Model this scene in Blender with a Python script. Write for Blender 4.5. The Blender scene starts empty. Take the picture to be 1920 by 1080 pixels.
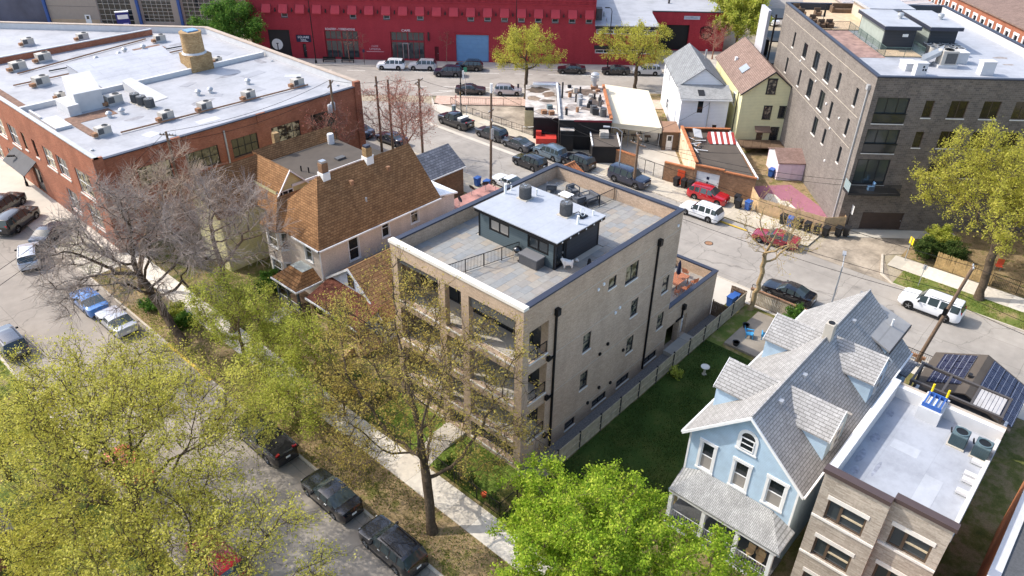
import bpy, math, random
import numpy as np
from mathutils import Matrix, Vector
SC = bpy.context.scene
COL = SC.collection
R_ = math.radians
# ---------------------------------------------------------------- camera
FPX, YAW, PIT, ROL = 1414.468, 0.7248, 0.5765, 0.0166
CAM = np.array([-27.6506, -23.5238, 38.6435])
def _rot():
    cy, sy, cp, sp, cr, sr = math.cos(YAW), math.sin(YAW), math.cos(PIT), math.sin(PIT), math.cos(ROL), math.sin(ROL)
    fwd = np.array([cy*cp, sy*cp, -sp]); right = np.array([sy, -cy, 0.0]); up = np.cross(right, fwd)
    return right*cr + up*sr, -right*sr + up*cr, fwd
RT, UP, FW = _rot()
cd = bpy.data.cameras.new('camera'); cam = bpy.data.objects.new('camera', cd); COL.objects.link(cam)
cam.matrix_world = Matrix(((RT[0], UP[0], -FW[0], CAM[0]), (RT[1], UP[1], -FW[1], CAM[1]), (RT[2], UP[2], -FW[2], CAM[2]), (0, 0, 0, 1)))
cd.sensor_width = 36; cd.lens = FPX/1920*36; cd.clip_start = 0.5; cd.clip_end = 2000
SC.camera = cam
# ---------------------------------------------------------------- sky, sun, exposure
SUN = Vector((-0.42, 0.93, 1.0)).normalized()
wd = bpy.data.worlds.new('World'); SC.world = wd; wd.use_nodes = True
nt = wd.node_tree; bg = nt.nodes['Background']
sk = nt.nodes.new('ShaderNodeTexSky'); sk.sky_type = 'NISHITA'; sk.sun_disc = False
sk.sun_elevation = math.asin(SUN.z); sk.sun_rotation = math.atan2(SUN.x, SUN.y)
sk.air_density = 1.0; sk.dust_density = 2.4; sk.ozone_density = 1.0
nt.links.new(sk.outputs[0], bg.inputs[0]); bg.inputs[1].default_value = 0.15
sl = bpy.data.lights.new('sun', 'SUN'); sl.energy = 2.0; sl.angle = R_(0.53); sl.color = (1.0, 0.95, 0.87)
so = bpy.data.objects.new('sun', sl); COL.objects.link(so); so.location = (-40, 90, 100)
so.rotation_euler = SUN.to_track_quat('Z', 'Y').to_euler()
SC.view_settings.view_transform = 'Standard'; SC.view_settings.look = 'None'
SC.view_settings.gamma = 1.0; SC.view_settings.use_curve_mapping = False; SC.view_settings.exposure = 1.08
SC.render.engine = 'CYCLES'
SC.cycles.max_bounces = 6; SC.cycles.transparent_max_bounces = 8
# ---------------------------------------------------------------- pixel -> place
def U(px, py, z=0.0):
    d = RT*((px-960)/FPX) - UP*((py-540)/FPX) + FW
    t = (z-CAM[2])/d[2]; p = CAM + t*d
    return (float(p[0]), float(p[1]), z)
ANG = R_(-49.387)
UC, US = math.cos(ANG), math.sin(ANG)
def D2W(u, v): return (u*UC - v*US, u*US + v*UC)
# ---------------------------------------------------------------- mesh builder
class MB:
    def __init__(s): s.v = []; s.f = []
    def poly(s, pts):
        i = len(s.v); s.v += [tuple(map(float, p)) for p in pts]; s.f.append(tuple(range(i, i+len(pts)))); return s
    def _hex(s, p):
        i = len(s.v); s.v += [tuple(map(float, q)) for q in p]
        for a in ((0,3,2,1),(4,5,6,7),(0,1,5,4),(1,2,6,5),(2,3,7,6),(3,0,4,7)): s.f.append(tuple(i+k for k in a))
        return s
    def box(s, x0, x1, y0, y1, z0, z1):
        return s._hex([(x0,y0,z0),(x1,y0,z0),(x1,y1,z0),(x0,y1,z0),(x0,y0,z1),(x1,y0,z1),(x1,y1,z1),(x0,y1,z1)])
    def obox(s, c, size, rz=0.0):
        cx, cy, z0 = c; a, b, h = size; co, si = math.cos(rz), math.sin(rz)
        q = [(cx+x*co-y*si, cy+x*si+y*co) for x, y in ((-a/2,-b/2),(a/2,-b/2),(a/2,b/2),(-a/2,b/2))]
        return s._hex([(x,y,z0) for x,y in q] + [(x,y,z0+h) for x,y in q])
    def slab(s, pts, t):
        n = len(pts); i = len(s.v); s.v += [tuple(map(float, p)) for p in pts] + [(float(p[0]), float(p[1]), float(p[2])-t) for p in pts]
        s.f.append(tuple(range(i, i+n))); s.f.append(tuple(range(i+2*n-1, i+n-1, -1)))
        for k in range(n): s.f.append((i+k, i+n+k, i+n+(k+1) % n, i+(k+1) % n))
        return s
    def prism(s, xy, z0, z1): return s.slab([(x, y, z1) for x, y in xy], z1-z0)
    def tube(s, p0, p1, r0, r1=None, n=8, cap=True):
        r1 = r0 if r1 is None else r1
        a = Vector(p0); b = Vector(p1); d = (b-a)
        if d.length < 1e-6: return s
        d.normalize(); x = d.orthogonal().normalized(); y = d.cross(x); i = len(s.v)
        for c, r in ((a, r0), (b, r1)):
            for k in range(n):
                t = 2*math.pi*k/n; q = c + (x*math.cos(t)+y*math.sin(t))*r; s.v.append(tuple(q))
        for k in range(n): s.f.append((i+k, i+(k+1) % n, i+n+(k+1) % n, i+n+k))
        if cap: s.f.append(tuple(range(i+n-1, i-1, -1))); s.f.append(tuple(range(i+n, i+2*n)))
        return s
    def path(s, pts, r, n=6):
        for a, b in zip(pts[:-1], pts[1:]): s.tube(a, b, r, r, n)
        return s
    def lathe(s, c, prof, n=16):
        i = len(s.v); m = len(prof)
        for r, z in prof:
            for k in range(n):
                t = 2*math.pi*k/n; s.v.append((c[0]+r*math.cos(t), c[1]+r*math.sin(t), c[2]+z))
        for j in range(m-1):
            for k in range(n): s.f.append((i+j*n+k, i+j*n+(k+1) % n, i+(j+1)*n+(k+1) % n, i+(j+1)*n+k))
        s.f.append(tuple(range(i+n-1, i-1, -1))); s.f.append(tuple(range(i+(m-1)*n, i+m*n)))
        return s
    def wbox(s, w, u0, u1, z0, z1, o0, o1):
        P = lambda u, o: (w.p[0]+w.d[0]*u+w.n[0]*o, w.p[1]+w.d[1]*u+w.n[1]*o)
        q = [P(u0,o0), P(u1,o0), P(u1,o1), P(u0,o1)]
        return s._hex([(x,y,z0) for x,y in q] + [(x,y,z1) for x,y in q])
    def wquad(s, w, u0, u1, z0, z1, o):
        P = lambda u, z: (w.p[0]+w.d[0]*u+w.n[0]*o, w.p[1]+w.d[1]*u+w.n[1]*o, z)
        return s.poly([P(u0,z0), P(u1,z0), P(u1,z1), P(u0,z1)])
    def mesh(s, name, off=(0,0,0), smooth=None):
        me = bpy.data.meshes.new(name)
        ox, oy, oz = off
        me.from_pydata([(a-ox, b-oy, c-oz) for a, b, c in s.v], [], s.f)
        if smooth is not None:
            me.polygons.foreach_set('use_smooth', [True]*len(me.polygons))
            me.set_sharp_from_angle(angle=R_(smooth))
        me.update(); return me
class Wl:
    """a vertical wall line from p0 to p1, outward normal on the right of the walking direction"""
    def __init__(s, p0, p1):
        dx, dy = p1[0]-p0[0], p1[1]-p0[1]; s.L = math.hypot(dx, dy)
        s.p = p0; s.d = (dx/s.L, dy/s.L); s.n = (s.d[1], -s.d[0])
def put(name, me, mat, parent=None, loc=None, rz=0.0):
    o = bpy.data.objects.new(name, me); COL.objects.link(o)
    if mat is not None:
        if len(me.materials) == 0: me.materials.append(mat)
        elif me.materials[0] is not mat:
            o.material_slots[0].link = 'OBJECT'; o.material_slots[0].material = mat
    if parent is not None: o.parent = parent
    if loc is not None: o.location = loc
    if rz: o.rotation_euler = (0, 0, rz)
    return o
class Thing:
    """Empty at the base; parts are authored in the frame's own metres and shifted by the base"""
    def __init__(s, name, label, cat, base=(0,0,0), diag=False, group=None):
        s.base = tuple(base) if len(base) == 3 else (base[0], base[1], 0.0)
        s.o = bpy.data.objects.new(name, None); COL.objects.link(s.o); s.o.empty_display_size = 0.2
        if diag:
            x, y = D2W(s.base[0], s.base[1]); s.o.location = (x, y, s.base[2]); s.o.rotation_euler = (0,0,ANG)
        else: s.o.location = s.base
        tag(s.o, label, cat, group)
    def add(s, name, mb, mat, parent=None, smooth=None, label=None, kind=None):
        o = put(name, mb.mesh(name, s.base, smooth), mat, parent if parent is not None else s.o)
        if label: o['label'] = label
        if kind: o['kind'] = kind
        return o
def tag(o, label=None, cat=None, group=None, kind=None):
    if label: o['label'] = label
    if cat: o['category'] = cat
    if group: o['group'] = group
    if kind: o['kind'] = kind
    return o
def struct(name, mb, mat, smooth=None, parent=None):
    o = put(name, mb.mesh(name, (0,0,0), smooth), mat, parent)
    if parent is None: o['kind'] = 'structure'
    return o
def copy_tree(o, parent=None):
    c = o.copy(); COL.objects.link(c); c.parent = parent
    for ch in list(o.children): copy_tree(ch, c)
    return c
# ---------------------------------------------------------------- materials
def L(r, g=None, b=None):
    if g is None: g = b = r
    f = lambda c: ((c/255)/12.92 if c/255 <= .04045 else ((c/255+.055)/1.055)**2.4)
    return (f(r), f(g), f(b), 1.0)
MATS = {}
class NT:
    def __init__(s, name):
        s.m = bpy.data.materials.new(name); s.m.use_nodes = True; s.t = s.m.node_tree
        s.b = s.t.nodes['Principled BSDF']; s.tc = None
    def n(s, ty, **kw):
        x = s.t.nodes.new(ty)
        for k, v in kw.items(): setattr(x, k, v)
        return x
    def l(s, a, b): s.t.links.new(a, b)
    def obj(s):
        if s.tc is None: s.tc = s.n('ShaderNodeTexCoord')
        return s.tc.outputs['Object']
    def noise(s, scale, detail=3, vec=None, rough=.55):
        n = s.n('ShaderNodeTexNoise'); n.inputs['Scale'].default_value = scale; n.inputs['Detail'].default_value = detail; n.inputs['Roughness'].default_value = rough
        s.l(vec if vec is not None else s.obj(), n.inputs['Vector']); return n.outputs['Fac']
    def ramp(s, fac, stops, interp='LINEAR'):
        r = s.n('ShaderNodeValToRGB'); r.color_ramp.interpolation = interp
        el = r.color_ramp.elements
        while len(el) < len(stops): el.new(0.5)
        for e, (p, c) in zip(el, stops): e.position = p; e.color = c if len(c) == 4 else tuple(c)+(1,)
        s.l(fac, r.inputs[0]); return r.outputs[0]
    def mix(s, fac, a, b, mode='MIX'):
        m = s.n('ShaderNodeMix', data_type='RGBA', blend_type=mode)
        for sock, v in ((m.inputs[0], fac), (m.inputs[6], a), (m.inputs[7], b)):
            if hasattr(v, 'links') or hasattr(v, 'is_output'): s.l(v, sock)
            else: sock.default_value = v
        return m.outputs[2]
    def math(s, op, a, b=None):
        m = s.n('ShaderNodeMath', operation=op)
        for k, v in enumerate((a, b)):
            if v is None: continue
            if hasattr(v, 'is_output'): s.l(v, m.inputs[k])
            else: m.inputs[k].default_value = v
        return m.outputs[0]
    def color(s, c): 
        if hasattr(c, 'is_output'): s.l(c, s.b.inputs['Base Color'])
        else: s.b.inputs['Base Color'].default_value = c
    def bump(s, h, strength=.3, dist=.02):
        b = s.n('ShaderNodeBump'); b.inputs['Strength'].default_value = strength; b.inputs['Distance'].default_value = dist
        s.l(h, b.inputs['Height']); s.l(b.outputs[0], s.b.inputs['Normal'])
    def wallvec(s):
        """(along the wall, up) in metres for any vertical or sloping face; (x, y) on flat faces"""
        p = s.n('ShaderNodeSeparateXYZ'); s.l(s.obj(), p.inputs[0])
        q = s.n('ShaderNodeSeparateXYZ'); s.l(s.tc.outputs['Normal'], q.inputs[0])
        ax, ay, az = (s.math('ABSOLUTE', q.outputs[k]) for k in range(3))
        selx = s.math('GREATER_THAN', ax, ay)
        u = s.n('ShaderNodeMix', data_type='FLOAT'); s.l(selx, u.inputs[0]); s.l(p.outputs[0], u.inputs[2]); s.l(p.outputs[1], u.inputs[3])
        flat = s.math('GREATER_THAN', az, .93)
        u2 = s.n('ShaderNodeMix', data_type='FLOAT'); s.l(flat, u2.inputs[0]); s.l(u.outputs[0], u2.inputs[2]); s.l(p.outputs[0], u2.inputs[3])
        v2 = s.n('ShaderNodeMix', data_type='FLOAT'); s.l(flat, v2.inputs[0]); s.l(p.outputs[2], v2.inputs[2]); s.l(p.outputs[1], v2.inputs[3])
        c = s.n('ShaderNodeCombineXYZ'); s.l(u2.outputs[0], c.inputs[0]); s.l(v2.outputs[0], c.inputs[1])
        return c.outputs[0]
    def done(s, rough=.8, metal=0.0, spec=.35):
        s.b.inputs['Roughness'].default_value = rough; s.b.inputs['Metallic'].default_value = metal
        s.b.inputs['Specular IOR Level'].default_value = spec
        return s.m
def plain(name, c, rough=.7, metal=0.0, spec=.4, var=.12, scale=1.5, bump=0.0, bscale=30, dirt=0.0):
    if name in MATS: return MATS[name]
    t = NT(name)
    col = c
    if var > 0:
        f = t.noise(scale, 5)
        lo = tuple(max(0, x*(1-var)) for x in c[:3])+(1,); hi = tuple(min(1, x*(1+var)) for x in c[:3])+(1,)
        col = t.ramp(f, [(.3, lo), (.7, hi)])
        if dirt > 0:
            g = t.noise(scale*.35, 6, rough=.7); gm = t.ramp(g, [(.48, (0,0,0)), (.72, (dirt,)*3)])
            col = t.mix(gm, col, tuple(x*.35 for x in c[:3])+(1,))
    t.color(col)
    if bump > 0: t.bump(t.noise(bscale, 4), bump, .02)
    MATS[name] = t.done(rough, metal, spec); return MATS[name]
def brick(name, c1, c2, mortar, bw=.21, bh=.075, var=.25, rough=.85, mort=.01, wear=.0, bump=.3):
    if name in MATS: return MATS[name]
    t = NT(name); v = t.wallvec()
    b = t.n('ShaderNodeTexBrick'); t.l(v, b.inputs['Vector'])
    b.inputs['Scale'].default_value = 1; b.inputs['Brick Width'].default_value = bw; b.inputs['Row Height'].default_value = bh
    b.inputs['Mortar Size'].default_value = mort; b.inputs['Mortar Smooth'].default_value = .3; b.inputs['Bias'].default_value = 0
    b.inputs['Color1'].default_value = c1; b.inputs['Color2'].default_value = c2; b.inputs['Mortar'].default_value = mortar
    n = t.noise(.45, 5); m = t.ramp(n, [(.3, (1-var,)*3), (.7, (1+var*.5,)*3)])
    col = t.mix(1.0, b.outputs['Color'], m, 'MULTIPLY')
    n2 = t.noise(9, 3); col = t.mix(1.0, col, t.ramp(n2, [(.25, (.8,)*3), (.75, (1.15,)*3)]), 'MULTIPLY')
    mp = t.n('ShaderNodeMapping'); mp.inputs['Scale'].default_value = (.9,.9,.14); t.l(t.obj(), mp.inputs[0])
    st = t.noise(1.0, 5, mp.outputs[0], .65); col = t.mix(1.0, col, t.ramp(st, [(.3, (.91,)*3), (.62, (1.03,)*3)]), 'MULTIPLY')
    if wear > 0:
        w = t.noise(.7, 6, rough=.75); col = t.mix(t.ramp(w, [(.5, (0,0,0)), (.68, (wear,)*3)]), col, tuple(x*.4 for x in c1[:3])+(1,))
    t.color(col); t.bump(b.outputs['Fac'], -bump, .01)
    MATS[name] = t.done(rough, 0, .25); return MATS[name]
def shingle(name, c1, c2, c3, bw=.32, bh=.16, rough=.9, stain=.3):
    if name in MATS: return MATS[name]
    t = NT(name); v = t.wallvec()
    b = t.n('ShaderNodeTexBrick'); t.l(v, b.inputs['Vector'])
    b.inputs['Scale'].default_value = 1; b.inputs['Brick Width'].default_value = bw; b.inputs['Row Height'].default_value = bh
    b.inputs['Mortar Size'].default_value = .018; b.inputs['Mortar Smooth'].default_value = .4
    b.inputs['Color1'].default_value = c1; b.inputs['Color2'].default_value = c2; b.inputs['Mortar'].default_value = c3
    n = t.noise(1.1, 6, rough=.7); col = t.mix(1.0, b.outputs['Color'], t.ramp(n, [(.25, (1-stain,)*3), (.7, (1.12,)*3)]), 'MULTIPLY')
    n2 = t.noise(14, 2); col = t.mix(1.0, col, t.ramp(n2, [(.2, (.75,)*3), (.8, (1.2,)*3)]), 'MULTIPLY')
    t.color(col); t.bump(b.outputs['Fac'], -.5, .02)
    MATS[name] = t.done(rough, 0, .2); return MATS[name]
def siding(name, c, step=.12, rough=.6, var=.1):
    if name in MATS: return MATS[name]
    t = NT(name); p = t.n('ShaderNodeSeparateXYZ'); t.l(t.obj(), p.inputs[0])
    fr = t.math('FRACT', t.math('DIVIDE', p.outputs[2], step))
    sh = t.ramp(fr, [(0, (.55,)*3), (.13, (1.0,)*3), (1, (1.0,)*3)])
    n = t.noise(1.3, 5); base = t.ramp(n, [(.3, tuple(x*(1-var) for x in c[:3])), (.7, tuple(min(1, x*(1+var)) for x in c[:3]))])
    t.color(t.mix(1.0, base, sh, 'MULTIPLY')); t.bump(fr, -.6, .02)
    MATS[name] = t.done(rough, 0, .3); return MATS[name]
def glass(name, c=(.015,.02,.025,1), rough=.06, curtain=None):
    if name in MATS: return MATS[name]
    t = NT(name)
    if curtain is not None:
        oi = t.n('ShaderNodeObjectInfo'); w = t.ramp(oi.outputs['Random'], [(0, c), (.3, c), (.5, curtain), (1, curtain)])
        n = t.noise(2.2, 2); t.color(t.mix(t.ramp(n, [(.42, (0,0,0)), (.6, (1,1,1))]), c, w))
    else: t.color(c)
    MATS[name] = t.done(rough, 0, .8); return MATS[name]
def bark(name, c1, c2):
    if name in MATS: return MATS[name]
    t = NT(name); f = t.noise(5, 6, rough=.7); t.color(t.ramp(f, [(.3, c1), (.7, c2)])); t.bump(f, .6, .04)
    MATS[name] = t.done(.9, 0, .15); return MATS[name]
def leaf(name, c1, c2, c3, trans=.4):
    if name in MATS: return MATS[name]
    t = NT(name); a = t.n('ShaderNodeAttribute', attribute_name='rnd')
    col = t.ramp(a.outputs['Fac'], [(0, c1), (.5, c2), (1, c3)])
    t.color(col); t.b.inputs['Roughness'].default_value = .65; t.b.inputs['Specular IOR Level'].default_value = .15
    tr = t.n('ShaderNodeBsdfTranslucent'); t.l(col, tr.inputs[0]); mx = t.n('ShaderNodeMixShader'); mx.inputs[0].default_value = trans
    out = t.t.nodes['Material Output']; t.l(t.b.outputs[0], mx.inputs[1]); t.l(tr.outputs[0], mx.inputs[2]); t.l(mx.outputs[0], out.inputs[0])
    MATS[name] = t.m; return t.m
def byobject(name, stops, rough=.75, var=.12, scale=3, bump=.1):
    """colour picked per object (paving slabs, roof pavers) with grain on top"""
    t = NT(name); oi = t.n('ShaderNodeObjectInfo'); col = t.ramp(oi.outputs['Random'], stops)
    mp = t.n('ShaderNodeMapping'); t.l(t.obj(), mp.inputs[0]); t.l(oi.outputs['Location'], mp.inputs['Location'])
    n = t.noise(scale, 5, mp.outputs[0]); col = t.mix(1.0, col, t.ramp(n, [(.25, (1-var,)*3), (.75, (1+var,)*3)]), 'MULTIPLY')
    t.color(col); t.bump(n, bump, .01); MATS[name] = t.done(rough, 0, .3); return t.m
def paint(name, c, rough=.22, metal=.0):
    if name in MATS: return MATS[name]
    t = NT(name); t.color(c); t.b.inputs['Coat Weight'].default_value = 1.0; t.b.inputs['Coat Roughness'].default_value = .04
    MATS[name] = t.done(rough, metal, .5); return t.m
def asphalt(name, c, crack=.35, patch=.12, scale=1.0):
    if name in MATS: return MATS[name]
    t = NT(name); big = t.noise(.12*scale, 6, rough=.65); fine = t.noise(18, 4, rough=.7); mid = t.noise(.9*scale, 5)
    col = t.ramp(big, [(.3, tuple(x*(1-patch*1.6) for x in c[:3])), (.7, tuple(x*(1+patch) for x in c[:3]))])
    col = t.mix(1.0, col, t.ramp(mid, [(.3, (.9,)*3), (.7, (1.07,)*3)]), 'MULTIPLY')
    col = t.mix(1.0, col, t.ramp(fine, [(.2, (.86,)*3), (.8, (1.12,)*3)]), 'MULTIPLY')
    vo = t.n('ShaderNodeTexVoronoi', feature='DISTANCE_TO_EDGE'); vo.inputs['Scale'].default_value = .13*scale
    wn = t.n('ShaderNodeTexNoise'); wn.inputs['Scale'].default_value = .8; wn.inputs['Detail'].default_value = 5; t.l(t.obj(), wn.inputs[0])
    av = t.n('ShaderNodeVectorMath', operation='MULTIPLY_ADD'); t.l(wn.outputs['Color'], av.inputs[0]); av.inputs[1].default_value = (1.8,1.8,0); t.l(t.obj(), av.inputs[2])
    t.l(av.outputs[0], vo.inputs['Vector'])
    cr = t.ramp(vo.outputs['Distance'], [(0, (1-crack,)*3), (.0025, (1-crack*.7,)*3), (.006, (1,)*3)])
    col = t.mix(1.0, col, cr, 'MULTIPLY')
    jb = t.n('ShaderNodeTexBrick'); t.l(av.outputs[0], jb.inputs['Vector']); jv = t.n('ShaderNodeVectorMath', operation='MULTIPLY_ADD'); t.l(wn.outputs['Color'], jv.inputs[0]); jv.inputs[1].default_value = (.25,.25,0); t.l(t.obj(), jv.inputs[2]); t.l(jv.outputs[0], jb.inputs['Vector'])
    jb.inputs['Scale'].default_value = 1; jb.inputs['Brick Width'].default_value = 3.3; jb.inputs['Row Height'].default_value = 7.5; jb.inputs['Mortar Size'].default_value = .025; jb.inputs['Mortar Smooth'].default_value = .2; jb.offset = 0
    jb.inputs['Color1'].default_value = (1,1,1,1); jb.inputs['Color2'].default_value = (.95,.95,.95,1); jb.inputs['Mortar'].default_value = (1-crack*.9,)*3+(1,)
    col = t.mix(1.0, col, jb.outputs['Color'], 'MULTIPLY')
    oil = t.noise(.55, 4, rough=.5); col = t.mix(1.0, col, t.ramp(oil, [(.62, (1,)*3), (.78, (.72,)*3)]), 'MULTIPLY')
    t.color(col); t.bump(fine, .15, .01); MATS[name] = t.done(.9, 0, .2); return t.m
def ground_mix(name, stops, scale=.5, fine=12, bump=.5):
    if name in MATS: return MATS[name]
    t = NT(name); f = t.noise(scale, 7, rough=.68); col = t.ramp(f, stops)
    g = t.noise(fine, 5, rough=.75); col = t.mix(1.0, col, t.ramp(g, [(.2, (.6,)*3), (.8, (1.35,)*3)]), 'MULTIPLY')
    t.color(col); t.bump(g, bump, .05); MATS[name] = t.done(.95, 0, .1); return t.m

def membrane(name, c, seam=1.9, dirt=.25, seamdark=.88):
    if name in MATS: return MATS[name]
    t = NT(name); v = t.wallvec()
    b = t.n('ShaderNodeTexBrick'); t.l(v, b.inputs['Vector']); b.inputs['Scale'].default_value = 1
    b.inputs['Brick Width'].default_value = 11; b.inputs['Row Height'].default_value = seam; b.inputs['Mortar Size'].default_value = .03; b.inputs['Mortar Smooth'].default_value = .5
    b.inputs['Color1'].default_value = c; b.inputs['Color2'].default_value = tuple(x*.97 for x in c[:3])+(1,); b.inputs['Mortar'].default_value = tuple(x*seamdark for x in c[:3])+(1,)
    n = t.noise(.35, 6, rough=.7); col = t.mix(1.0, b.outputs['Color'], t.ramp(n, [(.28, (1-dirt,)*3), (.55, (1,)*3)]), 'MULTIPLY')
    n2 = t.noise(3, 5, rough=.7); col = t.mix(1.0, col, t.ramp(n2, [(.25, (.92,)*3), (.6, (1.02,)*3)]), 'MULTIPLY')
    t.color(col); MATS[name] = t.done(.55, 0, .35); return t.m

M = {}
M['tan_brick'] = brick('tan_brick', L(198,174,150), L(184,159,135), L(176,156,138), .3, .1, .12)
M['red_brick'] = brick('red_brick', L(178,112,84), L(156,90,66), L(150,116,96), .24, .09, .2, wear=.25)
M['grey_brick'] = brick('grey_brick', L(128,116,106), L(104,95,88), L(148,138,128), .42, .2, .18)
M['modern_brick'] = brick('modern_brick', L(192,180,164), L(160,147,132), L(176,165,152), .5, .09, .12)
M['old_brick'] = brick('old_brick', L(158,118,88), L(128,94,70), L(150,128,104), .26, .1, .3, wear=.5)
M['tile_brick'] = brick('tile_brick', L(196,122,78), L(170,100,62), L(180,140,104), .3, .12, .2)
M['cream_brick'] = brick('cream_brick', L(226,212,198), L(218,204,190), L(208,194,180), .24, .085, .08)
M['chimney_brick'] = brick('chimney_brick', L(190,158,112), L(160,126,84), L(150,130,104), .24, .1, .3, wear=.5)
M['red_paint'] = brick('red_paint', L(172,60,68), L(164,54,62), L(158,50,58), .24, .09, .1)
M['black_siding'] = siding('black_siding', L(36,35,36), .2)
M['stone'] = plain('stone', L(222,216,206), .7, var=.06)
M['coping_dark'] = plain('coping_dark', L(62,66,80), .45, .3, var=.06)
M['black_metal'] = plain('black_metal', L(28,28,30), .45, .4, var=.05)
M['dark_frame'] = plain('dark_frame', L(40,40,42), .5, var=.05)
M['bronze_frame'] = plain('bronze_frame', L(92,76,62), .5, var=.05)
M['white_trim'] = plain('white_trim', L(232,232,230), .55, var=.05)
M['glass'] = glass('glass'); M['glass_curtain'] = glass('glass_curtain', curtain=L(150,140,120))
M['glass_warm'] = glass('glass_warm', L(52,48,42), .08, L(206,192,156))  # cream curtains, made paler to stand in for light reflected in the panes
M['glass_clear'] = glass('glass_clear', L(58,64,66), .1)
M['glass_blind'] = plain('glass_blind', L(150,144,136), .25, var=.05)
M['white_roof'] = membrane('white_roof', L(170,170,173), 1.9, .26, .8)
M['pent_roof'] = membrane('pent_roof', L(170,174,181), 1.1, .14, .9)
M['modern_roof'] = membrane('modern_roof', L(166,169,175), 2.2, .28, .92)
M['grey_roof'] = membrane('grey_roof', L(172,174,179), 1.0, .24, .87)
M['stained_roof'] = plain('stained_roof', L(186,178,170), .7, var=.4, scale=.9, dirt=.95)
M['tar_roof'] = plain('tar_roof', L(84,76,68), .9, var=.14, scale=.7, bump=.2)
M['brown_shingle'] = shingle('brown_shingle', L(158,118,80), L(130,94,62), L(92,66,44))
M['ochre_shingle'] = shingle('ochre_shingle', L(172,136,98), L(150,114,80), L(104,76,52), .5, .2)
M['rust_shingle'] = shingle('rust_shingle', L(136,86,68), L(116,70,56), L(84,52,42))
M['grey_shingle'] = shingle('grey_shingle', L(174,172,169), L(158,156,153), L(120,118,115), .4, .13, stain=.24)
M['slate_shingle'] = shingle('slate_shingle', L(134,136,142), L(106,108,114), L(76,78,84), .4, .18)
M['light_shingle'] = shingle('light_shingle', L(178,178,176), L(160,160,158), L(128,128,126), .34, .1)
M['taupe_shingle'] = shingle('taupe_shingle', L(150,128,116), L(134,112,102), L(104,86,78), .3, .14)
M['blue_siding'] = siding('blue_siding', L(180,203,220), .11)
M['porch_blue'] = siding('porch_blue', L(110,150,178), .11)
M['white_siding'] = siding('white_siding', L(232,234,238), .2, var=.03)
M['yellow_siding'] = siding('yellow_siding', L(226,220,174), .2, var=.05)
M['cream_siding'] = siding('cream_siding', L(206,198,150), .2)
M['slate_siding'] = siding('slate_siding', L(82,94,98), .16, var=.05)
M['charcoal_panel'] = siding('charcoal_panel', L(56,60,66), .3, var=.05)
M['white_stucco'] = plain('white_stucco', L(200,199,198), .8, var=.06, bump=.1)
M['tan_stucco'] = plain('tan_stucco', L(190,176,160), .85, var=.06)
M['concrete'] = plain('concrete', L(186,178,164), .9, var=.1, scale=.8, bump=.15, dirt=.2)
M['pale_concrete'] = plain('pale_concrete', L(194,186,172), .9, var=.07, scale=.8, bump=.1)
M['kerb'] = plain('kerb', L(190,180,164), .9, var=.15, scale=2, bump=.2)
M['yellow_kerb'] = plain('yellow_kerb', L(212,178,74), .8, var=.15, scale=2)
M['asphalt'] = asphalt('asphalt', L(158,149,138))
M['rear_asphalt'] = asphalt('rear_asphalt', L(163,156,147), .35)
M['avenue_asphalt'] = asphalt('avenue_asphalt', L(164,156,147), .2)
M['rough_asphalt'] = asphalt('rough_asphalt', L(168,155,138), .35, .35, 3)
M['old_concrete'] = plain('old_concrete', L(146,136,122), .9, var=.16, scale=.9, bump=.15, dirt=.3)
M['slab'] = byobject('slab', [(0, L(206,198,184)), (.5, L(216,208,194)), (1, L(196,186,170))], .9)
M['far_slab'] = byobject('far_slab', [(0, L(190,179,160)), (.5, L(181,170,150)), (1, L(198,188,170))], .9)
M['paver'] = byobject('paver', [(0, L(134,137,138)), (.25, L(147,146,142)), (.45, L(142,138,132)), (.62, L(153,149,141)), (.8, L(154,144,131)), (1, L(136,139,142))], .7, .12, 2.5)
M['brick_walk'] = brick('brick_walk', L(206,176,158), L(196,164,146), L(190,176,164), .5, .25, .1)
M['soil'] = ground_mix('soil', [(.3, L(86,84,50)), (.42, L(128,112,80)), (.52, L(158,136,104)), (.6, L(118,112,66)), (.75, L(88,100,48))], .55)
M['yard'] = ground_mix('yard', [(.3, L(76,84,42)), (.45, L(106,106,58)), (.58, L(142,124,92)), (.7, L(96,104,50))], .7)
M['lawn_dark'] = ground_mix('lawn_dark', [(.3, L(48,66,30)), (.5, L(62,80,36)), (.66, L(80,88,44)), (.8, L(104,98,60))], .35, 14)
M['lawn_bright'] = ground_mix('lawn_bright', [(.3, L(100,124,52)), (.7, L(124,142,62))], .8, 25)
M['lawn_mix'] = ground_mix('lawn_mix', [(.3, L(84,104,46)), (.5, L(112,120,62)), (.66, L(160,138,104)), (.8, L(120,118,66))], .6, 20)
M['base_ground'] = ground_mix('base_ground', [(.3, L(150,138,118)), (.5, L(168,156,136)), (.7, L(130,124,96))], .2, 8)
M['gravel'] = plain('gravel', L(130,124,118), .95, var=.35, scale=9, bump=.8, bscale=14)
M['wood_fence'] = plain('wood_fence', L(172,158,134), .85, var=.22, scale=2.5)
M['new_wood'] = plain('new_wood', L(198,168,128), .85, var=.2, scale=2.5)
M['dark_wood'] = plain('dark_wood', L(104,84,66), .85, var=.25, scale=3)
M['deck_wood'] = plain('deck_wood', L(196,172,140), .85, var=.15, scale=2)
M['pole_wood'] = plain('pole_wood', L(118,98,80), .9, var=.25, scale=4)
M['steel'] = plain('steel', L(176,180,184), .4, .7, var=.06)
M['galv'] = plain('galv', L(178,180,182), .5, .4, var=.08)
M['hvac'] = plain('hvac', L(186,180,170), .6, .1, var=.1, scale=2)
M['hvac_dark'] = plain('hvac_dark', L(92,92,92), .6, .2, var=.2, scale=8)
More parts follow.
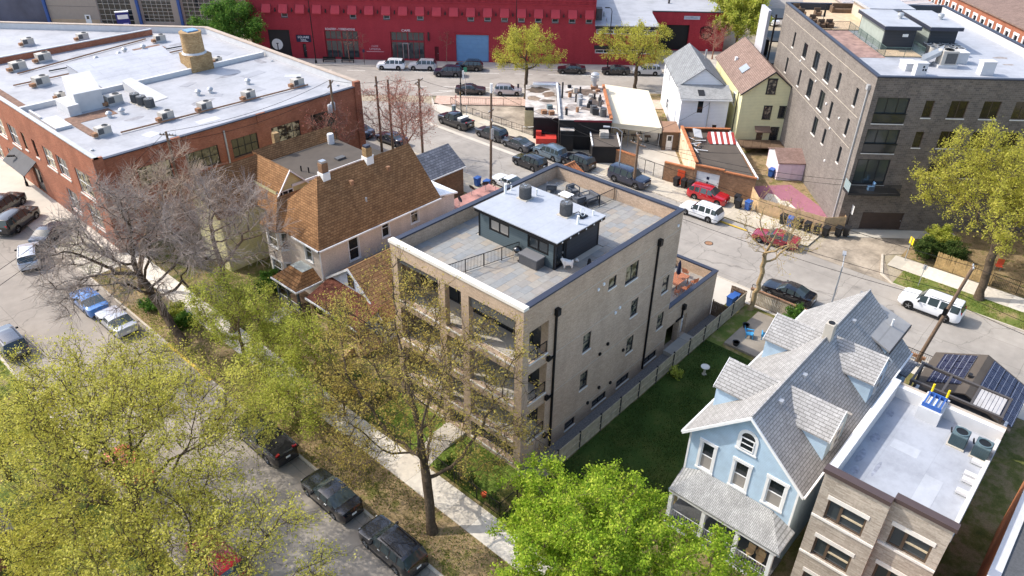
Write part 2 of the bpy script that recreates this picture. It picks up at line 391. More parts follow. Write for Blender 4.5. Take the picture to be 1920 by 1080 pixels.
M['hvac_green'] = plain('hvac_green', L(96,114,118), .55, .2, var=.1)
M['fan'] = plain('fan', L(30,32,34), .6, .2, var=.1)
M['rust'] = plain('rust', L(150,112,84), .9, var=.25, scale=3)
M['walkway_rust'] = plain('walkway_rust', L(124,96,80), .9, var=.3, scale=3)
M['rubber'] = plain('rubber', L(24,24,25), .8, var=.1)
M['rim'] = plain('rim', L(168,170,172), .3, .8, var=.05); M['rim_dark'] = plain('rim_dark', L(40,40,42), .35, .6, var=.05)
M['car_glass'] = glass('car_glass', L(58,68,70), .04)
M['lamp_white'] = plain('lamp_white', L(220,224,228), .15, var=.0, spec=.8)
M['lamp_red'] = plain('lamp_red', L(176,22,24), .2, var=.0, spec=.8)
M['plastic_black'] = plain('plastic_black', L(34,34,36), .5, var=.1)
M['plastic_blue'] = plain('plastic_blue', L(52,92,160), .45, var=.08)
M['white_paint'] = plain('white_paint', L(236,236,232), .5, var=.03)
M['road_paint'] = plain('road_paint', L(222,218,208), .8, var=.2, scale=4)
M['sign_navy'] = plain('sign_navy', L(34,38,64), .5, var=.03); M['sign_blue'] = plain('sign_blue', L(34,44,120), .4, var=.03)
M['sign_red'] = plain('sign_red', L(190,40,40), .5, var=.02); M['sign_yellow'] = plain('sign_yellow', L(238,206,30), .5, var=.02)
M['letter_white'] = plain('letter_white', L(240,236,236), .6, var=0)
M['door_blue'] = plain('door_blue', L(112,150,186), .6, var=.05)
M['concrete_panel'] = plain('concrete_panel', L(164,152,140), .85, var=.05)
M['blue_post'] = plain('blue_post', L(56,88,150), .5, var=.05)
M['pv'] = brick('pv', L(36,40,66), L(32,36,60), L(140,144,158), .17, .17, .05, .2, .008, bump=0)
M['vinyl_white'] = M['white_stucco']
# ---------------------------------------------------------------- walls with real openings, windows
def wall(mb, w, z0, z1, holes=(), depth=.14, u0=0.0, u1=None):
    u1 = w.L if u1 is None else u1
    us = sorted({u0, u1, *[h[0] for h in holes], *[h[1] for h in holes]}); zs = sorted({z0, z1, *[h[2] for h in holes], *[h[3] for h in holes]})
    us = [u for u in us if u0-1e-6 <= u <= u1+1e-6]; zs = [z for z in zs if z0-1e-6 <= z <= z1+1e-6]
    for i in range(len(us)-1):
        for j in range(len(zs)-1):
            cu, cz = (us[i]+us[i+1])/2, (zs[j]+zs[j+1])/2
            if any(h[0] < cu < h[1] and h[2] < cz < h[3] for h in holes): continue
            mb.wquad(w, us[i], us[i+1], zs[j], zs[j+1], 0)
    P = lambda u, z, o: (w.p[0]+w.d[0]*u+w.n[0]*o, w.p[1]+w.d[1]*u+w.n[1]*o, z)
    for a, b, c, d in [h[:4] for h in holes]:
        mb.poly([P(a,c,0), P(a,c,-depth), P(a,d,-depth), P(a,d,0)]); mb.poly([P(b,c,0), P(b,d,0), P(b,d,-depth), P(b,c,-depth)])
        mb.poly([P(a,d,0), P(a,d,-depth), P(b,d,-depth), P(b,d,0)]); mb.poly([P(a,c,0), P(b,c,0), P(b,c,-depth), P(a,c,-depth)])
    return mb
def window(T, w, h, frame, pane=None, nx=1, nz=1, depth=.12, fw=.06, trim=0.0, trim_mat=None, sill=None, sill_h=.08, sill_out=.06, header=None, name='window', parent=None):
    a, b, c, d = h[:4]; m = MB(); o0, o1 = -depth, -depth+.07
    m.wbox(w, a, a+fw, c, d, o0, o1).wbox(w, b-fw, b, c, d, o0, o1).wbox(w, a+fw, b-fw, c, c+fw, o0, o1).wbox(w, a+fw, b-fw, d-fw, d, o0, o1)
    t = fw*.75
    for k in range(1, nx): u = a+(b-a)*k/nx; m.wbox(w, u-t/2, u+t/2, c+fw, d-fw, o0, o1-.008)
    for k in range(1, nz): z = c+(d-c)*k/nz; m.wbox(w, a+fw, b-fw, z-t/2, z+t/2, o0, o1-.004)
    f = T.add(name, m, frame, parent)
    g = MB().wquad(w, a+.01, b-.01, c+.01, d-.01, -depth+.025); T.add('pane', g, pane or M['glass'], f)
    if trim:
        q = MB(); k = trim
        q.wbox(w, a-k, a, c, d, .003, .05).wbox(w, b, b+k, c, d, .003, .05).wbox(w, a-k-.03, b+k+.03, d, d+k*1.2, .003, .075).wbox(w, a-k-.03, b+k+.03, c-k*.8, c, .003, .085)
        T.add('window_trim', q, trim_mat or frame, f)
    if sill is not None: T.add('sill', MB().wbox(w, a-.05, b+.05, c-sill_h, c-.002, -depth, sill_out), sill, f)
    if header is not None: T.add('lintel', MB().wbox(w, a-.08, b+.08, d+.002, d+.28, -.02, .03), header, f)
    return f
def door(T, w, h, mat, depth=.12, panes=None, name='door'):
    a, b, c, d = h[:4]
    o = T.add(name, MB().wbox(w, a+.005, b-.005, c+.005, d-.005, -depth-.04, -depth+.02), mat)
    T.add('door_handle', MB().wbox(w, b-.18, b-.1, c+(d-c)*.48, c+(d-c)*.48+.12, -depth+.02, -depth+.07), M['steel'], o)
    if panes: 
        T.add('pane', MB().wbox(w, a+(b-a)*.2, b-(b-a)*.2, c+(d-c)*panes[0], c+(d-c)*panes[1], -depth+.02, -depth+.03), M['glass'], o)
    return o
def railing(T, pts, h, mat, name='railing', gap=.12, post=2.0, parent=None):
    """posts, rails and balusters along a polyline of (x, y, z)"""
    m = MB(); bl = MB()
    for a, b in zip(pts[:-1], pts[1:]):
        A, B = Vector(a), Vector(b); Ln = (B-A).length; n = max(1, round(Ln/post))
        for k in range(n+1):
            p = A.lerp(B, k/n); m.tube(p, (p.x, p.y, p.z+h), .03, n=4)
        up = Vector((0,0,h)); lo = Vector((0,0,.1)); m.tube(A+up, B+up, .028, n=4); m.tube(A+lo, B+lo, .02, n=4)
        q = max(1, int(Ln/gap))
        for k in range(1, q): p = A.lerp(B, k/q); bl.tube((p.x, p.y, p.z+.1), (p.x, p.y, p.z+h), .011, n=3, cap=False)
    r = T.add(name, m, mat, parent); 
    if bl.f: T.add('balusters', bl, mat, r, kind='stuff')
    return r
def text(T, s, w, u, z, size, mat, out=.03, depth=.02, name='lettering', align='CENTER', sx=1.0, parent=None):
    cu = bpy.data.curves.new('lettering', 'FONT'); cu.body = s; cu.size = size; cu.extrude = depth/2; cu.align_x = align; cu.align_y = 'CENTER'; cu.resolution_u = 2
    ob = bpy.data.objects.new('lettering_curve', cu); COL.objects.link(ob)
    bpy.context.view_layer.update()
    me = bpy.data.meshes.new_from_object(ob.evaluated_get(bpy.context.evaluated_depsgraph_get())); COL.objects.unlink(ob); bpy.data.objects.remove(ob)
    mm = MB(); mm.f = [tuple(p.vertices) for p in me.polygons]
    mm.v = [(w.p[0]+w.d[0]*(u+v.co.x*sx)+w.n[0]*(out+v.co.z), w.p[1]+w.d[1]*(u+v.co.x*sx)+w.n[1]*(out+v.co.z), z+v.co.y) for v in me.vertices]
    bpy.data.meshes.remove(me); return T.add(name, mm, mat, parent)
# ---------------------------------------------------------------- ground, streets, pavements
def rect(x0, x1, y0, y1, z): return MB().poly([(x0,y0,z),(x1,y0,z),(x1,y1,z),(x0,y1,z)])
def dpoly(uv, z): return MB().poly([D2W(u, v)+(z,) for u, v in uv])
struct('ground', rect(-500, 700, -500, 700, -.02), M['base_ground'])
struct('front_street', rect(-19.2, -9.35, -140, 62, .0), M['asphalt'])
struct('side_street', MB().poly([(-19.2,62,0),(-9.35,62,0),(-6.0,66,0),(-6.0,140,0),(-19.2,160,0)]), M['rear_asphalt'])
struct('rear_street', rect(32.0, 42.3, -140, 48, .0), M['rear_asphalt'])
struct('street_mouth', MB().poly([(29.5,48,.0),(42.3,48,.0),(45.3,52.2,.0),(46.0,59.5,.0),(34,74,.0),(28,72,.0)]), M['rear_asphalt'])
struct('avenue', dpoly([(-160,76.7),(160,76.7),(160,91),(-160,91)], .004), M['avenue_asphalt'])
struct('parking_lane', rect(40.6, 43.4, -1.5, 52, .004), M['rear_asphalt'])
struct('gutter', rect(40.2, 40.85, 31, 56, .008), M['pale_concrete'])
def kerb(name, x0, x1, y0, y1, mat=None): struct(name, MB().box(x0, x1, y0, y1, -.05, .13), mat or M['kerb'])
kerb('kerb', -9.35, -9.17, -60, 24); kerb('yellow_kerb', -9.35, -9.17, 24, 31, M['yellow_kerb']); kerb('kerb', -9.35, -9.17, 31, 62)
kerb('kerb', -19.4, -19.2, -60, 90); kerb('kerb', 31.85, 32.0, -40, 13); kerb('kerb', 31.85, 32.0, 13, 47)
kerb('kerb', 43.4, 43.55, 13, 51); kerb('kerb', 42.3, 42.45, -60, -10.2)
kerb('kerb', 42.3, 42.45, -1.2, 5); kerb('yellow_kerb', 42.3, 42.45, 5, 13, M['yellow_kerb'])
struct('corner_kerb', MB().slab([(42.3,-10.2,.13),(42.45,-10.2,.13),(43.6,-8.9,.13),(47.4,-7.6,.13),(47.4,-7.4,.13),(43.4,-8.7,.13)], .2), M['kerb'])
for v0, v1 in ((76.55,76.7),(91,91.15)):
    struct('avenue_kerb', MB().prism([D2W(u,v) for u,v in ((-60,v0),(120,v0),(120,v1),(-60,v1))] if v0 > 80 else [D2W(u,v) for u,v in ((-15,v0),(120,v0),(120,v1),(-15,v1))], -.05, .13), M['kerb'])
struct('parkway', rect(-9.17, -5.95, -60, 60, .09), M['soil'])
struct('front_yard', rect(-3.95, 32, -60, 48, .07), M['yard'])
struct('left_verge', rect(-22, -19.4, -60, 40, .08), M['lawn_mix'])
struct('left_verge_walk', rect(-45, -22.2, -60, 62, .075), M['lawn_mix'])
struct('left_verge_paving', rect(-22, -19.4, 40, 62, .1), M['pale_concrete'])
struct('brick_building_walk', MB().poly([(-9.17,46,.11),(-5,46,.11),(-5,100,.11),(-13.2,100,.11),(-9.17,62,.11)]), M['pale_concrete'])
struct('main_lawn', rect(-3.7, 0, .0, 5.2, .1), M['lawn_bright']); struct('main_lawn', rect(-3.7, 0, 6.9, 12, .1), M['lawn_bright'])
struct('front_walk', MB().poly([(-3.95,4.9,.12),(-3.95,6.5,.12),(.0,7.2,.12),(.0,5.6,.12)]), M['pale_concrete'])
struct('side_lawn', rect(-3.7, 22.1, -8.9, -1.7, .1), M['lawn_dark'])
struct('back_lawn', rect(22.1, 29, -3.0, -1.7, .1), M['lawn_mix'])
struct('gravel_strip', rect(-.3, 26, -1.58, -.0, .1), M['gravel'])
struct('patio', MB().box(22.6, 28.8, -8.0, -3.1, 0, .28), M['old_concrete'])
struct('parking_pad', rect(25.64, 31.85, -.2, 12.2, .1), M['pale_concrete'])
struct('rear_walk', rect(29.5, 31.85, -30, -.2, .1), M['pale_concrete']); struct('rear_walk', rect(28.2, 31.85, 12.2, 47, .1), M['far_slab'])
struct('far_verge', rect(42.45, 45.55, -60, -10.2, .1), M['lawn_mix'])
struct('driveway_apron', MB().poly([(42.3,-1.2,.02),(47.2,-2.2,.02),(49.4,-3.2,.02),(62,-18,.02),(60,-20,.02),(48.6,-8.6,.02),(47.4,-7.6,.02),(42.3,-10.2,.02)]), M['rough_asphalt'])
struct('garage_apron', dpoly([(33.5,34.6),(46,34.6),(46,36.4),(33.5,36.4)], .06), M['pale_concrete'])
struct('right_yard', rect(48.4, 90, -60, -9, .05), M['soil'])
struct('lot_behind_fence', MB().poly([(46.9,36.9,.03),(46.9,53.2,.03)]+[D2W(u,72.7)+(.03,) for u in (-12.5,1.5)]), M['rough_asphalt'])
struct('avenue_walk', dpoly([(-14,72.8),(120,72.8),(120,76.55),(-14,76.55)], .115), M['brick_walk'])
struct('cafe_walk', dpoly([(-120,91.15),(120,91.15),(120,94.6),(-120,94.6)], .115), M['concrete'])
struct('cafe_forecourt', dpoly([(22,94.6),(60,94.6),(60,104.3),(22,104.3)], .117), M['concrete'])
struct('corner_walk', MB().poly([(43.4,51,.115),(47,53,.115)]+[D2W(u,v)+(.115,) for u,v in ((-14,73.5),(-14.8,76.5))]+[(44.6,56.8,.115)]), M['pale_concrete'])
struct('alley_yard', dpoly([(16,50),(36,37),(36,80),(8,80)], .02), M['soil'])
struct('cross_street', dpoly([(52,92),(70,92),(70,260),(52,260)], .008), M['rear_asphalt'])
def slabs(parent_name, x0, x1, y0, y1, nx, step, z, mat, base):
    par = struct(parent_name, rect(x0, x1, y0, y1, z-.03), base)
    w = (x1-x0)/nx; me = MB().box(.008, w-.008, .008, step-.008, -.02, .0).mesh('paving_slab')
    n = int((y1-y0)/step)
    for i in range(nx):
        for j in range(n):
            put('paving_slab', me, mat, par, (x0+i*w, y0+j*step, z+RNG.uniform(-.004,.004)))
    return par
RNG = random.Random(5)
slabs('sidewalk', -5.95, -3.95, -14, 58, 1, 1.9, .12, M['slab'], M['concrete'])
slabs('far_sidewalk', 43.55, 47.05, -1.2, 52, 2, 1.9, .12, M['far_slab'], M['concrete'])
slabs('verge_sidewalk', 45.55, 48.1, -46, -8.6, 1, 1.9, .12, M['slab'], M['concrete'])
# avenue lane markings
me = MB().box(-1.5, 1.5, -.07, .07, 0, .004).mesh('lane_dash'); mk = bpy.data.objects.new('lane_markings', None); COL.objects.link(mk); mk['kind'] = 'structure'
for v in (81.2, 88.6):
    for k in range(18): put('lane_dash', me, M['road_paint'], mk, D2W(-40+k*5.6, v)+(.006,), ANG)
ln = MB().prism([D2W(*q) for q in ((-14,79.2),(60,79.2),(60,79.32),(-14,79.32))], .005, .009); put('edge_line', ln.mesh('edge_line'), M['road_paint'], mk)
for a, b in (((-17.5,76.9),(-11.8,79.2)), ((-10.5,76.9),(-6.5,79.2))):
    w = Wl(a, b); q = MB().prism([D2W(a[0]+w.n[0]*o, a[1]+w.n[1]*o) for o in (-.07,.07)]+[D2W(b[0]+w.n[0]*o, b[1]+w.n[1]*o) for o in (.07,-.07)], .01, .014); put('hatch_line', q.mesh('hatch_line'), M['road_paint'], mk)
T = Thing('manhole_cover', 'round iron manhole cover in the pale rear street', 'manhole', (37.26, 6.68, 0)); T.add('lid', MB().lathe((37.26,6.68,.003), [(.38,0),(.38,.012)], 20), M['rust']); T.add('rim', MB().lathe((37.26,6.68,.002), [(.46,0),(.46,.006)], 20), M['rubber'])
# ---------------------------------------------------------------- the main tan brick apartment building
HB, LB, WB = 13.5, 17.8, 12.08
T = Thing('apartment_building', 'tan brick apartment building with recessed balconies and tiled roof deck, centre', 'building', (0,0,0))
wR = Wl((0,0), (LB,0)); wF = Wl((0,WB), (0,0)); wBk = Wl((LB,0), (LB,WB)); wLf = Wl((LB,WB), (0,WB))
sideH = [(8.75,9.65,10.73,11.6),(10.8,12.35,10.15,11.6),(16.2,17.1,6.78,8.22),(12,12.9,6.74,8.2),(16.2,17.1,3.36,4.8),(6.3,7.18,6.71,8.2),(12,12.9,3.33,4.8),(6.3,7.18,3.33,4.8),
         (4.82,6.0,.48,1.2),(8.06,9.82,.5,1.2),(11.18,12.86,.5,1.2),(14.98,16.75,.52,1.22)]
balH = [(.58,2.42,9.05,11.55),(.58,2.42,5.72,8.22),(.58,2.42,2.25,4.85)]
m = MB(); wall(m, wR, 0, HB, sideH+balH, .14); T.add('side_wall', m, M['tan_brick'])
bays = [(.65,4.7),(5.3,6.81),(7.46,11.45)]    # measured from the left end of the facade
bays = [(WB-11.43, WB-7.4), (WB-6.78, WB-5.28), (WB-4.6, WB-.64)]
lev = [(9.0,12.42),(5.68,8.35),(2.55,4.95),(.55,1.9)]
m = MB(); wall(m, wF, 0, HB-.12, [(a,b,c,d) for a,b in bays for c,d in lev], .4); T.add('front_wall', m, M['tan_brick'])
m = MB(); wall(m, wBk, 0, HB, [(2,3.2,10,12),(7,8.2,10,12),(2,3.2,6.7,8.2)]); T.add('back_wall', m, M['tan_brick'])
m = MB(); wall(m, wLf, 0, HB, [(2,3,9.5,11),(6,7,9.5,11)]); T.add('left_wall', m, M['tan_brick'])
for h in ((2,3.2,10,12),(7,8.2,10,12),(2,3.2,6.7,8.2)): window(T, wBk, h, M['dark_frame'], nz=2)
for h in ((2,3,9.5,11),(6,7,9.5,11)): window(T, wLf, h, M['dark_frame'], nz=2)
for i, h in enumerate(sideH):
    window(T, wR, h, M['dark_frame'], M['glass_curtain'] if i < 8 else M['glass'], nx=2 if (h[1]-h[0]) > 1.3 else 1, nz=1 if (h[3]-h[2]) < .95 else 2 if i != 1 else 1, sill=M['stone'], sill_h=.1, sill_out=.05)
# belt courses, downspouts, vents
for z in (1.55, 5.15, 8.5, 11.9): T.add('belt_course', MB().wbox(wR, 2.6, LB-.02, z, z+.035, .002, .012), M['kerb'])
for x, zt in ((3.08,12.1),(14.72,12.25)):
    d = T.add('downspout', MB().wbox(wR, x-.06, x+.06, .4, zt-.2, .02, .14), M['black_metal'])
    T.add('collector_box', MB().wbox(wR, x-.17, x+.17, zt-.45, zt+.05, .02, .3), M['black_metal'], d)
for z in (8.6, 5.3, 1.9): T.add('scupper_elbow', MB().wbox(wR, 2.35, 3.02, z-.25, z-.14, .03, .15).wbox(wR, 2.3, 2.55, z-.2, z+.15, .03, .22), M['black_metal'])
for x, z in ((8.1,11.55),(7.5,11.4),(17.2,12.4),(10.4,8.5),(9.9,8.3)): T.add('wall_vent', MB().wbox(wR, x-.09, x+.09, z-.09, z+.09, .005, .1), M['white_trim'])
for x, z in ((8.7,2.2),(9.3,5.9),(7.4,1.55),(8.4,5.5),(11.5,4.1),(10.2,1.75)): T.add('wall_lamp', MB().wbox(wR, x-.09, x+.09, z-.1, z+.1, .005, .14), M['black_metal'])
# balconies: floors, inner walls, glass doors, parapet ledges, shades, rails
XI = 2.55
wI = Wl((XI,WB), (XI,0))
for k, (c, d) in enumerate(lev[:3]):
    f = T.add('balcony_floor', MB().box(.42, XI, .16, WB-.02, c-.32, c-.12), M['concrete'])
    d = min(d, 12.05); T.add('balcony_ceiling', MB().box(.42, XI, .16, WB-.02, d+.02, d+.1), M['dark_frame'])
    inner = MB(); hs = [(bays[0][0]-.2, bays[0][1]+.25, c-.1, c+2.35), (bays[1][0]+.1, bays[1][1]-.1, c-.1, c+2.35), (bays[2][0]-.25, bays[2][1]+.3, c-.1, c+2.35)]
    wall(inner, wI, c-.12, d+.02, hs, .1); T.add('balcony_wall', inner, M['charcoal_panel'])  # inner brick walls coloured charcoal, standing in for the shade of the recess
    for h in hs: window(T, wI, h, M['dark_frame'], M['glass'], nx=4 if h[1]-h[0] > 2 else 1, depth=.08, name='sliding_door')
    for b in (bays[0], bays[2]):
        T.add('balcony_ledge', MB().wbox(wF, b[0]+.01, b[1]-.01, c-.11, c-.003, -.45, .06), M['stone'])
        T.add('balcony_front', MB().wbox(wF, b[0]+.004, b[1]-.004, c-.6, c-.112, -.02, .025), M['tan_brick'])
    T.add('balcony_ledge', MB().wbox(wF, bays[1][0]+.01, bays[1][1]-.01, c-.11, c-.003, -.45, .06), M['stone'])
    T.add('balcony_sill', MB().wbox(wR, .56, 2.44, balH[k][2]-.09, balH[k][2]-.003, -.14, .05), M['stone'])
    railing(T, [(.62, .07, balH[k][2]), (2.38, .07, balH[k][2])], .85, M['black_metal'], gap=.11, post=.9)
T.add('roller_shade', MB().wbox(wF, bays[2][0]+.05, bays[2][1]-.05, 11.62, 12.41, -.12, -.1), M['hvac_dark'])
T.add('roller_shade', MB().wbox(wF, bays[0][0]+.05, bays[0][1]-.05, 12.05, 12.41, -.12, -.1), M['hvac_dark'])
T.add('side_return', MB().box(2.44, 2.5, .15, .6, 2.3, 12.0), M['tan_brick'])
T.add('inner_side_wall', MB().box(2.5, 2.56, .0+.15, WB-.1, 0, 2.2), M['tan_brick'])
# low recess behind the garden-level openings
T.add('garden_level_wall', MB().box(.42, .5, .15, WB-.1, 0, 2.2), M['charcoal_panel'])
for b in (bays[0], bays[2]):
    for k in (.25, .75): T.add('garden_window', MB().wbox(wF, b[0]+(b[1]-b[0])*k-.6, b[0]+(b[1]-b[0])*k+.6, .75, 1.7, -.41, -.4), M['glass'])
T.add('base_ledge', MB().wbox(wF, bays[2][0], bays[2][1], .43, .545, -.42, .05), M['stone']); T.add('base_ledge', MB().wbox(wF, bays[0][0], bays[0][1], .43, .545, -.42, .05), M['stone'])
# entrance step
T.add('entry_stoop', MB().box(-1.6, -.01, 5.2, 6.9, 0, .35).box(-2.1, -1.6, 5.2, 6.9, 0, .18), M['concrete'])
# parapets (inside faces) and coping
PT = .34; DZ = 12.4
T.add('parapet', MB().box(PT-.06, PT, PT, WB-PT, DZ-.2, HB-.12), M['tan_brick'])
T.add('parapet', MB().box(PT, LB-PT, PT-.06, PT, DZ-.2, HB-.1), M['tan_brick'])
T.add('parapet', MB().box(PT, LB-PT, WB-PT, WB-PT+.06, DZ-.2, HB-.1), M['tan_brick'])
T.add('parapet', MB().box(LB-PT, LB-PT+.06, PT, WB-PT, DZ-.2, HB-.1), M['tan_brick'])
T.add('stone_coping', MB().box(-.07, PT+.05, -.07, WB+.07, HB-.115, HB+.1), M['stone'])
for x0, x1, y0, y1 in ((PT+.052, LB+.05, -.05, PT+.03), (PT+.052, LB+.05, WB-PT-.03, WB+.05), (LB-PT-.03, LB+.05, PT+.032, WB-PT-.032)):
    T.add('metal_coping', MB().box(x0, x1, y0, y1, HB-.095, HB+.03), M['coping_dark'])
# roof deck of pavers
deck = T.add('roof_deck', MB().box(PT, LB-PT, PT, WB-PT, DZ-.25, DZ-.05), M['concrete'])
PH = (6.1, 10.9, 2.65, 9.6)
PX, PY = .9, .6
pm = {}
def paver(x0, x1, y0, y1, par, z):
    if x1-x0 < .08 or y1-y0 < .08: return
    key = (round(x1-x0,2), round(y1-y0,2))
    if key not in pm: pm[key] = MB().box(.006, key[0]-.006, .006, key[1]-.006, -.045, 0).mesh('paver')
    put('paver', pm[key], M['paver'], par, (x0, y0, z+RNG.uniform(-.003,.003)))
nyy = int((WB-2*PT)/PY)+1
for j in range(nyy):
    y0 = PT+j*PY; y1 = min(y0+PY, WB-PT); off = (j % 2)*.45
    x = PT-off
    while x < LB-PT:
        x0, x1 = max(x, PT), min(x+PX, LB-PT); x += PX
        if y1 > PH[2]+.05 and y0 < PH[3]-.05 and x1 > PH[0]+.05 and x0 < PH[1]-.05:
            if x0 < PH[0]-.02: paver(x0, PH[0], y0, y1, deck, DZ)
            if x1 > PH[1]+.02: paver(PH[1], x1, y0, y1, deck, DZ)
            continue
        paver(x0, x1, y0, y1, deck, DZ)
# penthouse
x0, x1, y0, y1 = PH; zt = 14.45
pF = Wl((x0,y1), (x0,y0)); pR = Wl((x0,y0), (x1,y0)); pB = Wl((x1,y0), (x1,y1)); pL = Wl((x1,y1), (x0,y1))
fh = [(1.0,2.9,13.25,14.2),(4.55,6.4,13.25,14.2)]
ph = T.add('penthouse', wall(wall(MB(), pF, DZ-.1, zt, fh, .1), pL, DZ-.1, zt), M['slate_siding'])
T.add('penthouse_side', wall(wall(MB(), pR, DZ-.1, zt, [(.15,1.05,DZ,14.25)], .12), pB, DZ-.1, zt, [(1,1.9,DZ,14.2)], .1), M['charcoal_panel'], ph)
for h in fh: window(T, pF, h, M['black_metal'], M['glass_clear'] if h[0] > 3 else M['glass_blind'], nx=2, depth=.09, fw=.13, parent=ph)
door(T, pR, (.15,1.05,DZ,14.25), M['black_metal'], panes=(.1,.9)); door(T, pB, (1,1.9,DZ,14.2), M['black_metal'], panes=(.1,.9))
for w_, a in ((pF,0),(pF,pF.L-.12),(pR,1.08),(pR,pR.L-.12),(pL,0)): T.add('corner_trim', MB().wbox(w_, a, a+.12, DZ-.02, zt, .002, .03), M['black_metal'], ph)
T.add('penthouse_fascia', MB().box(x0-.34, x1+.1, y0-.38, y1+.1, zt, zt+.24), M['black_metal'])
T.add('penthouse_roof', MB().box(x0-.38, x1+.14, y0-.42, y1+.14, zt+.245, zt+.31), M['pent_roof'])
for k in range(6): T.add('soffit_light', MB().box(x0+.1+k*.85, x0+.2+k*.85, y0-.45, y0-.425, zt+.1, zt+.2), M['white_paint'])
ZR = zt+.31
railing(T, [(.5,7.05,DZ), (6.0,5.7,DZ)], 1.0, M['black_metal'], gap=.11, post=1.4)
railing(T, [(12.2,6.3,DZ), (17.4,5.9,DZ)], 1.0, M['black_metal'], gap=.11, post=1.7)
for px, py, h, r in ((8.8,9.55,.75,.1),(8.73,2.9,.6,.09),(10.44,2.9,.35,.06),(10.1,7.7,.5,.06),(9.5,9.6,.35,.05)):
    T.add('vent_pipe', MB().tube((px,py,ZR), (px,py,ZR+h), r, n=10), M['white_paint'], smooth=40)
# rear one-storey wing with terrace
HT = 4.63; LT = 25.64; TZ = 3.75
tR = Wl((LB,0), (LT,0)); tB = Wl((LT,0), (LT,WB)); tL = Wl((LT,WB), (LB,WB))
th = [(.15,2.2,.1,2.55),(2.55,3.4,.5,2.6)]
m = MB(); wall(m, tR, 0, HT, th, .5); wall(m, tB, 0, HT, [(1,4,.1,2.5),(5,8,.1,2.5)], .2); wall(m, tL, 0, HT); wing = T.add('rear_wing', m, M['tan_brick'])
T.add('passage_wall', MB().wbox(tR, .1, 2.25, .1, 2.6, -1.4, -1.35), M['dark_frame'], wing); door(T, tR, th[1], M['white_trim'], .3)
for a in (1,5): door(T, tB, (a,a+3,.1,2.5), M['hvac'], .18, name='garage_door')
T.add('wing_parapet', MB().box(LB, LT-.3, .24, .3, TZ-.1, HT-.06).box(LT-.36, LT-.3, .3, WB-.3, TZ-.1, HT-.06), M['tan_brick'], wing)
T.add('wing_coping', MB().box(LB+.01, LT+.05, -.05, .33, HT, HT+.1), M['coping_dark'], wing); T.add('wing_coping', MB().box(LT-.33, LT+.05, .33, WB, HT, HT+.1), M['coping_dark'], wing)
T.add('wing_belt', MB().wbox(tR, .05, tR.L-.05, 4.05, 4.08, .002, .012), M['kerb'], wing)
d = T.add('downspout', MB().wbox(tR, 2.3, 2.42, 2.7, 3.7, .02, .14).wbox(tR, 1.5, 2.42, 2.6, 2.72, .02, .14), M['black_metal'], wing); T.add('collector_box', MB().wbox(tR, 2.2, 2.52, 3.5, 3.95, .02, .3), M['black_metal'], d)
tdeck = T.add('terrace_deck', MB().box(LB, LT-.3, .3, WB, TZ-.2, TZ-.05), M['concrete'])
for j in range(20):
    yy = .3+j*PY; xx = LB-(j % 2)*.45
    while xx < LT-.3:
        paver(max(xx,LB), min(xx+PX,LT-.3), yy, min(yy+PY,WB), tdeck, TZ); xx += PX
T.add('side_stair', MB().box(17.9, 20.3, -1.5, -.02, .1, .45).box(20.3, 21.2, -1.3, -.02, .1, .48), M['concrete'])
# ---- things standing on the roof deck and terrace
def condenser(x, y, z, r, h, label, group=None, mat=None):
    c = Thing('condenser', label, 'air conditioner', (x,y,z), group=group)
    m = MB().lathe((x,y,z+.06), [(r*.98,0),(r,.05),(r,h-.12),(r*.97,h-.06)], 24)
    b = c.add('casing', m, mat or M['hvac_dark'], smooth=40)
    g = MB()
    for k in range(28): t = 2*math.pi*k/28; g.tube((x+r*1.02*math.cos(t), y+r*1.02*math.sin(t), z+.1), (x+r*1.02*math.cos(t), y+r*1.02*math.sin(t), z+h-.1), .018, n=4)
    c.add('grille', g, mat or M['hvac_dark']); c.add('base', MB().box(x-r*1.1, x+r*1.1, y-r*1.1, y+r*1.1, z, z+.06), M['concrete'])
    f = c.add('fan_ring', MB().lathe((x,y,z+h-.06), [(r*.99,0),(r*.99,.07),(r*.8,.07),(r*.8,0)], 24), mat or M['hvac_dark'], smooth=40)
    c.add('fan', MB().lathe((x,y,z+h-.05), [(r*.79,0),(r*.79,.02)], 20), M['fan'], f)
    q = MB()
    for k in range(5):
        t = 2*math.pi*k/5; q.slab([(x,y,z+h-.01),(x+r*.75*math.cos(t),y+r*.75*math.sin(t),z+h+.01),(x+r*.75*math.cos(t+.5),y+r*.75*math.sin(t+.5),z+h-.02)], .01)
    q.lathe((x,y,z+h-.02), [(.1,0),(.1,.06)], 8); c.add('fan_blades', q, M['steel'], f)
    return c
condenser(9.2, 8.0, ZR, .42, .95, 'round grey condenser near the rear edge of the white penthouse roof', 'penthouse condensers')
condenser(9.2, 4.3, ZR, .42, .95, 'round grey condenser near the right end of the white penthouse roof', 'penthouse condensers')
c = Thing('refrigerant_pipes', 'looped white and black refrigerant pipes beside the right penthouse condenser', 'pipes', (9.7,3.5,ZR))
lp = [(9.75+.25*math.cos(a*.5), 3.3+.1*math.sin(a*.5), ZR+.35+.25*math.sin(a*.5)) for a in range(13)]
c.add('loop', MB().path(lp, .025, 5), M['white_paint']); c.add('line_set', MB().path([(9.5,3.9,ZR+.1),(9.7,3.6,ZR+.3),(9.75,3.3,ZR+.05)], .03, 5), M['rubber']); c.add('curb', MB().box(9.45,10.05,3.05,3.55,ZR,ZR+.1), M['black_metal'])
g = Thing('kettle_grill', 'black kettle grill on wheeled legs beside the front deck railing', 'grill', (5.45,5.35,DZ))
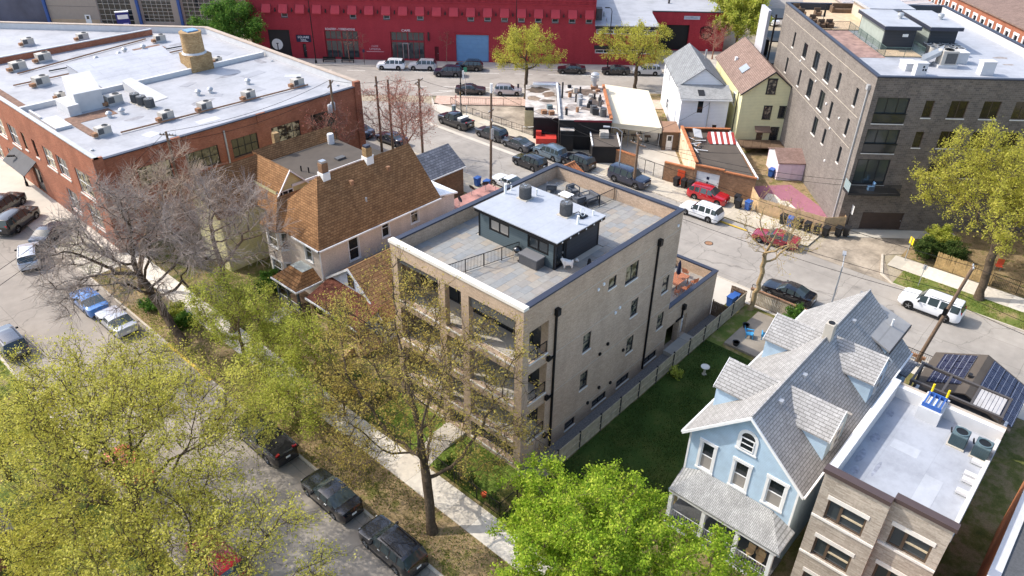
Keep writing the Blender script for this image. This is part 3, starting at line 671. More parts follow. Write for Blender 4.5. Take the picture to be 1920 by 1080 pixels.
g.add('bowl', MB().lathe((5.45,5.35,DZ+.55), [(.06,0),(.2,.04),(.29,.16),(.3,.24)], 18), M['black_metal'], smooth=50); g.add('lid', MB().lathe((5.45,5.35,DZ+.79), [(.31,0),(.29,.09),(.2,.18),(.05,.22)], 18), paint('gloss_black', L(20,20,22)), smooth=50)
for k in range(3): t = 2.1*k+.5; g.add('leg', MB().tube((5.45+.12*math.cos(t),5.35+.12*math.sin(t),DZ+.6), (5.45+.3*math.cos(t),5.35+.3*math.sin(t),DZ+.02), .018, n=6), M['steel'])
g.add('ash_pan', MB().lathe((5.45,5.35,DZ+.35), [(.16,0),(.18,.04)], 12), M['steel']); g.add('lid_handle', MB().box(5.38,5.52,5.33,5.37,DZ+1.01,DZ+1.06), M['rubber'])
for k in (0,1): g.add('wheel', MB().tube((5.25+.2*k,5.1,DZ+.08), (5.28+.2*k,5.1,DZ+.08), .08, n=10), M['rubber'])
b = Thing('storage_box', 'dark woven storage box with grey lid against the penthouse wall', 'box', (5.62,4.3,DZ))
b.add('box_body', MB().box(5.2,6.0,3.45,5.0,DZ,DZ+.72), M['hvac_dark']); b.add('lid', MB().box(5.14,6.04,3.4,5.05,DZ+.72,DZ+.8), plain('box_lid', L(112,112,114), .6, var=.05))
for k in range(7): b.add('slat', MB().box(5.185,5.2,3.47,4.98,DZ+.06+k*.095,DZ+.12+k*.095), plain('box_slat', L(84,84,86), .7, var=.1))
# sofa set on the rear half of the deck
def frame_chair(x, y, z, rz, label, w=.75, group='grey frame lounge chairs on the roof deck', cush=True):
    c = Thing('lounge_chair', label, 'chair', (x,y,z), group=group); c.o.rotation_euler = (0,0,rz); c.base = (0,0,0); fm = plain('sofa_frame', L(66,70,78), .5, var=.05)
    for sx in (-1,1):
        for sy in (-1,1): c.add('leg', MB().box(sx*w/2-.03,sx*w/2+.03,sy*w/2-.03,sy*w/2+.03,0,.62), fm)
        c.add('arm', MB().box(sx*w/2-.04,sx*w/2+.04,-w/2,w/2,.62,.67), fm)
    c.add('back_rail', MB().box(-w/2+.041,w/2-.041,w/2-.04,w/2+.04,.6,.72), fm); c.add('seat_frame', MB().box(-w/2+.031,w/2-.031,-w/2+.031,w/2-.031,.24,.3), fm)
    if cush: c.add('seat_cushion', MB().box(-w/2+.06,w/2-.06,-w/2+.02,w/2-.06,.301,.42), plain('cushion', L(96,98,102), .9, var=.08)); c.add('back_cushion', MB().box(-w/2+.06,w/2-.06,w/2-.16,w/2-.05,.421,.7), MATS['cushion'])
    return c
frame_chair(15.2,10.4,DZ,2.2,'grey frame lounge chair nearest the left parapet on the deck')
frame_chair(16.0,8.9,DZ,-.3,'grey frame lounge chair in front of the rear parapet')
frame_chair(15.7,7.1,DZ,-1.8,'wide grey loveseat next to the rear deck railing',1.15)
frame_chair(14.9,7.5,DZ,2.9,'low grey lounge chair tucked behind the penthouse roof',.8)
t_ = Thing('coffee_table', 'white topped low table among the grey deck chairs', 'table', (14.9,8.7,DZ)); t_.add('tabletop', MB().box(14.5,15.3,8.2,9.2,DZ+.38,DZ+.43), M['white_paint'])
for a, b_ in ((14.55,8.25),(15.2,8.25),(14.55,9.1),(15.2,9.1)): t_.add('leg', MB().box(a,a+.05,b_,b_+.05,DZ,DZ+.38), M['dark_frame'])
# ---------------------------------------------------------------- gable helpers
def gable_roof(mb, x0, x1, y0, y1, ze, zr, axis='x', ov=.3, t=.12, yr=None):
    """two slopes; ridge along axis"""
    if axis == 'x':
        ym = (y0+y1)/2 if yr is None else yr
        s0 = (zr-ze)/(ym-y0); s1 = (zr-ze)/(y1-ym)
        mb.slab([(x0-ov,y0-ov,ze-ov*s0),(x1+ov,y0-ov,ze-ov*s0),(x1+ov,ym,zr),(x0-ov,ym,zr)], t)
        mb.slab([(x1+ov,y1+ov,ze-ov*s1),(x0-ov,y1+ov,ze-ov*s1),(x0-ov,ym+.002,zr),(x1+ov,ym+.002,zr)], t)
    else:
        xm = (x0+x1)/2; s = (zr-ze)/(xm-x0)
        mb.slab([(x0-ov,y1+ov,ze-ov*s),(x0-ov,y0-ov,ze-ov*s),(xm,y0-ov,zr),(xm,y1+ov,zr)], t)
        mb.slab([(x1+ov,y0-ov,ze-ov*s),(x1+ov,y1+ov,ze-ov*s),(xm+.002,y1+ov,zr),(xm+.002,y0-ov,zr)], t)
    return mb
def box_walls(mb, x0, x1, y0, y1, z0, z1, holes={}):
    ws = dict(front=Wl((x0,y1),(x0,y0)), right=Wl((x0,y0),(x1,y0)), back=Wl((x1,y0),(x1,y1)), left=Wl((x1,y1),(x0,y1)))
    for k, w in ws.items(): wall(mb, w, z0, z1, holes.get(k, ()), .12)
    return ws
# ---------------------------------------------------------------- tan house with brown shingle hip roof
T = Thing('tan_house', 'pale tan brick house with steep brown shingle roof left of the apartment building', 'house', (2.6,24.9,0))
x0, x1, y0, y1, ze = 2.6, 16.0, 24.9, 32.5, 6.85
hr = [(2.9,3.95,4.15,6.3),(6.65,7.45,4.98,6.8),(10.1,11.0,5.07,6.8)]
hf = [(5.3,6.25,4.7,6.6)]
m = MB(); ws = box_walls(m, x0, x1, y0, y1, 0, ze, dict(right=hr, front=hf)); T.add('wall', m, M['cream_brick'])
for h in hr: window(T, ws['right'], h, M['white_trim'], M['glass_curtain'], nz=2, trim=.1, depth=.1)
for h in hf: window(T, ws['front'], h, M['white_trim'], M['glass_curtain'], nz=2, trim=.1, depth=.1)
yr, zr = 28.7, 11.0; ov = .38
roof = MB().slab([(x0-ov,y0-ov,ze-.12),(x1+.2,y0-ov,ze-.12),(x1+.2,yr,zr),(5.7,yr,zr)], .12).slab([(x1+.2,y1+ov,ze-.12),(x0-ov,y1+ov,ze-.12),(5.7,yr+.002,zr),(x1+.2,yr+.002,zr)], .12).slab([(x0-ov,y1+ov,ze-.118),(x0-ov,y0-ov,ze-.118),(5.698,yr,zr)], .12)
rf = T.add('roof', roof, M['brown_shingle'])
T.add('rear_gable', MB().poly([(x1-.02,y0,ze),(x1-.02,y1,ze),(x1-.02,yr,zr-.15)]), M['cream_brick'])
T.add('gutter', MB().box(x0-ov-.1, x1+.2, y0-ov-.1, y0-ov, ze-.3, ze-.16), M['white_trim'], rf); T.add('gutter', MB().box(x0-ov-.1, x0-ov, y0-ov-.1, 28.4, ze-.3, ze-.16), M['white_trim'], rf)
for cx, mt, nm in ((6.4,M['old_brick'],'brick_chimney'),(11.2,M['chimney_brick'],'chimney')):
    c = T.add(nm, MB().box(cx-.32,cx+.32,28.35,28.95,10.4,12.1), mt, rf)
    T.add('flashing', MB().box(cx-.38,cx+.38,28.25,29.05,10.2,11.25), M['white_paint'], rf); T.add('chimney_cap', MB().box(cx-.26,cx+.26,28.42,28.9,12.1,12.3), M['steel'] if cx < 8 else M['coping_dark'], rf)
for px in (8.4,12.6): T.add('roof_vent', MB().box(px-.16,px+.16,27.4,27.75,9.6,10.1), M['rust'], rf)
T.add('vent_pipe', MB().tube((8.8,26.2,8.2),(8.8,26.2,8.75),.09), M['galv'], rf)
T.add('downspout', MB().tube((2.5,24.85,6.6),(2.5,24.85,3.6),.06,n=6), M['white_trim'])
# polygonal bay at the front
bp = [(3.0,33.0),(2.0,32.35),(2.0,30.25),(3.0,29.55)]
m = MB(); bw = []
for a, b in zip(bp[:-1], bp[1:]):
    w = Wl(a, b); h = [(w.L*.16, w.L*.84, 4.6, 6.3), (w.L*.16, w.L*.84, 1.5, 3.2)]; wall(m, w, 0, 6.6, h, .1); bw.append((w, h))
m.poly([(x,y,6.6) for x,y in bp]); bay = T.add('bay', m, M['cream_brick'])
for w, h in bw:
    for q in h: window(T, w, q, M['white_trim'], M['glass_curtain'], nz=2, trim=.12, depth=.09, parent=bay)
T.add('bay_cornice', MB().prism([(3.2,33.2),(1.86,32.48),(1.86,30.12),(3.2,29.32)], 6.35, 6.62), M['white_trim'], bay)
m = MB().slab([(1.7,32.6,6.62),(1.7,30.0,6.62),(3.1,31.25,9.1)], .08).slab([(1.7,30.0,6.62),(3.3,28.9,6.62),(6.2,31.25,9.1),(3.1,31.25,9.1)], .08).slab([(4.4,33.7,6.62),(1.7,32.6,6.62),(3.1,31.252,9.1),(6.2,31.252,9.1)], .08)
T.add('bay_roof', m, M['brown_shingle'], bay)
# porch
pe = [(-.05,28.9),(-.05,25.25),(2.6,25.25),(2.6,28.9)]; zt = 4.15
m = MB().slab([(-.05,28.9,3.35),(-.05,25.25,3.35),(1.5,26.4,zt),(1.5,28.2,zt)], .12).slab([(-.05,25.25,3.35),(2.6,25.25,3.35),(2.6,26.4,zt),(1.5,26.4,zt)], .12).slab([(2.6,28.9,3.35),(-.05,28.9,3.35),(1.5,28.2,zt),(2.6,28.2,zt)], .12)
pr = T.add('porch_roof', m, M['brown_shingle']); T.add('porch_deck_roof', MB().box(1.5,2.59,26.4,28.2,zt-.1,zt+.03), plain('zinc', L(176,184,182), .6, .2), pr)
T.add('porch_gutter', MB().box(-.15,-.05,25.2,28.95,3.22,3.36).box(-.05,2.6,25.15,25.25,3.22,3.36), M['white_trim'], pr)
T.add('porch_floor', MB().box(.1,2.58,25.4,28.8,0,.9), M['dark_wood']); 
for a, b in ((.25,25.55),(.25,27.1),(.25,28.6)): T.add('porch_post', MB().box(a-.09,a+.09,b-.09,b+.09,.9,3.25), plain('post_slate', L(70,78,88), .6))
railing(T, [(.25,25.6,.9),(.25,28.6,.9)], .8, M['white_trim'], gap=.16, post=1.5)
T.add('porch_steps', MB().box(-1.2,.1,26.6,27.9,0,.6).box(-1.9,-1.2,26.6,27.9,0,.3), M['concrete'])
# small rear wing
m = MB(); box_walls(m, 16.0, 18.3, 24.9, 29.5, 0, 6.4); wing = T.add('rear_wing', m, M['cream_brick']); T.add('wing_roof', MB().slab([(15.9,24.7,6.9),(18.6,24.7,6.4),(18.6,29.7,6.4),(15.9,29.7,6.9)], .15), M['white_trim'], wing)
# ---------------------------------------------------------------- cottage with red porch roof
T = Thing('cottage', 'low cottage with ochre shingle gable and red-brown porch roof beside the apartment building', 'house', (3.0,17.8,0))
x0, x1, y0, y1 = 3.0, 17.5, 17.8, 24.45
m = MB(); ws = box_walls(m, x0, x1, y0, y1, 0, 3.0, dict(right=[(2,3,1.2,2.6),(6,7,1.2,2.6)])); T.add('wall', m, plain('pale_blue_wall', L(190,198,210), .7))
for h in ((2,3,1.2,2.6),(6,7,1.2,2.6)): window(T, ws['right'], h, M['white_trim'], nz=2, trim=.08, depth=.1)
yr, zr = 21.5, 6.05
m = MB(); w = ws['front']
m.poly([(x0,y1,3.0),(x0,y0,3.0),(x0,y0,3.05),(x0,yr,zr-.1),(x0,y1,3.9)]); T.add('front_gable', m, siding('pale_siding', L(214,222,234), .14))
m = MB().poly([(x1,y0,3.0),(x1,y1,3.0),(x1,y1,3.9),(x1,yr,zr-.1)]); T.add('back_gable', m, MATS['pale_siding'])
window(T, w, (y1-21.85, y1-21.2, 4.2, 5.2), M['dark_wood'], nz=2, depth=-.02, trim=.05)
m = MB().slab([(x0-.18,y0-.5,2.62),(x1+.3,y0-.5,2.62),(x1+.3,yr,zr),(x0-.18,yr,zr)], .14); T.add('roof', m, M['ochre_shingle'])
m = MB().slab([(x1+.3,y1+.42,3.75),(x0-.18,y1+.42,3.75),(x0-.18,yr+.002,zr),(x1+.3,yr+.002,zr)], .14); T.add('roof', m, M['ochre_shingle'])
T.add('rake_board', MB().slab([(x0-.19,yr,zr+.02),(x0-.19,y0-.5,2.64),(x0-.27,y0-.5,2.64),(x0-.27,yr,zr+.02)], .22).slab([(x0-.19,y1+.42,3.77),(x0-.19,yr,zr+.02),(x0-.27,yr,zr+.02),(x0-.27,y1+.42,3.77)], .22), M['white_trim'])
T.add('porch_roof', MB().slab([(.35,24.5,3.0),(.35,17.7,3.0),(3.1,17.7,3.95),(3.1,24.5,3.95)], .12), M['rust_shingle'])
T.add('porch_gutter', MB().box(.25,.35,17.65,24.55,2.85,3.0), M['white_trim'])
T.add('porch_floor', MB().box(.5,3.0,17.8,24.4,0,.75), M['deck_wood'])
for b in (17.95,20.1,22.2,24.25): T.add('porch_post', MB().box(.55,.75,b-.1,b+.1,.75,2.9), M['new_wood'])
T.add('porch_rail', MB().box(.58,.68,18,24.2,1.55,1.65).box(.58,.68,18,24.2,.95,1.0), M['new_wood'])
for k in range(4): T.add('step', MB().box(-.9+.35*k,.5,18.6,20.2,0+.19*k,.19*(k+1)), M['new_wood'])
for x_, y_, l_ in ((-2.3,21.9,4.6),(-1.2,22.6,3.4)):
    p = Thing('raised_bed', 'long timber raised garden bed in the cottage yard, %s' % ('nearer the pavement' if x_ < -2 else 'nearer the porch'), 'planter', (x_,y_,.07), group='timber garden beds')
    for a, b, c_, d in ((x_-.4,x_-.34,y_-l_/2,y_+l_/2),(x_+.34,x_+.4,y_-l_/2,y_+l_/2),(x_-.339,x_+.339,y_-l_/2,y_-l_/2+.06),(x_-.339,x_+.339,y_+l_/2-.06,y_+l_/2)): p.add('board', MB().box(a,b,c_,d,.07,.5), M['new_wood'])
    p.add('soil_fill', MB().box(x_-.335,x_+.335,y_-l_/2+.07,y_+l_/2-.07,.08,.42), M['soil'])
# flat rear garage with red roof and dishes
T = Thing('red_roof_garage', 'flat garage with faded red roof behind the cottage', 'garage', (18.9,14.5,0))
m = MB(); box_walls(m, 18.9, 25.7, 14.5, 27.3, 0, 3.8); T.add('wall', m, M['old_brick']); T.add('roof', MB().box(18.8,25.8,14.4,27.4,3.8,3.95), plain('red_membrane', L(168,122,112), .8, var=.3, scale=1.2, dirt=.5))
for i, (a, b) in enumerate(((19.9,25.9),(22.6,26.8),(24.3,26.4),(25.0,25.6))):
    d = Thing('satellite_dish', 'dark satellite dish %s on the faded red garage roof' % ('nearest the tan house','second from the tan house','third from the tan house','farthest from the tan house')[i], 'dish', (a,b,3.95), group='dishes on the red roof')
    d.add('mast', MB().tube((a,b,3.95),(a,b,4.7),.03), M['galv']); 
    q = MB().lathe((0,0,0), [(.05,0),(.25,.04),(.38,.11),(.39,.12),(.25,.06),(.05,.02)], 16); o = put('reflector', q.mesh('reflector',(0,0,0),50), M['dark_frame'], d.o, (0,0,.75)); o.rotation_euler = (1.0,0,.6+i)
    d.add('feed_arm', MB().tube((a,b,4.7),(a-.3,b-.3,4.9),.015), M['galv'])
# ---------------------------------------------------------------- yellow house behind the bare tree
T = Thing('cream_house', 'cream sided house with dark flat roof and brown gables behind the bare tree', 'house', (4.9,34.6,0))
m = MB(); ws = box_walls(m, 4.9, 16.2, 34.6, 41.4, 0, 7.9); T.add('wall', m, M['cream_siding'])
T.add('flat_roof', MB().box(6.6,16.3,34.5,41.2,7.9,8.06), M['tar_roof']); T.add('roof_edge', MB().box(6.6,16.3,34.42,34.5,7.85,8.1), M['white_trim'])
T.add('side_gable', MB().poly([(4.2,34.55,6.5),(8.0,34.55,7.9),(6.5,34.55,9.5)]), M['cream_siding'])
wg = Wl((4.2,34.55),(8,34.55)); window(T, wg, (.75,2.5,6.95,7.75), M['white_trim'], nx=3, depth=-.03, fw=.09)
T.add('gable_roof', MB().slab([(3.9,34.3,6.25),(6.5,34.3,9.65),(6.5,39.6,9.65),(3.9,37.6,6.25)], .12).slab([(6.502,34.3,9.65),(8.3,34.3,7.85),(8.3,40.4,7.85),(6.502,40.4,9.65)], .12), M['brown_shingle'])
T.add('rake_board', MB().slab([(6.5,34.2,9.67),(8.35,34.2,7.8),(8.35,34.3,7.8),(6.5,34.3,9.67)], .18).slab([(3.85,34.2,6.2),(6.5,34.2,9.67),(6.5,34.3,9.67),(3.85,34.3,6.2)], .18), M['white_trim'])
T.add('mansard_strip', MB().slab([(7,40.6,8.2),(16.3,40.6,8.2),(16.3,41.5,9.3),(7,41.5,9.3)], .1), M['brown_shingle']); 
m = MB(); box_walls(m, .4, 4.9, 37.3, 42.0, 0, 6.3); fw_ = T.add('front_wing', m, M['cream_siding'])
T.add('wing_roof', MB().slab([(0,36.95,6.0),(5.2,36.95,6.0),(6.6,39.6,9.63),(0,39.6,9.63)], .12).slab([(6.6,42.4,6.0),(0,42.4,6.0),(0,39.602,9.63),(6.6,39.602,9.63)], .12), M['brown_shingle'], fw_)
T.add('wing_gable', MB().poly([(.4,37.3,6.3),(.4,42,6.3),(.4,39.6,9.4)]), M['cream_siding'], fw_)
T.add('chimney', MB().box(9.7,10.3,41.6,42.1,7.5,10.2), M['chimney_brick']); T.add('chimney_base', MB().box(9.6,10.4,41.52,42.15,7.3,8.9), M['steel'])
T.add('roof_hatch', MB().box(12.9,13.9,35.8,36.4,8.06,8.25), M['hvac_dark'])
for a, b in ((9.0,36.4),(9.3,35.6)): T.add('vent_pipe', MB().tube((a,b,8.06),(a,b,8.6),.07), M['rubber'])
T.add('tank', MB().lathe((15.2,40.0,8.06), [(.35,0),(.35,1.0),(.3,1.08)], 14), M['white_stucco'], smooth=40)
# ---------------------------------------------------------------- brick coach house with slate roof
T = Thing('coach_house', 'small brown brick coach house with grey shingle roof on the rear street', 'garage', (21.6,33.3,0))
m = MB(); ws = box_walls(m, 21.6, 27.8, 33.3, 38.4, 0, 3.7, dict(back=[(1,4,.1,2.4)])); T.add('wall', m, M['old_brick']); door(T, ws['back'], (1,4,.1,2.4), M['hvac'], name='garage_door')
T.add('roof', gable_roof(MB(), 21.6, 27.8, 33.3, 38.4, 3.75, 5.5, 'x', .2), M['slate_shingle'])
T.add('gable', MB().poly([(27.79,33.3,3.7),(27.79,38.4,3.7),(27.79,35.85,5.35)]), M['old_brick']); T.add('gable', MB().poly([(21.61,33.3,3.7),(21.61,38.4,3.7),(21.61,35.85,5.35)]), M['old_brick'])
T.add('fascia', MB().box(21.4,28.0,33.0,33.08,3.42,3.56), M['white_trim'])
# ---------------------------------------------------------------- light blue house
T = Thing('blue_house', 'light blue clapboard house with grey shingle gable roof, lower right', 'house', (4.95,-16.3,0))
x0, x1, y0, y1, ze = 4.95, 22.2, -16.35, -9.35, 6.9
hf = [(.9,1.72,4.2,6.3),(3.1,3.98,4.25,6.25),(5.22,6.2,4.33,6.3)]
lo = [(1.0,1.9,1.3,2.9),(2.9,3.9,.85,2.95),(4.9,5.8,1.3,2.9)]
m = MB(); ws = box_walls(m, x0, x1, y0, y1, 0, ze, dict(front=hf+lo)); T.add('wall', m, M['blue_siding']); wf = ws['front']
yr, zr = -12.85, 10.1
m = MB().poly([(x0,y1,ze),(x0,y0,ze),(x0,yr,zr-.1)]); T.add('front_gable', m, M['blue_siding'])
for i, h in enumerate(hf): 
    f = window(T, wf, h, M['white_trim'], M['glass'], nz=2, trim=.17, depth=.1, fw=.07)
    T.add('blind', MB().wquad(wf, h[0]+.07, h[1]-.07, h[2]+.07, (h[2]+h[3])/2-.05, -.07), M['glass_blind'], f)
for h in (lo[0], lo[2]): window(T, wf, h, M['white_trim'], M['glass_curtain'], nx=3, nz=3, trim=.16, depth=.1, fw=.05)
door(T, wf, lo[1], M['white_trim'], panes=(.5,.9))
# arched attic window
a, b, c, d = 3.1, 3.95, 7.35, 8.2
f = window(T, wf, (a,b,c,d), M['white_trim'], nz=2, depth=-.02, fw=.06)
arc = MB(); ar2 = MB(); cu = (a+b)/2
for k in range(10):
    t0, t1 = math.pi*k/10, math.pi*(k+1)/10
    P = lambda r, t, o: (wf.p[0]+wf.d[0]*(cu+r*math.cos(t))+wf.n[0]*o, wf.p[1]+wf.d[1]*(cu+r*math.cos(t))+wf.n[1]*o, d+r*math.sin(t))
    arc._hex([P(.42,t0,.0),P(.62,t0,.0),P(.62,t1,.0),P(.42,t1,.0),P(.42,t0,.06),P(.62,t0,.06),P(.62,t1,.06),P(.42,t1,.06)])
    ar2.poly([P(.0,t0,.04),P(.42,t0,.04),P(.42,t1,.04)])
arc.wbox(wf,a-.2,a,c-.1,d,.0,.06).wbox(wf,b,b+.2,c-.1,d,.0,.06).wbox(wf,a-.25,b+.25,c-.2,c-.1,.0,.09)
T.add('arched_trim', arc, M['white_trim'], f); T.add('arched_pane', ar2, M['glass'], f)
T.add('corner_board', MB().wbox(wf,0,.12,0,ze,.002,.03), M['white_trim']); T.add('corner_board', MB().wbox(wf,wf.L-.12,wf.L,0,ze,.002,.03), M['white_trim'])
ov = .33; s = (zr-ze)/(yr-y0)
rl = T.add('roof', MB().slab([(x1,y1+ov,ze-ov*s),(x0-.35,y1+ov,ze-ov*s),(x0-.35,yr,zr),(x1,yr,zr)], .14), M['grey_shingle'], label='sunlit left slope of the grey roof')
rr = T.add('roof', MB().slab([(x0-.35,y0-ov,ze-ov*s),(x1,y0-ov,ze-ov*s),(x1,yr-.002,zr),(x0-.35,yr-.002,zr)], .14), M['grey_shingle'], label='shaded right slope of the grey roof')
T.add('ridge_cap', MB().tube((x0-.35,yr,zr),(x1,yr,zr),.09,n=6), M['grey_shingle'], rl)
T.add('rake_board', MB().slab([(x0-.36,yr,zr+.01),(x0-.36,y0-ov,ze-ov*s),(x0-.43,y0-ov,ze-ov*s),(x0-.43,yr,zr+.01)], .22).slab([(x0-.36,y1+ov,ze-ov*s),(x0-.36,yr,zr+.01),(x0-.43,yr,zr+.01),(x0-.43,y1+ov,ze-ov*s)], .22), M['white_trim'])
T.add('gutter', MB().box(x0-.4,x1,y0-ov-.1,y0-ov,ze-ov*s-.14,ze-ov*s), M['white_trim'], rr); T.add('gutter', MB().box(x0-.4,x1,y1+ov,y1+ov+.1,ze-ov*s-.14,ze-ov*s), M['white_trim'], rl)
def dormer(xm, side, hw=1.4, zd=8.75, zrd=9.85):
    ye = y1 if side > 0 else y0; yo = ye+side*.12; sl = (zrd-zd)/hw
    ywall = lambda z: yr+side*(zr-z)/s     # where the main roof reaches height z
    o = T.add('dormer', MB().poly([(xm-hw,ye,ze-.0),(xm+hw,ye,ze-.0),(xm+hw,ye,zd),(xm,ye,zrd-.05),(xm-hw,ye,zd)]).poly([(xm-hw,ye,ze),(xm-hw,ye,zd),(xm-hw,ywall(zd),zd)]).poly([(xm+hw,ye,ze),(xm+hw,ye,zd),(xm+hw,ywall(zd),zd)]), M['blue_siding'])
    yrr = ywall(zrd)
    for q in (-1, 1):
        e = .2
        T.add('dormer_roof', MB().slab([(xm,yo,zrd),(xm+q*(hw+e),yo,zd-e*sl),(xm+q*(hw+e),ywall(zd-e*sl)-side*.02,zd-e*sl),(xm,yrr-side*.02,zrd)], .1), M['grey_shingle'], o)
    w = Wl((xm-hw,ye),(xm+hw,ye)) if side < 0 else Wl((xm+hw,ye),(xm-hw,ye))
    window(T, w, (hw-.4,hw+.4,7.15,8.5), M['white_trim'], nz=2, depth=-.03, trim=.1, parent=o)
    T.add('dormer_rake', MB().slab([(xm,yo+side*.03,zrd+.02),(xm-hw-.2,yo+side*.03,zd-.2*sl+.02),(xm-hw-.2,yo,zd-.2*sl+.02),(xm,yo,zrd+.02)], .16).slab([(xm+hw+.2,yo+side*.03,zd-.2*sl+.02),(xm,yo+side*.03,zrd+.02),(xm,yo,zrd+.02),(xm+hw+.2,yo,zd-.2*sl+.02)], .16), M['white_trim'], o)
for xm, sd in ((8.9,1),(15.5,1),(9.0,-1),(15.7,-1)): dormer(xm, sd)
T.add('chimney', MB().box(14.6,15.2,-13.15,-12.6,9.6,11.1), M['concrete']); T.add('chimney_pot', MB().lathe((14.9,-12.87,11.1), [(.2,0),(.2,.05)], 12), M['fan'])
for px in (7.4,10.6,18.3): T.add('roof_vent', MB().box(px-.15,px+.15,-13.45,-13.1,9.55,9.8), M['galv'], rr)
# porch
zt, zb = 4.05, 3.4
pr = T.add('porch_roof', MB().slab([(2.85,-9.6,zb),(2.85,-16.75,zb),(4.93,-15.2,zt),(4.93,-10.6,zt)], .12).slab([(2.85,-16.75,zb),(4.93,-16.75,zb),(4.93,-15.2,zt)], .12).slab([(4.93,-9.3,zb),(2.85,-9.6,zb),(4.93,-10.6,zt)], .12), M['light_shingle'])
T.add('porch_fascia', MB().box(2.9,3.0,-16.6,-9.6,3.08,3.28), M['white_trim'], pr); T.add('porch_ceiling', MB().box(3.0,4.94,-16.5,-9.5,3.1,3.2), M['porch_blue'], pr)
T.add('porch_floor', MB().box(2.9,4.95,-16.5,-9.5,.55,.75), M['hvac_dark']); T.add('porch_skirt', MB().box(3.0,3.1,-16.4,-9.6,0,.55), M['white_trim'])
for b in (-9.75,-12.0,-14.2,-16.35): T.add('porch_post', MB().box(2.98,3.22,b-.12,b+.12,.75,3.08), M['white_trim'])
railing(T, [(3.1,-14.2,.75),(3.1,-16.3,.75)], .85, M['white_trim'], gap=.15, post=2.2); railing(T, [(3.1,-9.8,.75),(3.1,-12,.75)], .85, M['white_trim'], gap=.15, post=2.2); railing(T, [(3.1,-12.1,.75),(3.1,-14.1,.75)], .85, M['white_trim'], gap=.15, post=2.2)
# rear gable, shed dormer and back porch
T.add('rear_gable', MB().poly([(x1-.02,y0,ze),(x1-.02,y1,ze),(x1-.02,yr,zr-.1)]), M['blue_siding'])
sd = T.add('shed_dormer', MB().poly([(19.3,-15.6,7.3),(22.9,-15.6,7.3),(22.9,-15.6,7.98),(19.3,-15.6,7.98)]).poly([(19.3,-15.6,7.3),(19.3,-15.6,7.98),(19.3,-12.9,9.2)]).poly([(22.9,-15.6,0),(22.9,-12.3,0),(22.9,-12.3,9.0),(22.9,-15.6,7.98)]).poly([(22.2,-15.6,0),(22.9,-15.6,0),(22.9,-15.6,7.98),(22.2,-15.6,7.98)]), M['blue_siding'])
T.add('shed_dormer_roof', MB().slab([(19.0,-12.7,9.42),(19.1,-15.85,8.02),(23.3,-15.85,8.02),(23.1,-12.1,9.3)], .14), membrane('addition_membrane', L(160,157,153), 1.4, .12, .8), sd)
T.add('dormer_vent', MB().tube((21.6,-15.0,8.3),(21.6,-15.0,8.95),.07), M['white_paint'], sd); T.add('dormer_fascia', MB().box(19.1,23.3,-15.92,-15.86,7.8,8.03), M['dark_frame'], sd)
T.add('rear_shed_roof', MB().slab([(22.3,-12.5,4.9),(22.3,-16.9,4.5),(25.3,-16.9,4.0),(25.3,-12.5,4.4)], .12), M['slate_shingle']); T.add('back_porch', MB().box(22.9,25.0,-16.5,-12.6,0,3.9), M['blue_siding'])
# ---------------------------------------------------------------- modern tan brick three-flat with white roof
T = Thing('modern_flats', 'modern tan brick three-storey block with flat white roof, bottom right corner', 'building', (3.1,-23.5,0))
H3 = 10.45; xa, xb, xe = 3.1, 3.55, 12.9; yl, ym, yr_ = -17.6, -20.8, -23.55
wA = Wl((xa,yl),(xa,ym)); wB = Wl((xb,ym),(xb,yr_)); wS = Wl((xa,ym),(xb,ym)); wR_ = Wl((xb,yr_),(xe,yr_)); wK = Wl((xe,yr_),(xe,yl)); wL_ = Wl((xe,yl),(xa,yl))
hA = [(.56,2.5,7.42,8.82),(.56,2.5,4.55,5.95),(.56,2.5,1.7,3.1)]; hB = [(.38,2.25,7.55,8.9),(.38,2.25,4.65,6.0),(.38,2.25,1.8,3.1)]
m = MB(); wall(m, wA, 0, H3, hA, .2); wall(m, wB, 0, H3, hB, .2); wall(m, wS, 0, H3); T.add('front_wall', m, M['modern_brick'])
m = MB(); wall(m, wR_, 0, H3); wall(m, wK, 0, H3); wall(m, wL_, 0, H3); T.add('side_wall', m, M['tan_stucco'])
for w, hs in ((wA,hA),(wB,hB)):
    for h in hs:
        f = window(T, w, h, M['bronze_frame'], M['glass_clear'], nx=1, depth=.17, fw=.1, header=M['stone'])
        c = h[0]+(h[1]-h[0])*.36
        T.add('mullion', MB().wbox(w, c-.07, c+.07, h[2]+.1, h[3]-.1, -.19, -.08), M['bronze_frame'], f); T.add('sash_rail', MB().wbox(w, c+.07, h[1]-.1, (h[2]+h[3])/2-.05, (h[2]+h[3])/2+.05, -.15, -.09), plain('sash', L(196,180,150), .5), f)
        T.add('stone_sill', MB().wbox(w, 0 if w is wA else .02, w.L, h[2]-.16, h[2]-.02, .002, .07), M['stone'], f)
T.add('coping', MB().box(xa-.12, xa+.35, ym, yl+.1, H3-.03, H3+.22), plain('brown_coping', L(86,72,70), .5, .2, var=.05)); T.add('coping', MB().box(xb-.12, xb+.35, yr_-.1, ym-.002, H3-.03, H3+.22), MATS['brown_coping'])
RZ = 9.55
T.add('roof', MB().box(xb+.3, xe-.3, yr_+.1, yl-.3, RZ-.2, RZ), M['modern_roof']); T.add('roof', MB().box(xa+.3, xb+.3, ym+.05, yl-.3, RZ-.2, RZ), M['modern_roof'])
T.add('parapet', MB().box(xa+.35, xe, yl-.38, yl+.02, RZ-.2, H3+.1), M['white_stucco']); T.add('parapet', MB().box(xe-.35, xe+.02, yr_, -20.5, RZ-.2, H3-.15).box(xe-.35, xe+.02, -19.6, yl-.38, RZ-.2, H3-.15), M['white_stucco'])
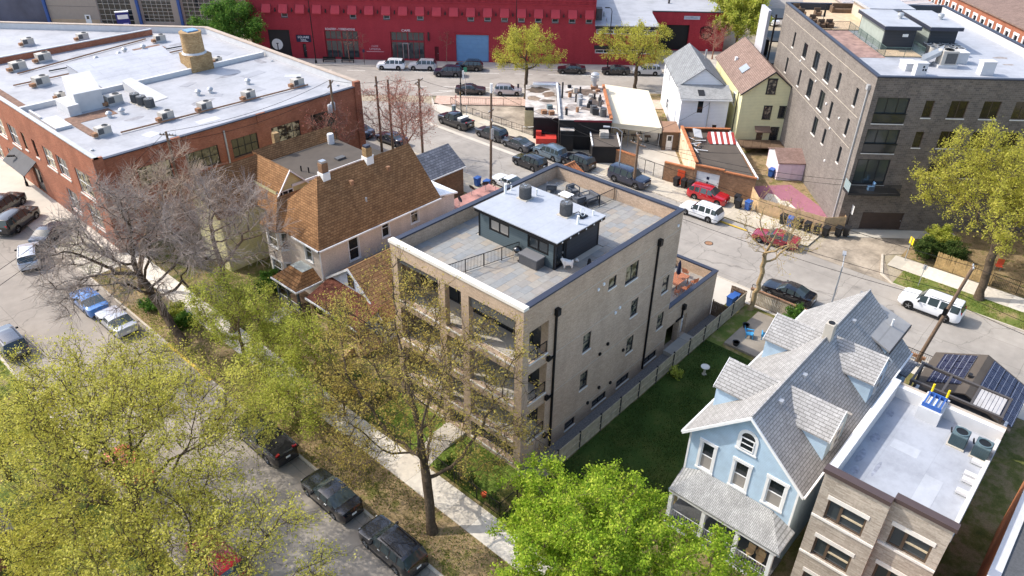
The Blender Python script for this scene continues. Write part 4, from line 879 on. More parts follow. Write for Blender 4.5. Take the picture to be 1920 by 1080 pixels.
T.add('parapet', MB().box(xb+.35, xe-.36, yr_-.03, yr_+.2, RZ-.2, RZ+.22), M['white_stucco']); T.add('stair_bulkhead', MB().box(xe-1.4, xe+.3, -20.6, -19.4, RZ-.2, H3-.05), M['white_stucco'])
def blob(x, y, z, rx, ry, seed, n=14):
    r_ = random.Random(seed); return MB().poly([(x+rx*(.65+.5*r_.random())*math.cos(2*math.pi*k/n), y+ry*(.65+.5*r_.random())*math.sin(2*math.pi*k/n), z) for k in range(n)])
for i, (a, b, rx, ry) in enumerate(((5.2,-18.5,.5,.22),(6.4,-18.3,.7,.2),(8.3,-18.4,.5,.25),(10.9,-18.3,.4,.2),(6.0,-19.3,.8,.12))): T.add('ponding_stain', blob(a, b, RZ+.004, rx, ry, 60+i), plain('pond_dark', L(146,149,158), .6, var=.3, scale=4))
for a, b, c_, d_ in ((4.2,7.4,-22.2,-21.3),(8.2,9.0,-20.6,-19.2),(11.5,12.4,-22.6,-21.9)): T.add('roof_patch', MB().box(a,b,c_,d_,RZ+.001,RZ+.008), membrane('patch_pale', L(176,179,184), 2.2, .2, .95))
for i, (a, b) in enumerate(((10.9,-21.85),(10.8,-23.0))):
    c = Thing('condenser', ('green-grey condenser on the modern white roof, nearer the blue crate' , 'green-grey condenser on the modern white roof, nearer the outer edge')[i], 'air conditioner', (a,b,RZ), group='condensers on the modern roof')
    c.add('pad', MB().box(a-.5,a+.5,b-.45,b+.45,RZ,RZ+.08), M['concrete']); c.add('casing', MB().box(a-.4,a+.4,b-.38,b+.38,RZ+.08,RZ+.85), M['hvac_green'])
    for k in range(9): c.add('louvre', MB().box(a-.42,a+.42,b-.4,b+.4,RZ+.14+k*.075,RZ+.17+k*.075), plain('louvre_dark', L(60,76,80), .5, .2))
    c.add('fan_ring', MB().lathe((a,b,RZ+.85), [(.38,0),(.38,.06),(.3,.06),(.3,0)], 20), M['hvac_green']); c.add('fan', MB().lathe((a,b,RZ+.86), [(.3,0),(.3,.01)], 18), M['fan'])
    c.add('pipe', MB().path([(a+.2,b+.45,RZ+.4),(a+.5,b+.55,RZ+.5),(a+.7,b+.5,RZ+.1)], .04), M['rubber'])
for i, (a, b) in enumerate(((9.97,-23.1),(8.74,-23.05),(8.25,-23.1),(7.2,-23.1))):
    v = Thing('roof_vent_hood', 'white vent hood at the modern roof edge, %s from the condensers' % ('first','second','third','fourth')[i], 'vent', (a,b,RZ), group='vent hoods on the modern roof')
    v.add('hood', MB().obox((a,b,RZ+.08), (.3,.6,.16), .0), M['white_stucco']); v.add('flashing', MB().box(a-.2,a+.2,b-.3,b+.35,RZ,RZ+.01), M['galv']); v.add('neck', MB().box(a-.1,a+.1,b-.2,b+.2,RZ+.01,RZ+.08), M['galv'])
v = Thing('blue_crate', 'blue plastic rack with yellow handles on the modern roof bulkhead', 'crate', (12.3,-20.0,H3-.05))
z_ = H3-.05
for k in range(4): v.add('bar', MB().box(11.7,12.9,-20.45+k*.28,-20.37+k*.28,z_+.1,z_+.22), M['plastic_blue'])
v.add('side_frame', MB().box(11.65,11.73,-20.5,-19.5,z_,z_+.25), M['plastic_blue']); v.add('side_frame', MB().box(12.87,12.95,-20.5,-19.5,z_,z_+.25), M['plastic_blue']); v.add('tub', MB().box(11.9,12.7,-20.3,-19.7,z_,z_+.1), M['white_paint'])
for b in (-20.4,-19.6): v.add('handle', MB().tube((12.95,b,z_+.1),(13.0,b,z_+.75),.06), M['sign_yellow'])
# rear terrace block with pergola behind the modern flats
T = Thing('rear_terrace', 'dark rear terrace with metal pergola behind the modern white-roofed block', 'terrace', (12.95,-23.5,0))
T.add('wall', MB().box(12.95,23.4,-23.5,-17.6,0,2.6), M['tan_stucco']); T.add('floor', MB().box(13.0,23.3,-23.4,-17.7,2.6,2.7), M['charcoal_panel'])
T.add('parapet', MB().box(13,23.4,-17.75,-17.55,2.6,3.6).box(13,23.4,-23.5,-23.3,2.6,3.6), M['white_stucco'])
pg = plain('pergola_metal', L(96,90,86), .5, .3, var=.05)
for a in (20.6,23.0):
    for b in (-17.5,-23.05): T.add('post', MB().box(a-.08,a+.08,b-.08,b+.08,2.7,5.5), pg)
    T.add('beam', MB().box(a-.09,a+.09,-23.15,-17.4,5.5,5.68), pg)
for b in (-17.5,-19.4,-21.2,-23.05): T.add('beam', MB().box(20.69,22.91,b-.07,b+.07,5.51,5.66), pg)
for k in range(7): T.add('louvre', MB().slab([(20.75,-21.3-k*.23,5.62),(22.85,-21.3-k*.23,5.62),(22.85,-21.5-k*.23,5.6),(20.75,-21.5-k*.23,5.6)], .03), plain('pergola_panel', L(186,182,178), .6))
# garage with solar panels
T = Thing('solar_garage', 'garage with dark blue solar panels on both roof slopes by the rear street', 'garage', (24.0,-23.6,0))
m = MB(); box_walls(m, 24.0, 29.6, -23.6, -17.4, 0, 2.65); T.add('wall', m, M['charcoal_panel'])
T.add('roof', gable_roof(MB(), 24.0, 29.6, -23.6, -17.4, 2.7, 4.1, 'x', .2), M['tar_roof'])
T.add('gable', MB().poly([(29.59,-23.6,2.65),(29.59,-17.4,2.65),(29.59,-20.5,4.0)]), M['charcoal_panel']); T.add('gable', MB().poly([(24.01,-23.6,2.65),(24.01,-17.4,2.65),(24.01,-20.5,4.0)]), M['charcoal_panel'])
sl = 1.4/3.1
def pv(xa_, xb_, ya, yb, side):
    z = lambda y: 4.1-abs(y+20.5)*sl+.08
    o = T.add('solar_panel', MB().slab([(xa_,ya,z(ya)),(xb_,ya,z(ya)),(xb_,yb,z(yb)),(xa_,yb,z(yb))] if ya < yb else [(xa_,yb,z(yb)),(xb_,yb,z(yb)),(xb_,ya,z(ya)),(xa_,ya,z(ya))], .04), M['pv'])
for i in range(5):
    for j in range(3): pv(24.3+i*1.06, 25.32+i*1.06, -21.0-j*.95-.9, -21.0-j*.95, -1)
for i in range(4):
    for j in range(2): pv(25.0+i*1.12, 26.07+i*1.12, -19.9+j*1.05, -18.9+j*1.05, 1)
T.add('roof_vent', MB().box(26.0,26.35,-20.3,-20.05,4.05,4.25), M['dark_frame'])
# orange brick neighbour at the frame edge
T = Thing('orange_brick_house', 'orange brick building with white coping and dark roof at the right frame edge', 'building', (-2,-31,0))
T.add('wall', MB().box(-2,17,-31,-25.5,0,8.0), M['tile_brick']); T.add('coping', MB().box(-2,13,-25.95,-25.45,8.0,8.2), M['white_stucco']); T.add('coping', MB().box(13,17.1,-25.95,-25.45,8.0,8.2), M['tile_brick'])
T.add('roof', MB().box(-2,17,-31,-25.95,8.0,8.08), M['hvac_dark']); T.add('skylight', MB().box(8.0,9.6,-27.4,-26.5,8.08,8.6), M['glass_clear']); T.add('roof_hatch', MB().box(10.8,12.6,-28.2,-26.8,8.08,8.9), M['dark_frame'])
# dark roof at the left frame edge
T = Thing('dark_roof_porch', 'dark shingled porch roof at the left frame edge', 'house', (-30,20,0))
T.add('wall', MB().box(-34,-26.2,17.2,23.6,0,2.8), M['red_brick']); T.add('roof', MB().slab([(-25,16.8,2.8),(-25,24,2.8),(-31,24,5.5),(-31,16.8,5.5)], .2), M['hvac_dark']); 
# ---------------------------------------------------------------- long red brick industrial building with white roof
T = Thing('brick_factory', 'long red brick industrial building with white flat roof, upper left', 'building', (-5,48.5,0))
IH = 10.0; c0 = (-5,48.5); c1 = (25.7,48.5); c2 = (26.0,83.4); c3 = (-5,121.0)
wR = Wl(c0, c1); wE = Wl(c1, c2); wN = Wl(c2, c3); wF = Wl(c3, c0)
Y0 = c3[1]
def fy(a, b, z0, z1): return (Y0-a, Y0-b, z0, z1)
fh = [fy(54.9,51.5,4.6,7.3),fy(59.6,57.0,5.1,7.3),fy(63.1,60.5,5.0,7.25),fy(66.1,65.2,5.1,7.15),fy(69.2,68.3,5.1,7.1),fy(73.4,70.7,4.65,7.05),fy(77.5,75,4.65,7),fy(83,80.5,4.65,7),fy(87.5,85,4.65,7),
      fy(77,74.4,.35,3.1),fy(82,79.5,.35,3.1),fy(87.5,85,.35,3.1),fy(69.5,67.0,.12,3.1),fy(59.5,57,1.2,3.6),fy(54.5,51.5,1.2,3.6)]
rh = [(3.5,6.85,5.9,7.95),(8.5,12.05,5.9,7.9),(13.6,16.7,5.9,7.95),(18.45,22.1,5.8,7.9),(23.6,26.7,5.7,8.0),(8.5,12.05,1.2,3.6),(13.6,16.7,1.2,3.6)]
m = MB(); wall(m, wR, 0, 9.0, rh, .2); wall(m, wF, 0, IH, fh, .2); wall(m, wE, 0, IH+.3); wall(m, wN, 0, IH+.3); T.add('wall', m, M['red_brick'])
m = MB(); wall(m, wR, 9.0, 9.75, u0=0, u1=wR.L); m.wbox(wR, -.25, .7, 0, IH+.1, -.1, .2).wbox(wR, 7.35, 8.3, 0, 9.9, -.1, .18).wbox(wR, 16.95, 18.0, 8.8, 9.9, -.1, .12).wbox(wR, wR.L-.7, wR.L+.15, 0, IH+.4, -.3, .18); T.add('pilasters', m, M['red_brick'])
for h in fh: 
    if h[2] > .2: window(T, wF, h, M['white_trim'] if h[1]-h[0] > 1 else M['dark_frame'], M['glass_warm'], nx=2 if h[1]-h[0] > 1.5 else 1, nz=2, depth=.17, sill=M['stone'], sill_h=.16, sill_out=.08)
for h in rh: window(T, wR, h, M['dark_frame'], M['glass_warm'], nx=4, nz=2, depth=.17, fw=.08, sill=M['old_brick'])
door(T, wF, fy(69.5,67.0,.12,3.1), M['dark_frame'], .18, panes=(.2,.9))
T.add('entrance_awning', MB().slab([(-5,73.6,4.1),(-5,67.2,4.1),(-6.6,67.2,2.9),(-6.6,73.6,2.9)], .08), plain('awning_grey', L(84,84,86), .8))
T.add('downspout', MB().wbox(wR, 12.9, 13.05, 0, 9.2, .02, .16), M['galv'])
RZ = 9.5
T.add('roof', MB().slab([(-4.7,48.75,RZ),(25.4,48.75,RZ),(25.6,83.2,RZ),(-4.7,120,RZ)], .3), M['white_roof'])
T.add('coping', MB().slab([(-5.1,48.3,IH+.1),(-4.65,48.3,IH+.1),(-4.65,120,IH+.1),(-5.1,120,IH+.1)], .12), M['galv'])
T.add('coping', MB().box(-4.6,25.5,48.35,48.8,9.75,9.86), M['coping_dark'])
T.add('parapet', MB().slab([(25.25,48.7,IH+.3),(25.7,48.7,IH+.3),(26.0,83.3,IH+.3),(25.5,83.2,IH+.3)], 1.0), M['white_stucco']); T.add('coping', MB().slab([(25.2,48.7,IH+.42),(25.8,48.7,IH+.42),(26.1,83.4,IH+.42),(25.45,83.2,IH+.42)], .11), plain('tan_coping', L(176,158,140), .6))
T.add('parapet', MB().slab([(25.5,83.2,IH+.3),(26.0,83.4,IH+.3),(-5,120.9,IH+.3),(-5,120.2,IH+.3)], 1.0), M['white_stucco']); T.add('coping', MB().slab([(25.5,83.15,IH+.42),(26.1,83.45,IH+.42),(-5,121,IH+.42),(-5,120.1,IH+.42)], .11), MATS['tan_coping'])
T.add('fire_wall', MB().box(-4.6,25.2,67.7,68.1,RZ-.1,RZ+.55), M['white_stucco']); fw2 = T.add('fire_wall', MB().box(-4.6,20.0,88.0,88.35,RZ-.1,RZ+.75), M['red_brick']); T.add('fire_wall_cap', MB().box(-4.6,20.0,87.95,88.4,RZ+.75,RZ+.85), M['galv'], fw2)
T.add('roof_monitor', MB().slab([(3.8,76.0,RZ+1.7),(4.5,68.3,RZ+.45),(14.9,68.3,RZ+.45),(15.6,76.0,RZ+1.7)], .15).poly([(3.8,76.0,RZ+1.6),(15.6,76,RZ+1.6),(15.6,76,RZ),(3.8,76,RZ)]).poly([(3.8,76,RZ),(3.8,76,RZ+1.6),(4.5,68.3,RZ+.4),(4.5,68.3,RZ)]).poly([(15.6,76,RZ),(15.6,76,RZ+1.6),(14.9,68.3,RZ+.4),(14.9,68.3,RZ)]), membrane('monitor', L(184,185,190), 1.1, .2, .7))
T.add('stair_penthouse', MB().slab([(-.4,63.4,RZ+2.0),(2.4,63.2,RZ+2.0),(3.3,67.5,RZ+2.9),(.3,67.6,RZ+2.9)], 3.0).box(-1.5,-.3,62.8,66,RZ-.1,RZ+1.1), M['white_stucco']); T.add('roof_curb', MB().box(-4.2,-2.6,59.5,63.4,RZ-.1,RZ+.3).box(-4.2,-4.0,63.4,66.5,RZ-.1,RZ+.5), M['white_stucco'])
T.add('sloped_hood', MB().poly([(6.2,66.9,RZ+1.2),(7.5,67.5,RZ+1.2),(8.6,61.2,RZ+.05),(6.5,60.8,RZ+.05)]).poly([(6.2,66.9,RZ+1.2),(6.5,60.8,RZ+.05),(6.2,66.9,RZ)]), M['white_stucco'])
T.add('rust_walkway', MB().box(-4.3,-3.4,69,80,RZ+.01,RZ+.06), M['walkway_rust']); T.add('rust_walkway', MB().box(-2.2,2.4,60.2,62.6,RZ+.01,RZ+.03), M['walkway_rust']); T.add('rust_walkway', MB().box(-2.4,-1.6,55.8,62.2,RZ+.03,RZ+.07), M['walkway_rust']); T.add('rust_patch', MB().box(14.5,18.2,80.5,82.8,RZ+.01,RZ+.03), M['walkway_rust'])
for a, b in (((0,54.2),(22,53.4)),((-2,77.4),(19,77.4)),((3,80.2),(22,79)),((0,81.8),(18,86))): T.add('gas_pipe', MB().tube((a[0],a[1],RZ+.18),(b[0],b[1],RZ+.18),.09,n=6), M['rust'] if a[0] < 1 else M['dark_frame'])
cs = T.add('chimney_base', MB().box(15.0,17.9,67.5,70.2,RZ-.1,RZ+2.0), M['chimney_brick']); T.add('chimney_drum', MB().lathe((16.4,68.9,RZ+2.0), [(1.35,0),(1.3,.1),(1.25,2.3),(1.32,2.35),(1.32,2.6)], 20), M['chimney_brick'], cs, smooth=40); T.add('chimney_mortar_cap', MB().lathe((16.4,68.9,RZ+1.98), [(1.5,0),(1.36,.22)], 20), M['white_stucco'], cs); T.add('chimney_lid', MB().box(15.8,17.2,68.3,69.6,RZ+4.6,RZ+4.75), M['door_blue'], cs)
for i, (a, b, w_, h_) in enumerate(((8,51.5,2.4,1.2),(17,57,1.6,2.2),(20,62,3,1.4),(2,52,1.4,1.4),(12.5,64,1.8,1.0),(22,73,1.6,2.8),(19.5,77.5,2.6,1.2),(8,84.5,3,1.4),(13,58,.9,.9),(23,58,1.2,2.0))): T.add('roof_patch', MB().obox((a,b,RZ+.004),(w_,h_,.012),.1*i), membrane('patch_grey', L(158,158,162), 2.2, .3, .9) if i % 3 else membrane('patch_light', L(190,190,192), 2.2, .2, .9))
for i, (a, b, rx, ry) in enumerate(((17.5,63.5,1.6,.5),(10.5,57.2,1.8,.6),(23.5,66,.6,1.4),(3.0,57.5,1.2,.5),(20.5,81,1.8,.6))): T.add('ponding_stain', blob(a, b, RZ+.003+.0005*i, rx, ry, 80+i), plain('pond_grey', L(140,138,140), .6, var=.25, scale=2))
for a, b in ((-3.8,52),(24.5,51),(24.6,65),(3.5,50)): T.add('roof_drain', MB().lathe((a,b,RZ), [(.3,0),(.3,.02),(.16,.03),(.16,.14),(.05,.16)], 12), M['galv'])
# rooftop units
def rtu(x, y, z, s, rz, label, group, mat=None):
    t = Thing('rooftop_unit', label, 'air conditioner', (x,y,z), group=group); t.base = (0,0,0); t.o.rotation_euler = (0,0,rz)
    t.add('curb', MB().box(-s*.62,s*.62,-s*.4,s*.4,0,.25), M['galv']); t.add('casing', MB().box(-s*.6,s*.6,-s*.38,s*.38,.25,.25+s*.62), mat or M['hvac'])
    t.add('coil', MB().box(-s*.605,-s*.1,-s*.385,-s*.37,.32,.2+s*.58), M['hvac_dark']); t.add('coil', MB().box(s*.59,s*.605,-s*.3,s*.3,.32,.2+s*.58), M['hvac_dark'])
    t.add('fan_ring', MB().lathe((s*.25,0,.25+s*.62), [(s*.26,0),(s*.26,.06),(s*.2,.06),(s*.2,0)], 18), M['hvac_dark']); t.add('fan', MB().lathe((s*.25,0,.25+s*.62), [(s*.2,0),(s*.2,.02)], 16), M['fan'])
    t.add('duct', MB().box(-s*1.0,-s*.6,-s*.22,s*.22,.15,.5), M['rust'])
    return t
spots = [(5.8,94.5,'tall silver unit beyond the red fire wall, farthest left'),(12.0,92,'faded pink unit beyond the red fire wall'),(4.4,85.4,'large grey unit just in front of the red fire wall'),(.8,83.7,'grey unit nearest the left frame edge'),(.5,75.7,'grey unit left of the sloping monitor roof'),(.1,69.3,'small unit behind the white stair penthouse'),(19,83.8,'unit in the rear corner near the green tree'),
         (3.5,63.4,'dark unit touching the white stair penthouse'),(-1.3,55.1,'unit nearest the front corner of the factory roof'),(5.1,54.7,'second unit from the front corner along the rusty pipe'),(9.4,54.5,'third unit from the front corner along the rusty pipe'),(14.7,54.4,'fourth unit from the front corner along the rusty pipe'),(21.1,54.2,'last unit along the rusty pipe, by the street end'),(19.4,69.2,'small unit right of the round brick chimney')]
for i, (a, b, lb) in enumerate(spots): rtu(a, b, RZ, 1.35 if i in (2,3,4,7) else 1.15 if i not in (5,13) else .8, (.05*i) % .3, 'rooftop air unit, '+lb, 'units on the factory roof')
for i, (a, b) in enumerate(((5.4,62.3),(5.5,61.0),(5.7,59.6))): condenser(a, b, RZ, .5, 1.0, ('dark round condenser, rear of the row of three on the factory roof','dark round condenser, middle of the row of three on the factory roof','dark round condenser, front of the row of three on the factory roof')[i], 'row of three factory condensers')
for i, (a, b) in enumerate(((9,80.8),(11.9,80.7),(11.1,76.5),(13.4,76.3),(1.3,59.7),(2.7,59.8),(11.4,59.6),(12.8,59.4),(17.5,59.1))):
    v = Thing('turbine_vent', 'small white mushroom vent on the factory roof, ' + ('left one behind the monitor','right one behind the monitor','left one on the monitor slope','right one on the monitor slope','left one of the front pair','right one of the front pair','left one of the middle pair','right one of the middle pair','lone one toward the street')[i], 'vent', (a,b,RZ), group='mushroom vents on the factory roof')
    v.add('stem', MB().lathe((a,b,RZ), [(.24,0),(.2,.35+(1.5 if i in (2,3) else 0))], 12), M['white_stucco']); v.add('cap', MB().lathe((a,b,RZ+.35+(1.5 if i in (2,3) else 0)), [(.34,0),(.36,.1),(.2,.3),(.05,.34)], 14), M['galv'], smooth=40)
# ---------------------------------------------------------------- red cafe building (diagonal grid from here: x = along the avenue, y = away from it)
V0 = 94.5; EU = 11.0
T = Thing('cafe_building', 'long dark red painted brick building with awnings and cafe front on the avenue', 'building', (-47.6,V0,0), diag=True)
w = Wl((-47.6,V0),(EU,V0)); O = 47.6
wi = [-45.0+2.84*k+(0 if k < 4 else .25) for k in range(20)]
openW = [1,5,7,9,12,13,14,15,16,17,18,19]
hs = [(-44.7+O,-41.0+O,.12,4.9),(-39.0+O,-38.4+O,.2,2.6),(-35+O,-29.2+O,.3,4.95),(-23.7+O,-17.9+O,.3,4.95),(-12.5+O,-6.9+O,.12,4.7),(-16.2+O,-15.5+O,.2,2.6)]
up = [(wi[k]+.2+O, wi[k]+1.3+O, 7.0, 8.3) for k in openW]
m = MB(); wall(m, w, 0, 11.6, hs+up, .3); wall(m, Wl((EU,V0),(EU,V0+30)), 0, 11.6); wall(m, Wl((EU,V0+30),(-47.6,V0+30)), 0, 11.6); wall(m, Wl((-47.6,V0+30),(-47.6,V0)), 0, 11.6); T.add('wall', m, M['red_paint'])
T.add('roof', MB().box(-47.6,EU,V0+.1,V0+30,11.0,11.1), M['white_roof'])
T.add('cornice', MB().wbox(w,0,w.L,9.85,10.0,.002,.12).wbox(w,0,w.L,10.45,10.6,.002,.2), M['red_paint'])
for k in range(52): T.add('corbel', MB().wbox(w,.2+k*1.12,.85+k*1.12,10.02,10.42,.002,.1), M['red_paint'])
awm = plain('awning_red', L(184,62,70), .8, var=.05)
def wp(w, u, z, o): return (w.p[0]+w.d[0]*u+w.n[0]*o, w.p[1]+w.d[1]*u+w.n[1]*o, z)
for k, u in enumerate(wi):
    a = u+O; b = a+1.5; q = MB()
    q.poly([wp(w,a,9.1,.02),wp(w,b,9.1,.02),wp(w,b,7.95,.75),wp(w,a,7.95,.75)]).poly([wp(w,a,9.1,.02),wp(w,a,7.95,.75),wp(w,a,7.95,.02)]).poly([wp(w,b,9.1,.02),wp(w,b,7.95,.02),wp(w,b,7.95,.75)]).poly([wp(w,a,7.95,.75),wp(w,b,7.95,.75),wp(w,b,7.78,.75),wp(w,a,7.78,.75)])
    aw = T.add('window_awning', q, awm); [T.add('awning_frame', MB().tube(wp(w,q_,9.1,.03),wp(w,q_,7.8,.77),.03,n=4), M['dark_frame'], aw) for q_ in (a, b)]
    T.add('wall_lantern', MB().wbox(w,b+.55,b+.75,7.9,8.25,.0,.25).wbox(w,b+.6,b+.7,8.25,8.5,.0,.12), M['dark_frame'])
for h in up: window(T, w, h, M['galv'], M['glass_clear'], nz=2, depth=.2, fw=.12, sill=M['hvac_dark'], sill_h=.12)
T.add('black_door', MB().wbox(w,hs[0][0]+.01,hs[0][1]-.01,.13,4.89,-.3,-.2), M['dark_frame'])
cx, cz = -43.4+O, 2.4; q = MB()
q.poly([wp(w,cx+.95*math.cos(t*math.pi/12),cz+.95*math.sin(t*math.pi/12),-.19) for t in range(24)]); T.add('white_disc', q, M['white_paint']); T.add('disc_emblem', MB().wbox(w,cx-.06,cx+.1,cz-1.0,cz+.15,-.188,-.17).wbox(w,cx-.2,cx+.24,cz+.1,cz+.22,-.188,-.17), M['dark_frame'])
door(T, w, hs[1], M['dark_frame'], .25, panes=(.4,.9)); door(T, w, hs[5], plain('door_red', L(96,24,30), .6), .2)
T.add('sign_board', MB().wbox(w,-39.9+O,-37.4+O,2.95,4.1,.01,.1), M['sign_navy']); text(T,'SQUARE',w,-38.65+O,3.75,.52,M['letter_white'],.11); text(T,'NAIL',w,-38.65+O,3.3,.46,M['letter_white'],.11); T.add('sign_rule', MB().wbox(w,-39.2+O,-37.9+O,3.04,3.09,.1,.12), M['letter_white'])
red_fr = plain('frame_red', L(140,40,48), .5, var=.04)
for h in (hs[2], hs[3]):
    f = window(T, w, (h[0]+.05,h[1]-.05,h[2],h[3]), red_fr, M['glass_clear'], nx=6, nz=1, depth=.28, fw=.12, name='shopfront'); T.add('transom', MB().wbox(w,h[0]+.05,h[1]-.05,3.2,3.5,-.3,-.16), red_fr, f); T.add('mid_post', MB().wbox(w,(h[0]+h[1])/2-.12,(h[0]+h[1])/2+.12,h[2],h[3],-.3,-.16), red_fr, f)
    T.add('upper_shade', MB().wquad(w,h[0]+.1,h[1]-.1,3.55,4.85,-.262), plain('shade_glass', L(150,146,132), .3, var=.15, scale=1.2), f)
T.add('cafe_door', MB().wbox(w,-21.7+O,-21.6+O,.3,3.1,-.15,-.1).wbox(w,-20.8+O,-20.7+O,.3,3.1,-.15,-.1).wbox(w,-21.6+O,-20.8+O,3.0,3.1,-.15,-.1), M['steel'])
text(T,'ROASTERY - TORREFAZIONE',w,-32.2+O,5.2,.5,M['letter_white'],.06,sx=.78); text(T,'CAFE',w,-21.0+O,5.2,.52,M['letter_white'],.06,sx=1.25)
text(T,'CAFFE',w,-26.5+O,2.45,.42,plain('letter_faded', L(214,176,180), .8),.02); text(T,'UMBRIA',w,-26.5+O,1.95,.55,MATS['letter_faded'],.02); T.add('strap_line', MB().wbox(w,-28.0+O,-25.0+O,1.5,1.58,.002,.012), MATS['letter_faded'])
T.add('roller_door', MB().wbox(w,hs[4][0]+.01,hs[4][1]-.01,.13,4.69,-.3,-.2), M['door_blue'])
for k in range(6): T.add('door_panel', MB().wbox(w,hs[4][0]+.05,hs[4][1]-.05,.2+k*.75,.9+k*.75,-.2,-.185), M['door_blue'])
T.add('door_lintel', MB().wbox(w,hs[4][0]-.3,hs[4][1]+.3,4.95,5.05,.002,.08), M['red_paint']); T.add('barber_pole', MB().wbox(w,-17.3+O,-17.05+O,3.6,5.0,.02,.2), M['dark_frame'])
# lower red wing with white roof and lion crest wall
T = Thing('red_low_building', 'low red building with white roof and a dark crest on its end wall', 'building', (EU,V0,0), diag=True)
wa = Wl((EU+.02,V0),(21.9,V0)); wb = Wl((21.9,V0),(21.9,104.2)); wc = Wl((21.9,104.2),(35.4,104.2)); we = Wl((35.4,104.2),(35.4,128))
ha = [(.3,10.4,5.3,6.05),(.3,10.4,2.05,2.7)]; hc = [(.8,7.0,.15,4.7)]
m = MB(); wall(m, wa, 0, 6.6, ha, .2); wall(m, wb, 0, 6.6); wall(m, wc, 0, 6.9, hc, .6); wall(m, we, 0, 6.9); wall(m, Wl((35.4,128),(EU,128)), 0, 6.9); T.add('wall', m, M['red_paint'])
for h in ha: window(T, wa, h, M['white_trim'], M['glass'], nx=7, depth=.15, fw=.1)
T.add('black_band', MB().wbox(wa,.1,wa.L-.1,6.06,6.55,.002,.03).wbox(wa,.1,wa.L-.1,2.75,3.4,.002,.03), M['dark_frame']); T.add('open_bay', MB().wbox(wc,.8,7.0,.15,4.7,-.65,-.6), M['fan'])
T.add('roof', MB().slab([(EU,V0,6.7),(21.9,V0,6.7),(21.9,104.3,6.7),(35.3,104.3,6.7),(35.3,128,6.7),(EU,128,6.7)], .15), M['white_roof']); T.add('roof_edge', MB().wbox(wc,0,wc.L,6.9,7.02,-.4,.06), M['dark_frame'])
T.add('sign_board', MB().wbox(wc,5.75,8.6,5.7,6.3,.01,.08), plain('sign_grey', L(176,178,188), .6)); T.add('sign_line', MB().wbox(wc,6.9,7.4,6.12,6.17,.08,.09).wbox(wc,6.1,8.2,5.95,6.0,.08,.09), M['sign_navy'])
cu, cz = 10.1, 3.45; q = MB(); shield = [(-1.15,.85),(-.6,1.1),(0,1.18),(.6,1.1),(1.15,.85),(1.2,.0),(.75,-.85),(0,-1.3),(-.75,-.85),(-1.2,0)]
q.poly([wp(wc,cu+a,cz+b,.02) for a, b in shield]); cr = T.add('crest', q, plain('crest_dark', L(70,22,26), .8, var=.3, scale=2))
q = MB().poly([wp(wc,cu+a*.8,cz+b*.75-.1,.03) for a, b in shield]); T.add('crest_field', q, plain('crest_red', L(118,28,36), .8, var=.3, scale=3), cr); q = MB().poly([wp(wc,cu+a,cz+b,.035) for a, b in ((-.75,-.1),(-.2,-.3),(-.35,-.95))]).poly([wp(wc,cu+a,cz+b,.035) for a, b in ((.75,-.1),(.2,-.35),(.35,-.95))]); T.add('crest_mark', q, M['dark_frame'], cr)
for i, (u, v, s) in enumerate(((13,101,.5),(13.2,97.5,.3),(26,112,.4),(24,120,.6))): T.add('roof_vent', MB().lathe((u,v,6.7), [(s*.5,0),(s*.4,s*1.2),(s*.7,s*1.3),(s*.2,s*1.8)], 12), M['galv'] if i != 2 else M['dark_frame'])
T.add('meter_box', MB().box(11.4,12.4,98,99.6,6.7,8.6).box(11.3,12.0,101,102,6.7,8.0), M['hvac_dark'])
# ---------------------------------------------------------------- concrete garage building far left
GV = 113.5
T = Thing('service_garage', 'grey concrete service garage with blue posts and gridded doors, top left corner', 'building', (-130,GV,0), diag=True)
w = Wl((-130,GV),(-57,GV)); m = MB()
dh = [(46.4,53.0,.15,7.2),(55.0,60.9,.9,5.6),(63.0,69.5,.1,5.4)]
wall(m, w, 0, 12, dh, .3); wall(m, Wl((-57,GV),(-57,GV+20)), 0, 12); T.add('wall', m, M['concrete_panel'])
for h in dh: window(T, w, h, M['hvac'], M['glass'], nx=6, nz=7, depth=.25, fw=.1, name='gridded_door')
for u in (36.3,54.4,62.5): T.add('blue_post', MB().wbox(w,u-.25,u+.25,0,12,.0,.4), M['blue_post'])
T.add('plinth', MB().wbox(w,36.7,46.2,0,1.2,.002,.06), plain('plinth', L(184,160,132), .8)); T.add('side_door', MB().wbox(w,43.5,44.6,.0,2.1,.07,.12), M['white_paint']); T.add('door_pane', MB().wbox(w,43.8,44.3,1.3,1.9,.12,.13), M['glass'])
T.add('glass_wall', MB().wbox(w,0,36,0,12,.01,.1), plain('glazing', L(84,88,106), .2, var=.25, scale=.3)); T.add('panel_joint', MB().wbox(w,36.8,46.3,3.6,3.65,.002,.02), M['hvac_dark'])
def ray_v(px, py, v):
    d = RT*((px-960)/FPX) - UP*((py-540)/FPX) + FW; n = np.array([-US, UC, 0]); t = (v-CAM@n)/(d@n); p = CAM+t*d
    return p[0]*UC+p[1]*US, p[2]
su, sz = ray_v(219, 40, 97.0)
T = Thing('pylon_sign', 'tall blue sign with white lettering behind the factory parapet', 'sign', (su,97,0), diag=True)
ws_ = Wl((su,97),(su+1.9,97.9)); T.add('cabinet', MB().wbox(ws_,0,ws_.L,2.2,6.5,-.5,0), M['sign_blue']); T.add('header', MB().wbox(ws_,.25,ws_.L-.15,5.4,6.1,.005,.03), M['white_paint'])
